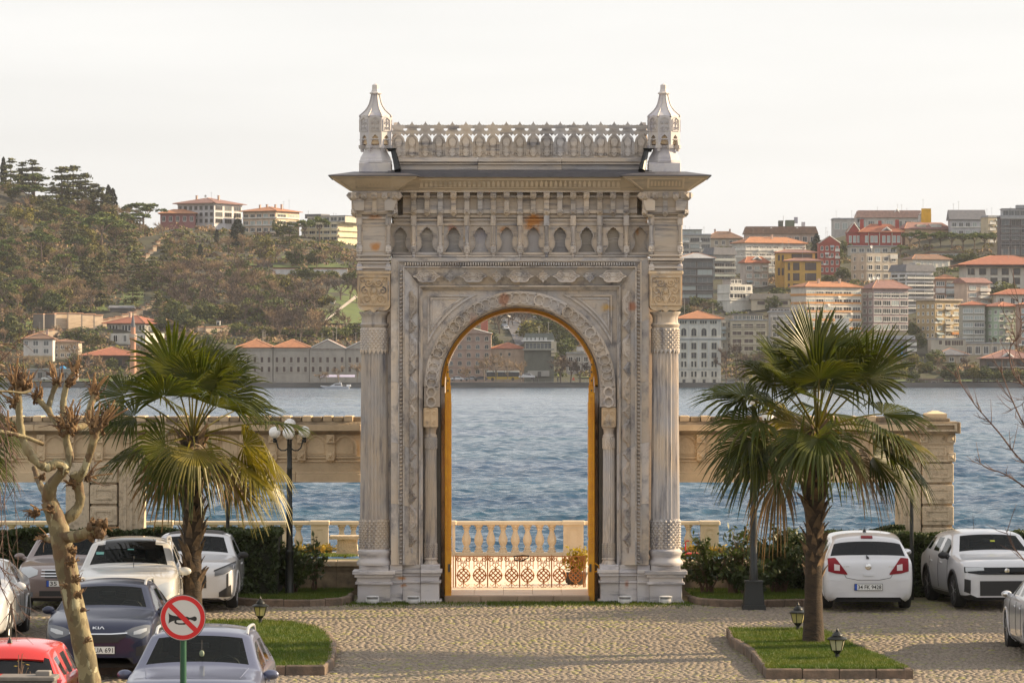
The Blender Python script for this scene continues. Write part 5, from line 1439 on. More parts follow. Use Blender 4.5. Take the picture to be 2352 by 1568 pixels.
def garden_lamp(u, vb, vt, y, lab, gm, rz=0.5):
 zb = gz(y) + .15
 h = (Z_(vt, y) - zb); t = thing('garden_lamp', lab, 'lamp', (X_(u, y), y, zb), rz, 'small lanterns on the grass islands')
 a = h
 n = 6
 MB().lathe([(.035*a/.62,0),(.045*a/.62,.01),(.040*a/.62,.16*a),(.045*a/.62,.17*a)], 12).build('post', m_blackp, t, 40)
 MB().lathe([(.03*a/.6,.171*a),(.06*a/.6,.20*a),(.085*a/.6,.27*a),(.10*a/.6,.285*a)], 6).build('cup', m_blackp, t)
 MB().lathe([(.098*a/.6,.286*a),(.148*a/.6,.60*a),(.0,.60*a)], 6).build('glass', gm, t)
 mb = MB()
 for k in range(6):
  q = k*PI/3; mb.tube([(.10*a/.6*math.cos(q), .10*a/.6*math.sin(q), .28*a), (.151*a/.6*math.cos(q), .151*a/.6*math.sin(q), .605*a)], .009*a/.6, 4)
 mb.build('frame', m_blackp, t)
 MB().lathe([(.185*a/.6,.602*a),(.19*a/.6,.625*a),(.165*a/.6,.66*a),(.12*a/.6,.695*a),(.095*a/.6,.71*a),(.10*a/.6,.73*a),(.085*a/.6,.78*a),(.04*a/.6,.84*a),(.02*a/.6,.86*a),(.03*a/.6,.88*a),(.02*a/.6,.91*a),(.01*a/.6,.95*a),(.002,1.0*a)], 18).build('roof', m_blackp, t, 40)
garden_lamp(598, 1441, 1367, 73.9, 'black garden lantern with yellowed glass on the left grass island', m_lampglass)
garden_lamp(1833, 1441, 1380, 72.4, 'garden lantern half hidden behind the right palm trunk', m_lampglass, .2)
garden_lamp(1923, 1522, 1438, 67.3, 'black garden lantern with pale glass on the right grass island', m_lampglass2, .25)
# ------------------------------------------------------------------ no-horn sign
ys_n = 53.4
t = thing('road_sign', 'round red-bordered sign with a crossed-out black horn on a green post', 'sign', (X_(420, ys_n), ys_n, gz(ys_n)))
zc = Z_(1417.5, ys_n) - t.location[2]; rs = 53*ys_n/F
def disc(mb, r, y0, y1, r_in=None, n=48, cx=0, cz=None):
 cz = zc if cz is None else cz
 o = [(cx+r*math.cos(2*PI*k/n), cz+r*math.sin(2*PI*k/n)) for k in range(n)]
 h = [[(cx+r_in*math.cos(2*PI*k/n), cz+r_in*math.sin(2*PI*k/n)) for k in range(n)]] if r_in else ()
 return mb.poly(o, y0, y1, holes=h)
m_signred = mat('sign_red', (0.62,0.012,0.015), 0.35); m_signw = mat('sign_white', (0.62,0.60,0.58), 0.35); m_signg = mat('sign_green_post', (0.012,0.075,0.038), 0.4); m_signk = mat('sign_black', (0.008,0.008,0.009), 0.4)
disc(MB(), rs, -.006, .012).build('rim', mat('sign_back', (0.05,0.055,0.05), 0.5), t)
disc(MB(), rs*.975, -.008, -.0061).build('plate', m_signw, t)
disc(MB(), rs*.955, -.010, -.0081, rs*.765).build('red_ring', m_signred, t)
k_ = rs/53
hp = [(-33,13),(-30,9),(-24,6.5),(-14,4.5),(0,4),(10,3.5),(16,1),(22,2.5),(27,4.2),(31,2.5),(32.5,-1.5),(31,-5.5),(27,-7),(22,-5),(16,-3),(10,-5.5),(0,-5),(-14,-4.5),(-24,-7),(-30,-10),(-33,-13),(-31.5,0)]
mb = MB().poly([(a*k_, zc+(b_-1.0)*k_) for a, b_ in hp], -.0098, -.0082)
tp = [(-18,-4),(-20,-9),(-17,-13),(-9,-15),(4,-15),(10,-12),(11,-5),(7,-5),(5,-10),(0,-11.5),(-9,-11.5),(-14,-10),(-15,-7),(-13,-4)]
mb.poly([(a*k_, zc+(b_-1.0)*k_) for a, b_ in tp], -.0099, -.0083)
mb.build('horn', m_signk, t)
a45 = math.atan2(-30, 31); L_ = 47*k_; hw = 5.6*k_; ca, sa = math.cos(a45), math.sin(a45)
MB().poly([(-L_*ca+hw*sa, zc-L_*sa-hw*ca), (L_*ca+hw*sa, zc+L_*sa-hw*ca), (L_*ca-hw*sa, zc+L_*sa+hw*ca), (-L_*ca-hw*sa, zc-L_*sa+hw*ca)], -.0118, -.0101).build('red_slash', m_signred, t)
for q in (-1, 1): disc(MB(), .009, -.0125, -.0101, None, 10, 0, zc+q*rs*.86).build('bolt', m_signred, t)
MB().lathe([(.042,-.1),(.042,zc+rs*.8)], 16, 0, .056).build('post', m_signg, t, 40)
t = thing('utility_box', 'grey metal box top in the lower left corner', 'box', (X_(65, 51), 51, gz(51)))
zt = Z_(1550, 51) - gz(51)
MB().bbox(-.33,.33,-.25,.25,0,zt-.05,.01).build('body', mat('box_grey', (0.10,0.095,0.09), 0.7), t); MB().bbox(-.36,.36,-.28,.28,zt-.049,zt,.012).build('lid', mat('box_lid', (0.19,0.17,0.155), 0.7, col2=(0.13,0.12,0.11), scale=8), t); MB().bbox(.1,.28,-.1,.1,zt+.001,zt+.06,.01).build('hatch', mat('box_hatch', (0.22,0.2,0.18), 0.7), t)
shrub('shrub', 'dry yellowish twiggy plant beside the grey box at lower left', X_(40, 50.5), 51.6, gz(51.6), .8, zt+.22, 12, 190, m_gold, .02, 31)
# ------------------------------------------------------------------ parked cars
def paint(key, col, metal=0.0, rough=0.35):
 return mat(key, col, rough, metal, coat=1.0, spec=0.5)
m_tyre = mat('tyre_rubber', (0.014,0.014,0.015), 0.85)
m_rim = mat('alloy_rim', (0.42,0.42,0.44), 0.35, 0.8)
m_plas = mat('black_trim', (0.016,0.016,0.018), 0.5)
m_cabin = mat('cabin_dark', (0.022,0.022,0.025), 0.8)
m_chrome = mat('chrome', (0.75,0.76,0.78), 0.12, 1.0)
m_hl = glass_mat('headlight_glass', (0.15,0.16,0.18), 0.0, 0.08)
m_hl2 = mat('headlight_bright', (0.50,0.52,0.54), 0.12)
m_tl = mat('taillight_red', (0.20,0.003,0.010), 0.3, spec=0.25)
m_tlw = mat('taillight_white', (0.60,0.52,0.52), 0.2)
m_plate = mat('plate_white', (0.74,0.74,0.72), 0.4); m_plblue = mat('plate_blue', (0.02,0.08,0.42), 0.4); m_ink = mat('plate_ink', (0.012,0.012,0.014), 0.5)
g_clear = glass_mat('car_glass_clear', (0.010,0.013,0.014), 0.55, 0.02, 1.28)
g_dark = glass_mat('car_glass_dark', (0.008,0.009,0.011), 0.0, 0.03, 1.36)
g_side = glass_mat('car_glass_side', (0.012,0.016,0.016), 0.45, 0.02)
def text_mesh(txt, h, m, width=None, bold=0.0):
 cu = bpy.data.curves.new('lettering', 'FONT'); cu.body = txt; cu.size = 1.0; cu.align_x = 'CENTER'; cu.align_y = 'CENTER'; cu.offset = bold; cu.resolution_u = 2
 o = bpy.data.objects.new('lettering', cu); C.objects.link(o)
 dg = bpy.context.evaluated_depsgraph_get(); dg.update()
 me = bpy.data.meshes.new_from_object(o.evaluated_get(dg)); bpy.data.objects.remove(o); bpy.data.curves.remove(cu)
 co = np.empty(len(me.vertices)*3, np.float32); me.vertices.foreach_get('co', co); co = co.reshape(-1, 3)
 mn, mx = co.min(0), co.max(0); c = (mn+mx)/2; sz = mx-mn
 sy = h/sz[1]; sx = width/sz[0] if width else sy
 co = (co-c)*np.array([sx, sy, 1]); me.vertices.foreach_set('co', co.astype(np.float32).ravel())
 me.materials.clear(); me.materials.append(m); me.name = 'lettering'; me.update()
 return me
def car(name, label, body, loc, rz, L, W, H, kind='suv', hood=.615, belt=.60, cowl=.27, roof_f=.44, roof_r=.86, gb=.955, deck=.64, nose=.44, roofw=.70, glass=None, rails=False, roof_mat=None, clad=None, cat='car', group=None, zlow=.17, wheel_r=.33, wf=.19, wr=.80):
 t = thing(name, label, cat, loc, rz, group)
 hw = W/2
 S = []
 def hoodst(f, w, zl, zs, zc, ed=1.0):
  w *= hw; zs *= H; zc *= H
  pts = [(.80*w, zl), (.96*w, zl+.05), (1.0*w, (zl+zs)/2), (.985*w, zs)]
  for a, b in ((.955,.30),(.925,.50),(.89,.66),(.80,.80),(.43,.95),(0,1.0)): pts.append((a*w*ed if a < .9 else a*w, zs+(zc-zs)*b))
  S.append((f, pts))
 def cabst(f, w, zl, zs, zr, wr_, zc, p4=None):
  w *= hw; wr_ *= hw; zs *= H; zr *= H; zc *= H
  S.append((f, [(.84*w, zl), (.97*w, zl+.05), (1.0*w, (zl+zs)/2), (.985*w, zs), (.955*w, zs+.03*H), (wr_+.035, zr), (wr_, zr+.3*(zc-zr)), (wr_*.86, zr+.62*(zc-zr)), (wr_*.48, zr+.93*(zc-zr)), (0, zc)]))
 zl = zlow
 hoodst(0.0, .80, zl+.06, nose*.80, nose*.90)
 hoodst(.010, .90, zl+.02, nose*.93, nose*1.02)
 hoodst(.045, .965, zl, nose*1.10, nose*1.20)
 hoodst(.13, .995, zl, hood*.93, hood*.99)
 hoodst(cowl-.05, 1.0, zl, hood*.97, hood*1.05)
 zs = belt*.99
 cb = [(.84*hw, zl), (.97*hw, zl+.05), (hw, (zl+zs*H)/2), (.985*hw, zs*H), (.955*hw, (hood*1.0)*H), (.925*hw, (hood*1.015)*H), (.89*hw, (hood*1.03)*H), (.82*hw, hood*1.05*H), (.45*hw, hood*1.085*H), (0, hood*1.095*H)]
 S.append((cowl, cb))
 i_cowl = len(S)-1
 rf = [(.84*hw, zl), (.97*hw, zl+.05), (hw, (zl+belt*H)/2), (.985*hw, belt*H), (.955*hw, (belt+.03)*H)]
 wr_ = roofw*hw
 rfp = rf + [(wr_+.035, .915*H), (wr_, .94*H), (wr_*.86, .955*H), (wr_*.48, .972*H), (0, .978*H)]
 for tt in (.07, .45, .94):
  q = [((1-tt)*a[0]+tt*b[0], (1-tt)*a[1]+tt*b[1]) for a, b in zip(cb, rfp)]
  q[4] = (.955*hw, (belt+.03)*H*1.0 if tt > .3 else q[4][1])
  S.append((cowl+(roof_f-cowl)*tt, q))
 S.append((roof_f, rfp)); i_rf = len(S)-1
 span = roof_r-roof_f
 cabst(roof_f+span*.20, 1.0, zl, belt+.003, .925, roofw, 1.0); iB0 = len(S)-1
 cabst(roof_f+span*.27, 1.0, zl, belt+.005, .925, roofw, 1.0); iB1 = len(S)-1
 cabst(roof_f+span*.66, 1.0, zl, belt+.015, .915, roofw*.99, .995); iC0 = len(S)-1
 cabst(roof_f+span*.76, 1.0, zl, belt+.02, .91, roofw*.98, .985); iC1 = len(S)-1
 cabst(roof_r, .99, zl, belt+.03, .885, roofw*.95, .955); i_rr = len(S)-1
 tb = [(.84*.98*hw, zl), (.97*.98*hw, zl+.05), (.98*hw, (zl+belt*H)/2), (.965*hw, belt*H), (.93*hw, (deck-.01)*H), (.90*hw, (deck+.0)*H), (.86*hw, (deck+.005)*H), (.76*hw, (deck+.008)*H), (.42*hw, (deck+.01)*H), (0, (deck+.01)*H)]
 for tt in (.09, .90):
  S.append((roof_r+(gb-roof_r)*tt, [((1-tt)*a[0]+tt*b[0], (1-tt)*a[1]+tt*b[1]) for a, b in zip(S[i_rr][1], tb)]))
 S.append((gb, tb)); i_gb = len(S)-1
 hoodst(min(.982, gb+.022), .96, zl+.02, deck*.93, deck*.985)
 hoodst(.994, .92, zl+.04, deck*.80, deck*.86)
 hoodst(1.0, .86, zl+.08, deck*.62, deck*.66)
 ns = len(S); vs = []; fs = []; mi = []
 for (f, pts) in S:
  x = L/2 - f*L
  vs += [(x, p[0], p[1]) for p in pts] + [(x, -p[0], p[1]) for p in reversed(pts[:-1])]
 n = 19
 for i in range(ns-1):
  for j in range(n-1):
   jj = j if j < 9 else 17-j
   fs.append((i*n+j, (i+1)*n+j, (i+1)*n+j+1, i*n+j+1))
   k = 0
   if jj in (7, 8) and i_cowl+1 <= i < i_rf-1: k = 1
   elif jj in (6, 7, 8) and i_rr+1 <= i < i_gb-1: k = 3
   elif jj == 4 and (i_cowl+2 <= i < iB0 or iB1 <= i < iC0 or (iC1 <= i < i_rr and kind != 'sedan')): k = 2
   elif jj == 0 and clad: k = 4
   elif jj in (7, 8) and roof_mat and i_rf <= i < i_rr: k = 5
   mi.append(k)
 fs.append(tuple(range(n-1, -1, -1))); mi.append(0)
 fs.append(tuple((ns-1)*n + j for j in range(n))); mi.append(0)
 me = bpy.data.meshes.new('cage'); me.from_pydata(vs, [], fs)
 for k in range(6): me.materials.append(body)
 me.polygons.foreach_set('material_index', mi)
 o = bpy.data.objects.new('cage', me); C.objects.link(o)
 md = o.modifiers.new('s', 'SUBSURF'); md.levels = 2; md.render_levels = 2
 dg = bpy.context.evaluated_depsgraph_get(); dg.update()
 ev = bpy.data.meshes.new_from_object(o.evaluated_get(dg)); bpy.data.objects.remove(o); bpy.data.meshes.remove(me)
 V = [v.co.copy() for v in ev.vertices]; P = [(tuple(p.vertices), p.material_index) for p in ev.polygons]
 bpy.data.meshes.remove(ev)
 bvh = BVHTree.FromPolygons(V, [p[0] for p in P])
 wx_ = (L/2 - wf*L, L/2 - wr*L); ra = wheel_r*1.17
 V2 = [v.copy() for v in V]
 for v in V2:
  for xw in wx_:
   d = math.hypot(v.x-xw, v.z-wheel_r)
   if abs(v.y) > hw*.6 and ra*.84 < d < ra*1.16 and v.z < ra*1.5+.1:
    v.x = xw+(v.x-xw)*ra/d; v.z = wheel_r+(v.z-wheel_r)*ra/d
 names = ['body', 'windscreen', 'side_window', 'rear_window', 'sill_cladding', 'roof']
 mats_ = [body, glass or g_clear, g_side if glass is None else glass, g_dark, clad, roof_mat]
 for k in range(6):
  keep = []
  for idx, m_ in P:
   if m_ != k: continue
   c = sum((V2[i] for i in idx), Vector())/len(idx)
   if k in (0, 4) and abs(c.y) > hw*.55 and any(math.hypot(c.x-xw, c.z-wheel_r) < ra*.985 for xw in wx_): continue
   keep.append(idx)
  if not keep: continue
  if k == 2:      # connected panes: left/right, front/rear doors
   groups = {}
   for idx in keep:
    c = sum((V2[i] for i in idx), Vector())/len(idx)
    f = .5 - c.x/L
    groups.setdefault((c.y > 0, 0 if f < S[iB0][0]+.01 else (1 if f < S[iC0][0]+.01 else 2)), []).append(idx)
   gl = list(groups.values())
  else: gl = [keep]
  for g in gl:
   used = sorted({i for idx in g for i in idx}); mp = {a: b for b, a in enumerate(used)}
   mb = MB(); mb.add([V2[i] for i in used], [tuple(mp[i] for i in idx) for idx in g])
   mb.build(names[k], mats_[k], t, 60)
 def ray(ax, a, b):
  if ax == 'front': h = bvh.ray_cast(Vector((L, a, b)), Vector((-1,0,0)))
  elif ax == 'rear': h = bvh.ray_cast(Vector((-L, a, b)), Vector((1,0,0)))
  elif ax == 'left': h = bvh.ray_cast(Vector((a, W*2, b)), Vector((0,-1,0)))
  elif ax == 'right': h = bvh.ray_cast(Vector((a, -W*2, b)), Vector((0,1,0)))
  elif ax == 'top': h = bvh.ray_cast(Vector((a, b, H*2)), Vector((0,0,-1)))
  dv = {'front': (-1,0,0), 'rear': (1,0,0), 'left': (0,-1,0), 'right': (0,1,0), 'top': (0,0,-1)}[ax]
  n_ = h[1]
  if n_ is not None and n_.dot(Vector(dv)) > 0: n_ = -n_
  return h[0], n_
 def decal(nm, m, ax, top, bot, off=.008, nx=10, nz=4, sym=False, parent=None):
  """panel laid on the body between two x-monotone outlines"""
  res = []
  for sg in ((1, -1) if sym else (1,)):
   T = sorted([(sg*a, b) for a, b in top]); B = sorted([(sg*a, b) for a, b in bot])
   a0 = max(T[0][0], B[0][0]); a1 = min(T[-1][0], B[-1][0])
   iv = lambda P_, x: float(np.interp(x, [p[0] for p in P_], [p[1] for p in P_]))
   G = []; last = None
   for i in range(nx+1):
    a = a0+(a1-a0)*i/nx; row = []
    for j in range(nz+1):
     b = iv(B, a)+(iv(T, a)-iv(B, a))*j/nz
     p, nrm = ray(ax, a, b)
     if p is None: p = last[0] if last else Vector((0,0,b)); nrm = last[1] if last else Vector((1,0,0))
     last = (p, nrm)
     row.append((p + nrm*off, p - nrm*.01))
    G.append(row)
   mb = MB(); f = []
   vs_ = [q[0] for r_ in G for q in r_]
   for i in range(nx):
    for j in range(nz): f.append((i*(nz+1)+j, (i+1)*(nz+1)+j, (i+1)*(nz+1)+j+1, i*(nz+1)+j+1))
   mb.add(vs_, f)
   ring = [(i, 0) for i in range(nx+1)] + [(nx, j) for j in range(1, nz+1)] + [(i, nz) for i in range(nx-1, -1, -1)] + [(0, j) for j in range(nz-1, 0, -1)]
   rv = [G[i][j][0] for i, j in ring] + [G[i][j][1] for i, j in ring]; q = len(ring)
   mb.add(rv, [(k, (k+1) % q, q+(k+1) % q, q+k) for k in range(q)])
   res.append(mb.build(nm, m, parent or t, 40))
  return res
 def seam(pts, ax, r=.006, m=m_plas, nm='panel_gap', sym=False, n=14):
  for sg in ((1, -1) if sym else (1,)):
   path = []
   for k in range(len(pts)-1):
    for q in range(n):
     a = pts[k][0]+(pts[k+1][0]-pts[k][0])*q/n; b = pts[k][1]+(pts[k+1][1]-pts[k][1])*q/n
     if ax in ('front', 'rear', 'top') and sym: 
      pp, nn = ray(ax, a if ax == 'top' else sg*a, sg*b if ax == 'top' else b)
     else: pp, nn = ray(ax, a, b)
     if pp is not None: path.append(pp)
   if len(path) > 1: MB().tube(path, r, 4).build(nm, m, t)
 for ax in ('left', 'right'):
  xB = L/2-(S[iB0][0]+.006)*L; xC = L/2-(S[iC0][0]+.02)*L; xA = L/2-(cowl+.045)*L
  for xx in (xA, xB, xC): seam([(xx, belt*H), (xx+.02, zl+.12)], ax)
  seam([(xA, zl+.12), (xC, zl+.12)], ax)
  for xx in (xB+.20, xC+.16):
   p, nn = ray(ax, xx, belt*H-.08)
   if p is not None: MB().bbox(p.x-.09, p.x+.09, p.y-.02, p.y+.02, p.z-.016, p.z+.016, .006).build('door_handle', body, t, 40)
 for xw in wx_:
  for sg in (-1, 1):
   yc = sg*(hw-.125)
   w = link('wheel', None, t, (xw, yc, wheel_r), (PI/2, 0, 0))
   r = wheel_r
   MB().lathe([(r*.62,-.10),(r*.92,-.105),(r*.99,-.075),(r,-.03),(r,.03),(r*.99,.075),(r*.92,.105),(r*.62,.10)], 28).build('tyre', m_tyre, w, 40)
   mb = MB(); zo = -sg*.085
   mb.lathe([(r*.60, zo-.012), (r*.66, zo-.012), (r*.66, zo+.012), (r*.60, zo+.012)], 28)
   for k in range(5):
    a = k*2*PI/5; c_, s__ = math.cos(a), math.sin(a)
    for d in (-.16, .16):
     a2 = a+d; mb.tube([(r*.10*c_, r*.10*s__, zo), (r*.62*math.cos(a2), r*.62*math.sin(a2), zo)], r*.055, 4)
   mb.lathe([(.001, zo-.02),(r*.14, zo-.015),(r*.14, zo+.015),(.001, zo+.02)], 12); mb.build('rim', m_rim, w, 40)
   MB().lathe([(.001, -.02+zo*.3),(r*.60, -.02+zo*.3),(r*.60, .02+zo*.3),(.001, .02+zo*.3)], 20).build('brake_disc', m_plas, w)
  for sg in (-1, 1):   # inner arch
   mb = MB(); n_ = 14
   vs_ = []
   for k in range(n_+1):
    a = PI*k/n_ * 1.16 - .25
    for y in (hw*.97, hw*.5): vs_.append((xw+ra*math.cos(a), sg*y, wheel_r+ra*math.sin(a)))
   mb.add(vs_, [(2*k, 2*k+2, 2*k+3, 2*k+1) for k in range(n_)])
   mb.build('wheel_arch', m_plas, t)
   path = []
   for k in range(n_+1):
    a = PI*k/n_*1.12 - .19; px, pz = xw+ra*1.0*math.cos(a), wheel_r+ra*1.0*math.sin(a)
    h, nn = ray('left' if sg > 0 else 'right', px, max(pz, zl+.08)); 
    path.append((px, (h.y if h is not None else sg*hw*.97), pz))
   MB().tube(path, .028 if clad else .018, 5).build('arch_lip', clad or body, t, 40)
 MB().box(-L*.47, L*.46, -hw*.72, hw*.72, zl-.01, zl+.10).build('floor_pan', m_cabin, t)
 MB().box(-L*.40, L*.30, -hw*.80, hw*.80, zl+.11, belt*H*.72).build('cabin_tub', m_cabin, t)
 if glass is None or glass is g_clear:
  xd = L/2-(cowl+.10)*L
  MB().frustum((xd-.1, xd+.30, -hw*.78, hw*.78), belt*H*.73, (xd-.05, xd+.28, -hw*.76, hw*.76), hood*H*1.00).build('dashboard', m_cabin, t)
  for sg in (-1, 1):
   xs_ = L/2-(roof_f+.10)*L
   s_ = MB().bbox(xs_-.18, xs_-.02, sg*.36-.24, sg*.36+.24, belt*H*.7, H*.74, .05)
   s_.bbox(xs_-.17, xs_-.05, sg*.36-.13, sg*.36+.13, H*.75, H*.885, .04); s_.box(xs_-.12, xs_-.10, sg*.36-.06, sg*.36+.06, H*.73, H*.76)
   s_.build('seat', mat('seat_fabric', (0.05,0.05,0.055), 0.85), t, 60)
  xw_ = xd-.22; p_ = []
  for k in range(21): a = 2*PI*k/20; p_.append((xw_ + .06*math.sin(a), .36+.18*math.cos(a), hood*H*1.02+.17*math.sin(a)))
  MB().tube(p_, .016, 5, False).build('steering_wheel', m_plas, t)
  xm = L/2-(roof_f-.03)*L
  MB().bbox(xm-.02, xm+.02, -.12, .12, .845*H, .885*H, .012).build('rearview_mirror', m_plas, t)
 for sg in (-1, 1):
  pass
 def mirror_(xf, z, m1, big=1.0):
  for sg in (-1, 1):
   xm = L/2-xf*L
   mm = link('door_mirror', None, t, (xm, sg*(hw*.90), z))
   MB().tube([(0, -sg*.04, -.03), (.0, sg*.12, .04)], [.055, .045], 8).build('mirror_foot', m1, mm)
   MB().ball((.0, sg*.145*big, .055), .092*big, 14, 8, (.62, 1.15, .72)).build('mirror_shell', m1, mm, 60)
   MB().ball((-.035*big, sg*.145*big, .055), .078*big, 12, 6, (.35, 1.08, .72)).build('mirror_glass', m_chrome, mm, 60)
 if rails:
  for sg in (-1, 1):
   y = sg*roofw*hw*.93; xs_ = np.linspace(L/2-(roof_f+.02)*L, L/2-(roof_r-.02)*L, 9); path = []
   for k, x in enumerate(xs_):
    p, nn = ray('top', x, y); zt = (p.z if p is not None else H*.95)
    path.append((x, y, zt + (.055 if 0 < k < 8 else -.01)))
   MB().tube(path, .022, 6).build('roof_rail', m_chrome if rails == 'chrome' else mat('grey_rail', (0.45,0.46,0.48), 0.35, 0.4), t, 40)
 t['_L'] = L
 return t, decal, seam, mirror_, ray
def plate(t, x, z, txt, facing=1, y=0.0, blue=True, w=.52, tw=None, tx=0.02):
 p = link('number_plate', None, t, (x, y, z), (PI/2, 0, PI/2*facing))
 MB().box(-w/2-.008, w/2+.008, -.064, .064, -.012, -.001).build('plate_frame', m_plas, p)
 MB().box(-w/2, w/2, -.056, .056, -.001, .004).build('plate_face', m_plate, p)
 if blue: MB().box(-w/2, -w/2+.045, -.056, .056, .0042, .006).build('plate_band', m_plblue, p)
 link('lettering', text_mesh(txt, .078, m_ink, tw or w*.80, .012), p, (tx, 0, .0065))
 return p
def lettering(t, x, y, z, txt, h, w, m, facing=1, bold=.01, tilt=0.0):
 return link('lettering', text_mesh(txt, h, m, w, bold), t, (x, y, z), (PI/2+tilt, 0, PI/2*facing))
RZ = -PI/2       # facing the camera
AW = PI/2        # facing away
def at_(u, y): return (X_(u, y), y, gz(y))
pt_white = paint('car_white', (0.60,0.60,0.625)); pt_cream = paint('car_warm_white', (0.60,0.58,0.55))
pt_bronze = paint('car_bronze', (0.21,0.16,0.15), 0.55, 0.35); pt_navy = mat('car_navy', (0.010,0.015,0.045), 0.35, 0.1, coat=0.55, spec=0.4); pt_steel = mat('car_steel_blue', (0.10,0.112,0.185), 0.35, 0.35, coat=0.7); pt_red = paint('car_red', (0.62,0.016,0.008)); pt_silver = paint('car_silver_white', (0.60,0.61,0.64), 0.2)
grp = 'cars parked in the court before the gate'
L, Wd, H = 4.14, 1.76, 1.46
yf = 65.2; t, dec, seam, mir, ray = car('parked_car', 'dark navy crossover facing the viewer, partly behind the pale tree trunk', pt_navy, (X_(240, yf+1), yf+L/2, gz(yf+L/2)), RZ, L, Wd, H, rails='grey', hood=.66, belt=.62, nose=.52, clad=m_plas, group=grp)
dec('headlight', m_hl, 'front', [(.42,.74),(.55,.80),(.74,.84),(.80,.83)], [(.42,.71),(.55,.66),(.70,.63),(.80,.72)], .010, 10, 4, True)
dec('daylight_strip', m_hl2, 'front', [(.56,.735),(.66,.77),(.76,.79)], [(.56,.69),(.66,.70),(.76,.745)], .014, 6, 3, True)
dec('grille', m_plas, 'front', [(-.44,.70),(0,.69),(.44,.70)], [(-.44,.66),(-.3,.58),(.3,.58),(.44,.66)], .008, 12, 4)
dec('grille_trim', m_chrome, 'front', [(-.46,.725),(-.2,.708),(.2,.708),(.46,.725)], [(-.46,.705),(-.2,.69),(.2,.69),(.46,.705)], .016, 14, 2)
dec('grille_trim', m_plas, 'front', [(-.34,.585),(0,.58),(.34,.585)], [(-.34,.57),(0,.562),(.34,.57)], .016, 10, 2)
dec('lower_grille', m_plas, 'front', [(-.62,.33),(.62,.33)], [(-.55,.20),(.55,.20)], .010, 12, 4)
dec('fog_surround', m_plas, 'front', [(.60,.50),(.78,.54)], [(.60,.36),(.78,.38)], .010, 5, 4, True)
dec('skid_trim', m_chrome, 'front', [(-.5,.24),(.5,.24)], [(-.5,.215),(.5,.215)], .018, 10, 2)
p, _ = ray('front', 0, .45); plate(t, p.x+.02, .45, '34 FUA 691', 1, 0.0, False, tw=.47, tx=0)
p, n_ = ray('front', 0, .80); lettering(t, p.x+.012, 0, .80, 'KI\u039b', .055, .19, m_chrome, 1, .02, -.7)
mir(cowl_ := .315, .95, pt_navy)
L, Wd, H = 4.6, 1.85, 1.66
yf = 72.2; t, dec, seam, mir, ray = car('parked_car', 'white SUV with roof rails parked nose-on behind the navy crossover', pt_cream, (X_(293, yf+1.5), yf+L/2, gz(yf+L/2)), RZ+R(2), L, Wd, H, rails='grey', hood=.66, belt=.61, nose=.52, roofw=.74, group=grp)
dec('headlight', m_hl2, 'front', [(.50,.86),(.72,.95),(.84,.95)], [(.50,.74),(.72,.70),(.84,.78)], .010, 8, 4, True)
dec('grille', m_plas, 'front', [(-.45,.82),(.45,.82)], [(-.36,.62),(.36,.62)], .010, 10, 4)
dec('sunroof', g_dark, 'top', [(.05,.45),(.55,.45)], [(.05,-.45),(.55,-.45)], .008, 8, 6)
dec('sticker', mat('teal_sticker', (0.12,0.34,0.33), 0.5), 'front', [(-.60,1.42),(-.46,1.42)], [(-.60,1.375),(-.46,1.375)], .006, 3, 2)
dec('sticker', mat('teal_sticker', (0.12,0.34,0.33), 0.5), 'front', [(-.04,1.47),(.07,1.47)], [(-.04,1.455),(.07,1.455)], .006, 3, 2)
dec('lower_grille', m_plas, 'front', [(-.6,.42),(.6,.42)], [(-.5,.25),(.5,.25)], .010, 10, 3)
mir(.315, 1.03, pt_cream, 1.15)
MB().tube([(1.25,.1,1.05),(1.05,.1,1.36)], .006, 4).build('antenna', m_plas, t)
L, Wd, H = 3.95, 1.72, 1.40
yf = 77.9; t, dec, seam, mir, ray = car('parked_car', 'dull bronze saloon facing the viewer before the left hedge', pt_bronze, (X_(148, yf+.7), yf+L/2, gz(yf+L/2)), RZ, L, Wd, H, 'sedan', hood=.62, belt=.60, nose=.47, roofw=.70, gb=.93, group=grp)
dec('headlight', m_hl2, 'front', [(.44,.74),(.60,.80),(.76,.78)], [(.44,.66),(.60,.60),(.76,.64)], .010, 8, 4, True)
dec('grille', m_plas, 'front', [(-.36,.74),(.36,.74)], [(-.30,.60),(.30,.60)], .008, 8, 4)
for zz_ in (.745, .69, .64): dec('grille_bar', m_chrome, 'front', [(-.37,zz_),(.37,zz_)], [(-.37,zz_-.016),(.37,zz_-.016)], .016, 8, 1)
dec('bumper_slot', m_plas, 'front', [(-.45,.36),(.45,.36)], [(-.40,.26),(.40,.26)], .010, 8, 3)
dec('fog_lamp', m_hl, 'front', [(.52,.34),(.66,.34)], [(.52,.25),(.66,.25)], .012, 4, 3, True)
p, _ = ray('front', 0, .50); plate(t, p.x+.02, .50, '35', 1, 0, True, tw=.13, tx=-.13)
mir(.315, .90, pt_bronze)
L, Wd, H = 4.1, 1.80, 1.42
yf = 77.8; t, dec, seam, mir, ray = car('parked_car', 'white sharp-nosed crossover standing behind the left palm trunk', pt_white, (X_(439, yf+.7), yf+L/2, gz(yf+L/2)), RZ, L, Wd, H, hood=.66, belt=.62, nose=.52, roofw=.72, roof_mat=m_plas, group=grp)
dec('headlight', m_hl, 'front', [(.50,.73),(.68,.80),(.86,.88)], [(.50,.64),(.68,.68),(.86,.78)], .010, 8, 4, True)
dec('headlight_brow', m_plas, 'front', [(.48,.75),(.68,.825),(.86,.90)], [(.48,.73),(.68,.80),(.86,.88)], .012, 8, 1, True)
dec('daylight_strip', m_plas, 'front', [(.72,.68),(.755,.70)], [(.72,.30),(.755,.34)], .012, 3, 6, True)
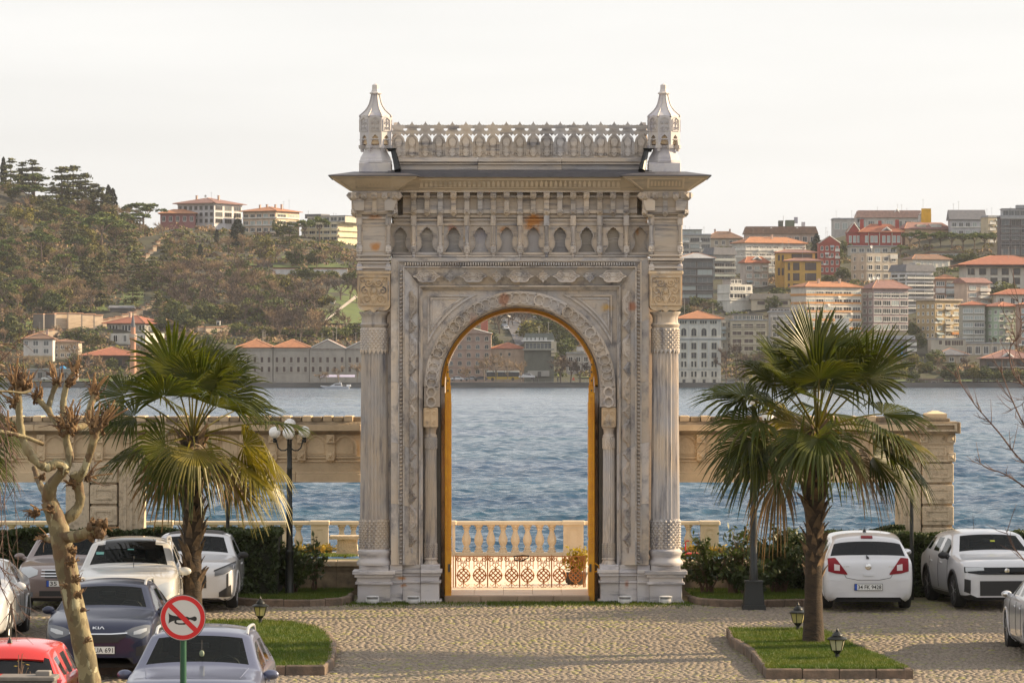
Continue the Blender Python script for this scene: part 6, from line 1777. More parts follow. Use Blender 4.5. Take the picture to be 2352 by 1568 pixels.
dec('grille', m_plas, 'front', [(-.50,.66),(.50,.66)], [(-.34,.42),(.34,.42)], .010, 12, 4)
dec('air_vent', m_plas, 'front', [(.58,.34),(.80,.48)], [(.58,.25),(.80,.26)], .012, 5, 4, True)
dec('chin_trim', m_chrome, 'front', [(-.7,.225),(.7,.225)], [(-.7,.20),(.7,.20)], .014, 12, 1)
mir(.315, .93, m_plas)
L, Wd, H = 4.5, 1.86, 1.65
yf = 54.3; t, dec, seam, mir, ray = car('parked_car', 'steel blue SUV with roof rails closest to the viewer beside the round sign', pt_steel, (X_(452, yf+1.2), yf+L/2, gz(yf+L/2)), RZ, L, Wd, H, rails='grey', hood=.66, belt=.61, nose=.55, roofw=.72, group=grp)
for sg in (-1, 1): seam([(1.75,sg*.62),(1.35,sg*.66),(1.0,sg*.70)], 'top', .007, pt_steel, 'bonnet_crease')
dec('headlight', m_hl, 'front', [(.52,.84),(.72,.90),(.86,.92)], [(.52,.76),(.72,.76),(.86,.82)], .010, 8, 4, True)
dec('grille', m_plas, 'front', [(-.5,.80),(.5,.80)], [(-.40,.56),(.40,.56)], .010, 10, 4)
MB().tube([(.80,.05,1.52),(.82,.05,1.36)], .004, 4).build('charm_cord', m_plas, t); MB().ball((.82,.05,1.34), .035, 8, 6, (.5,1,1.3)).build('charm', mat('charm_green', (0.25,0.30,0.2), 0.5), t)
mir(.315, 1.0, pt_steel, 1.05)
L, Wd, H = 3.95, 1.70, 1.46
yr = 55.2; t, dec, seam, mir, ray = car('parked_car', 'bright red hatchback seen from behind at the lower left corner', pt_red, (X_(14, yr+.6), yr+L/2, gz(yr+L/2)), AW, L, Wd, H, hood=.62, belt=.61, deck=.66, roof_r=.84, gb=.95, glass=g_dark, group=grp)
dec('tail_light', m_tl, 'rear', [(.52,.92),(.66,1.0),(.78,.98)], [(.52,.78),(.66,.72),(.78,.74)], .012, 6, 5, True)
dec('spoiler', pt_red, 'top', [(-1.50,.52),(-1.20,.56)], [(-1.50,-.52),(-1.20,-.56)], .03, 6, 8)
MB().lathe([(.04,H-.03),(.03,H+.01),(.015,H+.03),(.004,H+.06)], 10, -.95, .0).build('antenna_foot', m_plas, t); MB().tube([(-.95,0,H+.04),(-1.02,0,H+.38)], .005, 5).build('antenna', m_plas, t)
dec('wiper', m_plas, 'rear', [(-.02,1.03),(.30,1.06)], [(-.02,1.015),(.30,1.045)], .015, 5, 1)
p, _ = ray('rear', 0, .66); plate(t, p.x-.02, .66, '34', -1, 0, True, tw=.12, tx=-.1)
mir(.315, .92, pt_red)
L, Wd, H = 4.4, 1.75, 1.43
yr = 74.9; t, dec, seam, mir, ray = car('parked_car', 'silver white saloon cut off by the left picture edge', pt_silver, (X_(80, yr)-Wd/2, yr-L/2, gz(yr-L/2)), RZ, L, Wd, H, 'sedan', hood=.62, belt=.60, nose=.47, gb=.90, roof_r=.74, deck=.70, group=grp)
dec('tail_light', m_tl, 'rear', [(.55,.90),(.85,.93)], [(.55,.78),(.85,.76)], .012, 6, 4, True)
mir(.315, .90, pt_white, 1.15)
L, Wd, H = 4.0, 1.735, 1.45
yr = 77.75; t, dec, seam, mir, ray = car('parked_car', 'small white hatchback seen from behind right of the right palm trunk', pt_white, (X_(1999, yr), yr+L/2, gz(yr+L/2)), AW-R(1), L, Wd, H, hood=.62, belt=.62, deck=.64, roof_r=.87, gb=.965, roofw=.74, glass=g_dark, group=grp)
dec('tail_light', m_tl, 'rear', [(.40,.70),(.52,.86),(.62,.985),(.76,.97)], [(.40,.675),(.52,.69),(.62,.70),(.76,.74)], .014, 10, 6, True)
dec('reversing_lamp', m_tlw, 'rear', [(.54,.85),(.645,.87)], [(.54,.75),(.645,.755)], .020, 4, 3, True)
dec('brake_lamp', m_tl, 'rear', [(-.11,1.375),(.11,1.375)], [(-.11,1.34),(.11,1.34)], .02, 5, 2)
seam([(-.46,.70),(-.42,.62),(-.2,.575),(.2,.575),(.42,.62),(.46,.70)], 'rear', .005)
seam([(-.84,.585),(-.5,.565)], 'rear', .006, pt_white, 'bumper_line'); seam([(.84,.585),(.5,.565)], 'rear', .006, pt_white, 'bumper_line')
dec('tailgate_handle', pt_white, 'rear', [(-.10,.70),(.10,.70)], [(-.095,.655),(.095,.655)], .022, 5, 2)
p, _ = ray('rear', 0, .445); plate(t, p.x-.022, .445, '34 FK 9428', -1, 0, True, tw=.44, tx=.022)
p, _ = ray('rear', 0, .825)
bd = link('badge', None, t, (p.x-.014, 0, .825), (PI/2, 0, -PI/2))
MB().lathe([(.046,-.008),(.058,-.008),(.060,.004),(.046,.006)], 24).build('badge_ring', m_chrome, bd, 40)
MB().poly([(-.066,.004),(-.005,.004),(.012,.016),(.066,-.002),(.005,-.004),(-.012,-.014)], -.004, .006, ax='z').build('badge_bolt', m_chrome, bd)
for yq, tx_ in ((.44, 'Corsa'), (-.42, '1.3 CDTI')):
 p, _ = ray('rear', -yq*0-yq, .83); lettering(t, p.x-.012, -yq, .83, tx_, .022, .11, m_chrome, -1, .01)
dec('wiper', m_plas, 'rear', [(-.02,.985),(.03,1.03)], [(-.02,.965),(.03,.97)], .02, 3, 1)
MB().lathe([(.04,H-.03),(.03,H+.015),(.012,H+.03),(.004,H+.075)], 10, -.85, 0).build('antenna', m_plas, t)
mir(.315, .93, pt_white)
L, Wd, H = 4.0, 1.79, 1.44
yf = 78.0; t, dec, seam, mir, ray = car('parked_car', 'white crossover with black visor-like front facing the viewer at the right', pt_white, (X_(2275, yf+.9), yf+L/2, gz(yf+L/2)), RZ+R(6), L, Wd, H, hood=.66, belt=.62, nose=.54, roofw=.72, clad=m_plas, roof_mat=None, group=grp)
dec('visor_panel', g_dark, 'front', [(-.82,.80),(-.4,.79),(.4,.79),(.82,.80)], [(-.80,.70),(-.5,.66),(.5,.66),(.80,.70)], .012, 18, 4)
dec('headlight', m_hl2, 'front', [(.44,.785),(.78,.79)], [(.44,.735),(.78,.715)], .018, 8, 2, True)
dec('grille', m_plas, 'front', [(-.52,.54),(.52,.54)], [(-.56,.26),(.56,.26)], .012, 12, 4)
dec('fog_surround', m_plas, 'front', [(.70,.56),(.80,.58)], [(.70,.30),(.80,.34)], .012, 4, 4, True)
p, n_ = ray('front', 0, .735)
bd = link('badge', None, t, (p.x+.02, 0, .735), (PI/2, 0, PI/2))
MB().lathe([(.036,-.006),(.046,-.006),(.047,.004),(.036,.005)], 20).build('badge_ring', m_chrome, bd, 40); MB().box(-.05,.05,-.005,.005,-.002,.006).build('badge_bolt', m_chrome, bd)
dec('sticker', mat('lime_sticker', (0.45,0.50,0.03), 0.5), 'front', [(.0,1.245),(.09,1.245)], [(.0,1.225),(.09,1.225)], .006, 3, 2)
MB().tube([(-.9,0,H-.02),(-1.0,0,H+.24)], .005, 5).build('antenna', m_plas, t)
mir(.315, .92, m_plas, 1.05)
L, Wd, H = 4.5, 1.80, 1.45
yf = 72.0; t, dec, seam, mir, ray = car('parked_car', 'white saloon cut off by the right picture edge, pointing away', pt_white, (X_(2306, yf-.7)+Wd/2, yf-L/2, gz(yf-L/2)), AW, L, Wd, H, 'sedan', hood=.63, belt=.61, nose=.50, gb=.90, roof_r=.74, deck=.70, group=grp)
dec('headlight', m_hl, 'front', [(.50,.72),(.84,.80)], [(.50,.62),(.84,.66)], .010, 8, 3, True)
dec('tail_light', m_tl, 'rear', [(.55,.90),(.85,.93)], [(.55,.78),(.85,.76)], .012, 6, 4, True)
mir(.315, .92, pt_white, .9)
# ------------------------------------------------------------------ palms
m_frond = mat('palm_leaf', (0.040,0.058,0.005), 0.38, col2=(0.085,0.090,0.007), scale=3, trans=0.45, vary=0.3, spec=0.35)
m_frondy = mat('palm_leaf_yellowing', (0.24,0.19,0.012), 0.42, col2=(0.12,0.11,0.010), scale=3, trans=0.4, vary=0.2)
m_frondd = mat('palm_leaf_dry', (0.22,0.13,0.05), 0.6, col2=(0.14,0.09,0.03), scale=4, trans=0.3)
m_ptrunk = mat('palm_trunk', (0.060,0.038,0.022), 0.9, col2=(0.028,0.019,0.012), scale=6, stretch=(1,1,2.5), bump=1.0, bscale=22)  # darkened brown; shade over the right palm's trunk is put into it
m_boot = mat('palm_leaf_base', (0.20,0.125,0.066), 0.8, col2=(0.065,0.040,0.022), scale=7, bump=0.4, vary=0.25)
def frond_mesh(az, el, lp, rb, droop, rg, mats, dry=0.0):
 """fan leaf: curved petiole, pleated fan with free drooping tips; coordinates about the heart of the crown"""
 d = np.array([math.cos(az)*math.cos(el), math.sin(az)*math.cos(el), math.sin(el)])
 lat = np.array([-math.sin(az), math.cos(az), 0.0])
 tw = rg.normal(0, .55)
 n = 8; P = [np.zeros(3)]; dirv = d.copy()
 for k in range(n):
  dirv = dirv + np.array([0,0,-1])*droop*0.11*(1 - .3*abs(dirv[2])); dirv /= np.linalg.norm(dirv)
  P.append(P[-1] + dirv*lp/n)
 pet = MB().tube([tuple(p) for p in P], [.022*(1-.5*k/n) for k in range(n+1)], 5)
 hub = P[-1]; d2 = dirv
 lat2 = lat*math.cos(tw) + np.cross(d2, lat)*math.sin(tw)
 up = np.cross(d2, lat2); 
 if up[2] < 0: up = -up; 
 ns = 40; span = R(rg.uniform(95, 125))
 V = []; Fc = []
 fuse = .56
 for k in range(ns):
  for half in (0, 1):
   pass
  ph = -span + 2*span*(k+.5)/ns; dph = 2*span/ns
  ln = rb*(1.0 - .22*abs(ph/span)**2)*rg.uniform(.92, 1.05)
  u_ = d2*math.cos(ph) + lat2*math.sin(ph); side = -d2*math.sin(ph) + lat2*math.cos(ph)
  base = len(V); ts = (0.03, .30, fuse, .78, .90, 1.0)
  dr = droop*rg.uniform(.7, 1.3)
  bend = rg.normal(0, .05)
  for t in ts:
   r = ln*t
   w = r*dph/2 if t <= fuse else ln*fuse*dph/2*max(.04, (1-t)/(1-fuse))**.62
   cup = .20*ln*(abs(ph)/span)**2*t                      # the fan folds forward at its sides
   sag = np.array([0,0,-1.0])*(dr*ln*(.10*t*t + (1.35*(t-fuse)**1.5 if t > fuse else 0)))
   c_ = hub + u_*r + up*cup + sag + side*bend*ln*t*t
   if t > fuse: c_ = c_ - u_*dr*ln*.25*(t-fuse)**1.5
   V += [c_ - side*w, c_ + up*w*.55, c_ + side*w]
  for q in range(len(ts)-1):
   a = base+3*q
   Fc += [(a, a+1, a+4, a+3), (a+1, a+2, a+5, a+4)]
 return pet, V, Fc
def palm(label, u, yb, zb, heart_v, trunk_w, fronds, seed, rb, lean=0.0, boots_from=.25):
 x0 = X_(u, yb); t = thing('palm_tree', label, 'palm', (x0, yb, zb))
 rg = np.random.default_rng(seed); rd = random.Random(seed)
 hz = Z_(heart_v, yb) - zb; r0 = trunk_w/2
 rings = []; n = 18; lev = 26
 for i in range(lev+1):
  q = i/lev; r = r0*(1.0 + .38*max(0, 1-q*4.5)**1.5 + .10*math.sin(q*9) * .3 + .10*(q > .75)*(q-.75)*4)
  rings.append([(lean*q*q + r*math.cos(2*PI*k/n)*(1+rd.uniform(-.05,.05)), r*math.sin(2*PI*k/n)*(1+rd.uniform(-.05,.05)), -.05+(hz+.05)*q) for k in range(n)])
 MB().loft(rings).build('trunk', m_ptrunk, t, 60)
 bm_ = MB(); 
 bm_.loft([[(-.085,0,0),(.085,0,0),(.07,.05,0),(-.07,.05,0)],[(-.075,-.045,.13),(.075,-.045,.13),(.06,.0,.13),(-.06,.0,.13)],[(-.035,-.10,.27),(.035,-.10,.27),(.03,-.07,.27),(-.03,-.07,.27)],[(-.016,-.16,.36),(.016,-.16,.36),(.012,-.14,.36),(-.012,-.14,.36)]])
 bme = bm_.mesh('leaf_base', m_boot)
 k = 0; z = hz*boots_from
 while z < hz*.98:
  q = z/hz; r = r0*(1.0 + .10*(q > .75)*(q-.75)*4)
  a = k*2.399963 + rd.uniform(-.25,.25)
  s = rd.uniform(.7, 1.15)*(1 if q > .55 else .75)
  o = link('leaf_base', bme, t, (lean*q*q + r*.93*math.cos(a), r*.93*math.sin(a), z), (rd.uniform(-.15,.25)*(1 if q > .5 else .2), rd.uniform(-.45,.45), a+PI/2), (s, s, s*rd.uniform(.8,1.2)))
  z += hz*.0095*rd.uniform(.7,1.4); k += 1
 for i, (az, el, lp, dr, kind) in enumerate(fronds):
  pet, V, Fc = frond_mesh(az, el, lp, rb*rg.uniform(.88,1.08), dr, rg, None)
  f = link('frond', None, t, (lean, 0, hz*.985))
  m = (m_frond, m_frondy, m_frondd)[kind]
  pet.build('stalk', m_frondy if kind < 2 else m_frondd, f, 60, recalc=False)
  b = MB(); b.v = [tuple(v) for v in V]; b.f = Fc
  b.build('fan', m, f, recalc=False)
 th = MB()
 for k in range(160):
  a = rd.uniform(0, 2*PI); r = rd.uniform(.12, rb*.8); z = hz + rd.uniform(-.35, .25); l = rd.uniform(.15,.45)
  p = (lean+r*math.cos(a), r*math.sin(a), z); th.add([p, (p[0]+.006, p[1], p[2]), (p[0]+rd.uniform(-.05,.05), p[1], p[2]-l)], [(0,1,2)])
 tag(th.build('dead_threads', m_frondd, t, recalc=False), kind='stuff')
 return t
def crown(n, seed, up_n=5):
 rd = random.Random(seed); out = []
 for k in range(n):
  q = k/(n-1)
  az = k*2.399963 + rd.uniform(-.5,.5)
  el = R(85 - 96*q**.92) + rd.uniform(-.24,.24)
  lp = .92 + .35*math.sin(PI*min(1, q*1.25)) + rd.uniform(-.25,.25)
  dr = .28 + .62*q + rd.uniform(-.2,.3)
  kind = 0 if q < .60 else (1 if rd.random() < .4 else 0)
  if q > .93: kind = 2 if rd.random() < .5 else 1
  out.append((az, el, lp, dr, kind))
 return out
yl = 74.0
fl = crown(24, 4)
fl += [(R(95), R(80), 1.0, .1, 0), (R(80), R(68), 1.15, .25, 0), (R(-8), R(-34), 1.0, .6, 1), (R(172), R(28), 1.05, .6, 0), (R(-95), R(-2), .75, .9, 0)]
palm('tall fan palm with brown shaggy trunk rising behind the white SUV at the left', 442, yl, gz(yl)-.1, 1000, 42*yl/F, fl, 11, 1.04, boots_from=.22)
yr_ = 70.2
fr_ = crown(28, 9)
fr_ += [(R(100), R(84), 1.25, .1, 0), (R(40), R(62), 1.35, .2, 0), (R(150), R(60), 1.15, .25, 0), (R(10), R(48), 1.3, .15, 0), (R(185), R(15), 1.2, .8, 0), (R(-20), R(8), 1.2, .8, 0), (R(-100), R(18), 1.0, .9, 0), (R(180), R(0), 1.1, .8, 0)]
palm('fan palm with dark criss-crossed trunk on the right grass island', 1868, yr_, gz(yr_)+.14, 985, 39*yr_/F, fr_, 23, 1.06, .06, boots_from=.30)
fx = [(R(a), R(e), 1.0, .7, k) for a, e, k in ((0,20,0),(15,-5,0),(-15,-25,1),(30,30,0),(-30,5,0),(5,-45,2),(180,20,0),(90,30,0),(270,20,0),(140,0,0),(220,0,0),(0,60,0))]
palm('fan palm at the left edge, only its frond tips in the picture', -180, 71.0, gz(71), 975, .36, fx, 31, 1.0, boots_from=.4)
# ------------------------------------------------------------------ pollarded plane tree, left foreground
def plane_bark():
 m = bpy.data.materials.new('plane_bark'); m.use_nodes = True; nt = m.node_tree; n = nt.nodes; L = nt.links; b = n['Principled BSDF']; b.inputs['Roughness'].default_value = .8
 g = n.new('ShaderNodeNewGeometry')
 mp = n.new('ShaderNodeMapping'); mp.inputs['Scale'].default_value = (1,1,.55); L.new(g.outputs['Position'], mp.inputs['Vector'])
 t = n.new('ShaderNodeTexVoronoi'); t.inputs['Scale'].default_value = 11; t.inputs['Randomness'].default_value = 1
 t0 = n.new('ShaderNodeTexNoise'); t0.inputs['Scale'].default_value = 6; t0.inputs['Detail'].default_value = 4; L.new(mp.outputs[0], t0.inputs['Vector'])
 va = n.new('ShaderNodeVectorMath'); va.operation = 'MULTIPLY_ADD'; va.inputs[1].default_value = (.35,.35,.35); L.new(t0.outputs['Color'], va.inputs[0]); L.new(mp.outputs[0], va.inputs[2]); L.new(va.outputs[0], t.inputs['Vector'])
 cr = n.new('ShaderNodeValToRGB'); L.new(t.outputs['Color'], cr.inputs[0]); cr.color_ramp.interpolation = 'CONSTANT'
 e = cr.color_ramp.elements; e[0].position = 0; e[0].color = (.17,.135,.07,1); e[1].position = .38; e[1].color = (.25,.21,.115,1)
 for p_, c_ in ((.58,(.13,.105,.055,1)),(.72,(.12,.078,.042,1)),(.86,(.36,.33,.21,1))):
  q = e.new(p_); q.color = c_
 t2 = n.new('ShaderNodeTexNoise'); t2.inputs['Scale'].default_value = 3; L.new(g.outputs['Position'], t2.inputs['Vector'])
 mr = n.new('ShaderNodeMapRange'); mr.inputs['From Min'].default_value = .52; mr.inputs['From Max'].default_value = .68; L.new(t2.outputs['Fac'], mr.inputs['Value'])
 mx = n.new('ShaderNodeMix'); mx.data_type = 'RGBA'; mx.inputs['B'].default_value = (.16,.095,.045,1); L.new(cr.outputs[0], mx.inputs['A']); 
 ml = n.new('ShaderNodeMath'); ml.operation = 'MULTIPLY'; ml.inputs[1].default_value = .7; L.new(mr.outputs[0], ml.inputs[0]); L.new(ml.outputs[0], mx.inputs['Factor'])
 L.new(mx.outputs['Result'], b.inputs['Base Color'])
 bp = n.new('ShaderNodeBump'); bp.inputs['Strength'].default_value = .9; bp.inputs['Distance'].default_value = .05; L.new(t0.outputs['Fac'], bp.inputs['Height']); L.new(bp.outputs[0], b.inputs['Normal'])
 return m
m_bark = plane_bark()
m_knob = mat('pruning_knob', (0.085,0.048,0.025), 0.9, col2=(0.17,0.10,0.045), scale=12, bump=1.0, bscale=40, world=True)
m_stub = mat('cut_shoot', (0.20,0.105,0.045), 0.75, col2=(0.33,0.20,0.09), scale=14, world=True)
def limb(mb, pts, rad, n=11, jit=.06, rd=random):
 """smooth limb through points (Catmull-Rom), slightly uneven"""
 P = [Vector(p) for p in pts]; Q = []; Rr = []
 for i in range(len(P)-1):
  a, b, c, d = P[max(i-1,0)], P[i], P[i+1], P[min(i+2,len(P)-1)]
  for k in range(5):
   t = k/5; Q.append(.5*((2*b)+(c-a)*t+(2*a-5*b+4*c-d)*t*t+(3*b-a-3*c+d)*t**3)); Rr.append((rad[i]+(rad[i+1]-rad[i])*t)*(1+rd.uniform(-jit,jit)))
 Q.append(P[-1]); Rr.append(rad[-1])
 return mb.tube(Q, Rr, n)
yp = 54.5; sp = yp/F
rd5 = random.Random(5)
tree = thing('plane_tree', 'pollarded pale-barked plane tree with knobbly cut branches, left foreground', 'tree', (X_(212, yp), yp, gz(yp)))
def pp_(u, v, dy=0.0): return (X_(u, yp+dy)-tree.location[0], dy, Z_(v, yp+dy)-tree.location[2])
mb = MB()
limb(mb, [pp_(214,1640), pp_(206,1560), pp_(188,1470), pp_(168,1380), pp_(152,1300), pp_(140,1235), pp_(128,1190), pp_(112,1150)], [26*sp,25*sp,24*sp,24*sp,25*sp,25*sp,21*sp,19*sp], 14, .05, rd5)
for q in (1, 2): pass
mb.build('trunk', m_bark, tree, 60)
BR = [ # (points (u,v,dy), radii px, knob radius px)
 ([(112,1150,0),(116,1118,-.1),(136,1092,-.2),(150,1075,-.25)], [22,19,17,16]),
 ([(150,1078,-.25),(132,1063,-.3),(112,1072,-.35),(92,1066,-.4),(70,1045,-.4),(55,1015,-.4),(48,985,-.4),(44,950,-.4),(42,915,-.4),(40,880,-.4)], [15,15,15,14,13,12,11,11,11,14]),
 ([(112,1150,0),(96,1120,.3),(86,1098,.5),(78,1072,.6)], [14,10,9,8]),
 ([(136,1200,.1),(168,1180,.1),(184,1150,.1),(178,1110,.05),(170,1085,0)], [20,17,15,15,14]),
 ([(150,1080,-.2),(160,1050,-.15),(152,1010,-.1),(150,985,-.1)], [14,12,12,15]),
 ([(150,990,-.1),(125,965,.1),(112,940,.2),(120,905,.3),(130,880,.3)], [9,9,9,8,10]),
 ([(112,945,.2),(96,925,.2),(86,915,.2)], [8,9,12]),
 ([(158,995,-.1),(148,960,.35),(145,930,.4),(150,895,.45),(160,870,.5),(172,852,.5)], [9,10,10,9,9,7]),
 ([(176,1105,.05),(192,1080,-.1),(205,1045,-.15),(214,1015,-.2),(222,985,-.2)], [14,13,12,12,15]),
 ([(165,985,.1),(198,972,.3),(205,940,.35),(218,905,.4)], [10,11,9,11]),
 ([(140,1232,0),(172,1232,-.2),(205,1222,-.3),(226,1216,-.35)], [18,17,17,20]),
 ([(142,1238,.05),(118,1240,.2),(104,1236,.3)], [12,9,7]),
 ([(0,990,-1.2),(30,996,-1.1),(60,1004,-1.0),(100,1020,-.9)], [6,6,6,6]),
 ([(-5,898,-1.2),(25,899,-1.1),(52,902,-1.0),(70,896,-.9)], [3.5,3.5,4,5]),
]
for pts, rad in BR:
 mb = MB(); limb(mb, [pp_(*p) for p in pts], [r*sp*.76 for r in rad], 10, .13, rd5); mb.build('branch', m_bark, tree, 60)
def knob(u, v, dy, r, nst, amin, amax, ln, seed):
 rk = random.Random(seed); c = pp_(u, v, dy)
 r *= .66; mb = MB().ball(c, r*sp*.8, 12, 8, (1,1,1.1), .3)
 for k in range(20):
  q = (c[0]+rk.uniform(-1.1,1.1)*r*sp, c[1]+rk.uniform(-1,.6)*r*sp, c[2]+rk.uniform(-1.1,1.1)*r*sp); mb.ball(q, r*sp*rk.uniform(.16,.42), 7, 5, (1,1,1.2), .35)
 mb.build('knob', m_knob, tree, 70)
 mb = MB()
 for k in range(nst):
  a = R(rk.uniform(amin, amax)); l = ln*sp*rk.uniform(.25, 1.2); tw = rk.uniform(-.5,.5); w = rk.uniform(1.3, 2.7)*sp
  s = (c[0]+rk.uniform(-1.1,1.1)*r*sp, c[1]+rk.uniform(-.9,.7)*r*sp, c[2]+rk.uniform(-.4,.7)*r*sp)
  e = (s[0]+l*math.cos(a), s[1]+l*tw*.6, s[2]+l*math.sin(a)); m_ = tuple((s[i]+e[i])/2+rk.uniform(-.02,.02) for i in range(3))
  mb.tube([s, m_, e], [w*1.15, w, w*.9], 6)
 mb.build('cut_shoots', m_stub, tree, 40)
 mb = MB()
 for k in range(max(4, nst)):
  a = R(rk.uniform(amin-30, amax+30)); l = ln*sp*rk.uniform(.5, 1.3); s = (c[0]+rk.uniform(-.9,.9)*r*sp, c[1]-.3*r*sp, c[2]+rk.uniform(-.6,.4)*r*sp)
  mb.tube([s, (s[0]+l*.5*math.cos(a)+rk.uniform(-.01,.01), s[1], s[2]+l*.5*math.sin(a)), (s[0]+l*math.cos(a+.3), s[1], s[2]+l*math.sin(a+.3))], [1.4*sp, 1.0*sp, .5*sp], 4)
 mb.build('twigs', m_twig, tree)
for i, (u, v, dy, r, nst, a0, a1, ln) in enumerate([(40,880,-.4,24,22,55,125,46),(34,925,-.4,15,10,70,150,36),(30,990,-.3,16,12,80,150,40),(62,892,-.4,14,8,60,110,34),(86,915,.2,16,12,70,130,36),(130,880,.3,13,12,75,115,42),(172,855,.5,11,10,65,105,40),(160,880,.45,13,5,40,80,30),
  (152,985,-.1,24,18,50,150,42),(166,965,-.1,14,10,60,120,40),(222,982,-.2,20,16,35,115,52),(240,965,-.2,12,9,25,70,50),(218,905,.4,14,12,50,105,42),(226,1216,-.35,30,10,-30,110,26),(104,1236,.3,10,5,120,230,26),(200,1098,.0,11,4,-10,60,60),
  (84,1176,.2,15,9,140,220,28),(172,1110,.0,14,8,100,200,26),(118,1168,-.2,12,3,160,220,20),(160,1290,-.25,15,6,20,80,18),(175,1330,-.25,13,5,-20,60,16),(190,1400,-.2,8,3,0,60,14),(165,1265,-.25,12,4,0,90,16),(96,1095,-.1,10,3,180,260,18),(178,1365,-.25,11,4,0,70,18),(198,1470,-.25,9,3,0,60,14),(150,1345,-.25,7,2,150,200,14)]):
 knob(u, v, dy, r, nst, a0, a1, ln, 100+i)
nb = thing('plane_tree', 'pollarded plane tree beyond the right picture edge', 'tree', (12.2, 70.9, gz(70.9)), .8)
mb = MB(); limb(mb, [(0,0,-.1),(.05,0,2.2),(-.05,.1,4.2),(.1,0,5.4)], [.36,.32,.30,.34], 14, .05, rd5); mb.build('trunk', m_bark, nb, 60)
for (a, l, h) in ((.2,1.4,1.9),(2.2,1.2,2.0),(4.0,1.5,1.7),(5.3,1.0,2.1)):
 mb = MB(); e = (l*math.cos(a), l*math.sin(a), 5.0+h*.9); limb(mb, [(.1,0,5.2),(l*.5*math.cos(a),l*.5*math.sin(a),5.6),e], [.15,.12,.10], 10, .06, rd5); mb.build('branch', m_bark, nb, 60)
 MB().ball(e, .2, 12, 8, (1,1,1), .2).build('knob', m_knob, nb, 60)
for (x, y, h, r) in ((15.2,80.6,6.6,2.3),(18.6,81.6,7.6,2.6),(16.5,77.4,5.6,1.9)):  # unseen trees added to throw shade over the right-hand cars
 tt = thing('evergreen_tree', {15.2: 'unseen evergreen tree added beyond the right edge to shade the parked crossover', 18.6: 'taller unseen evergreen tree added farther out beyond the right edge for shade', 16.5: 'smaller unseen evergreen tree added beyond the right edge for shade, nearest the court'}[x], 'tree', (x, y, gz(y)))
 MB().tube([(0,0,-.1),(.05,0,h*.3),(0,.05,h*.7)], [.16,.13,.06], 8).build('trunk', m_twig, tt, 60)
 q = RNG.normal(0, 1, (5200, 3)); q /= np.linalg.norm(q, axis=1)[:,None]; q *= RNG.uniform(.25, 1, 5200)[:,None]**.4 * (1+.18*np.sin(q[:,:1]*7)*np.cos(q[:,1:2]*6+q[:,2:]*5))
 tag(link('crown', quads_cloud(q*np.array([r,r,h*.38])+np.array([0,0,h*.58]), .12, m_leafd, 'crown', .4), tt), kind='stuff')
# ------------------------------------------------------------------ bare twiggy trees at both edges
m_bare = mat('bare_bark', (0.15,0.085,0.065), 0.8, col2=(0.09,0.055,0.045), scale=6, world=True)
def twig_tree(label, ox, oy, zb, trunk_h, paths, seed, y, up=1.0):
 t = thing('bare_tree', label, 'tree', (ox, oy, zb)); rk = random.Random(seed); s = y/F
 def q(u, v, dy=0.): return (X_(u, y+dy)-ox, y+dy-oy, Z_(v, y+dy)-zb)
 first = q(*paths[0][0][0])
 mb = MB(); limb(mb, [(0,0,-.1),(.02,.02,trunk_h*.5),(0,0,trunk_h)], [.16,.13,.11], 10, .05, rk)
 for pts, r0, r1 in paths:
  p0 = q(*pts[0])
  if pts[0][0] > 2300 or pts[0][0] < 20: mb.tube([(0,0,trunk_h*.96), (p0[0]*.5, p0[1]*.5, (trunk_h+p0[2])/2), p0], [.09, .05, r0*s], 8)
 mb.build('trunk', m_bare, t, 60)
 for pts, r0, r1 in paths:
  P = [q(*p) for p in pts]; mb = MB(); n = len(P)
  limb(mb, P, [(r0+(r1-r0)*k/(n-1))*s*.62 for k in range(n)], 6, .1, rk); 
  for k in range(n-1):
   for z in range(3):
    f = rk.random(); b = [P[k][i]+(P[k+1][i]-P[k][i])*f for i in range(3)]
    d = Vector(P[k+1])-Vector(P[k]); d.normalize(); a = rk.uniform(-1.1,1.1); l = s*rk.uniform(14,50)
    d = Vector((d.x*math.cos(a)-d.z*math.sin(a), rk.uniform(-.4,.4), d.x*math.sin(a)+d.z*math.cos(a)+.25*up))
    m_ = Vector(b)+d*l*.5; e = Vector(b)+d*l+Vector((rk.uniform(-.02,.02),0,l*.15*up))
    mb.tube([b, m_, e], [1.0*s, .7*s, .35*s], 4, False)
    if rk.random() < .5:
     a2 = rk.uniform(-.9,.9); mb.tube([m_, m_+Vector((d.x*math.cos(a2)-d.z*math.sin(a2), 0, d.x*math.sin(a2)+d.z*math.cos(a2)))*l*.45], [.8*s, .35*s], 3, False)
  mb.build('branch', m_bare, t, recalc=False)
 return t
PR = [([(2420,1120,0),(2380,1080,0),(2352,1062,0),(2330,1040,.1),(2300,1000,.1),(2270,965,.2),(2240,930,.2),(2210,885,.2),(2192,850,.2)], 5, 1.2),
  ([(2420,1150,.2),(2370,1130,.2),(2335,1105,.2),(2300,1085,.2),(2262,1072,.3),(2240,1048,.3)], 4.5, 1.0),
  ([(2400,1040,-.2),(2360,990,-.2),(2330,930,-.2),(2306,870,-.2),(2296,840,-.2)], 4.5, 1.0),
  ([(2420,930,.1),(2375,900,.1),(2345,880,.1),(2325,850,.1),(2320,800,.1),(2345,760,.1),(2340,700,.1),(2330,655,.1)], 4, 1.0),
  ([(2400,860,-.3),(2365,850,-.3),(2340,810,-.3),(2330,770,-.3),(2318,735,-.3)], 3.5, .9),
  ([(2420,1400,.1),(2385,1340,.1),(2355,1290,.1),(2325,1250,.1),(2308,1210,.1)], 4, .9),
  ([(2410,1010,.3),(2380,950,.3),(2360,915,.3),(2345,930,.3),(2310,945,.3)], 3, .8)]
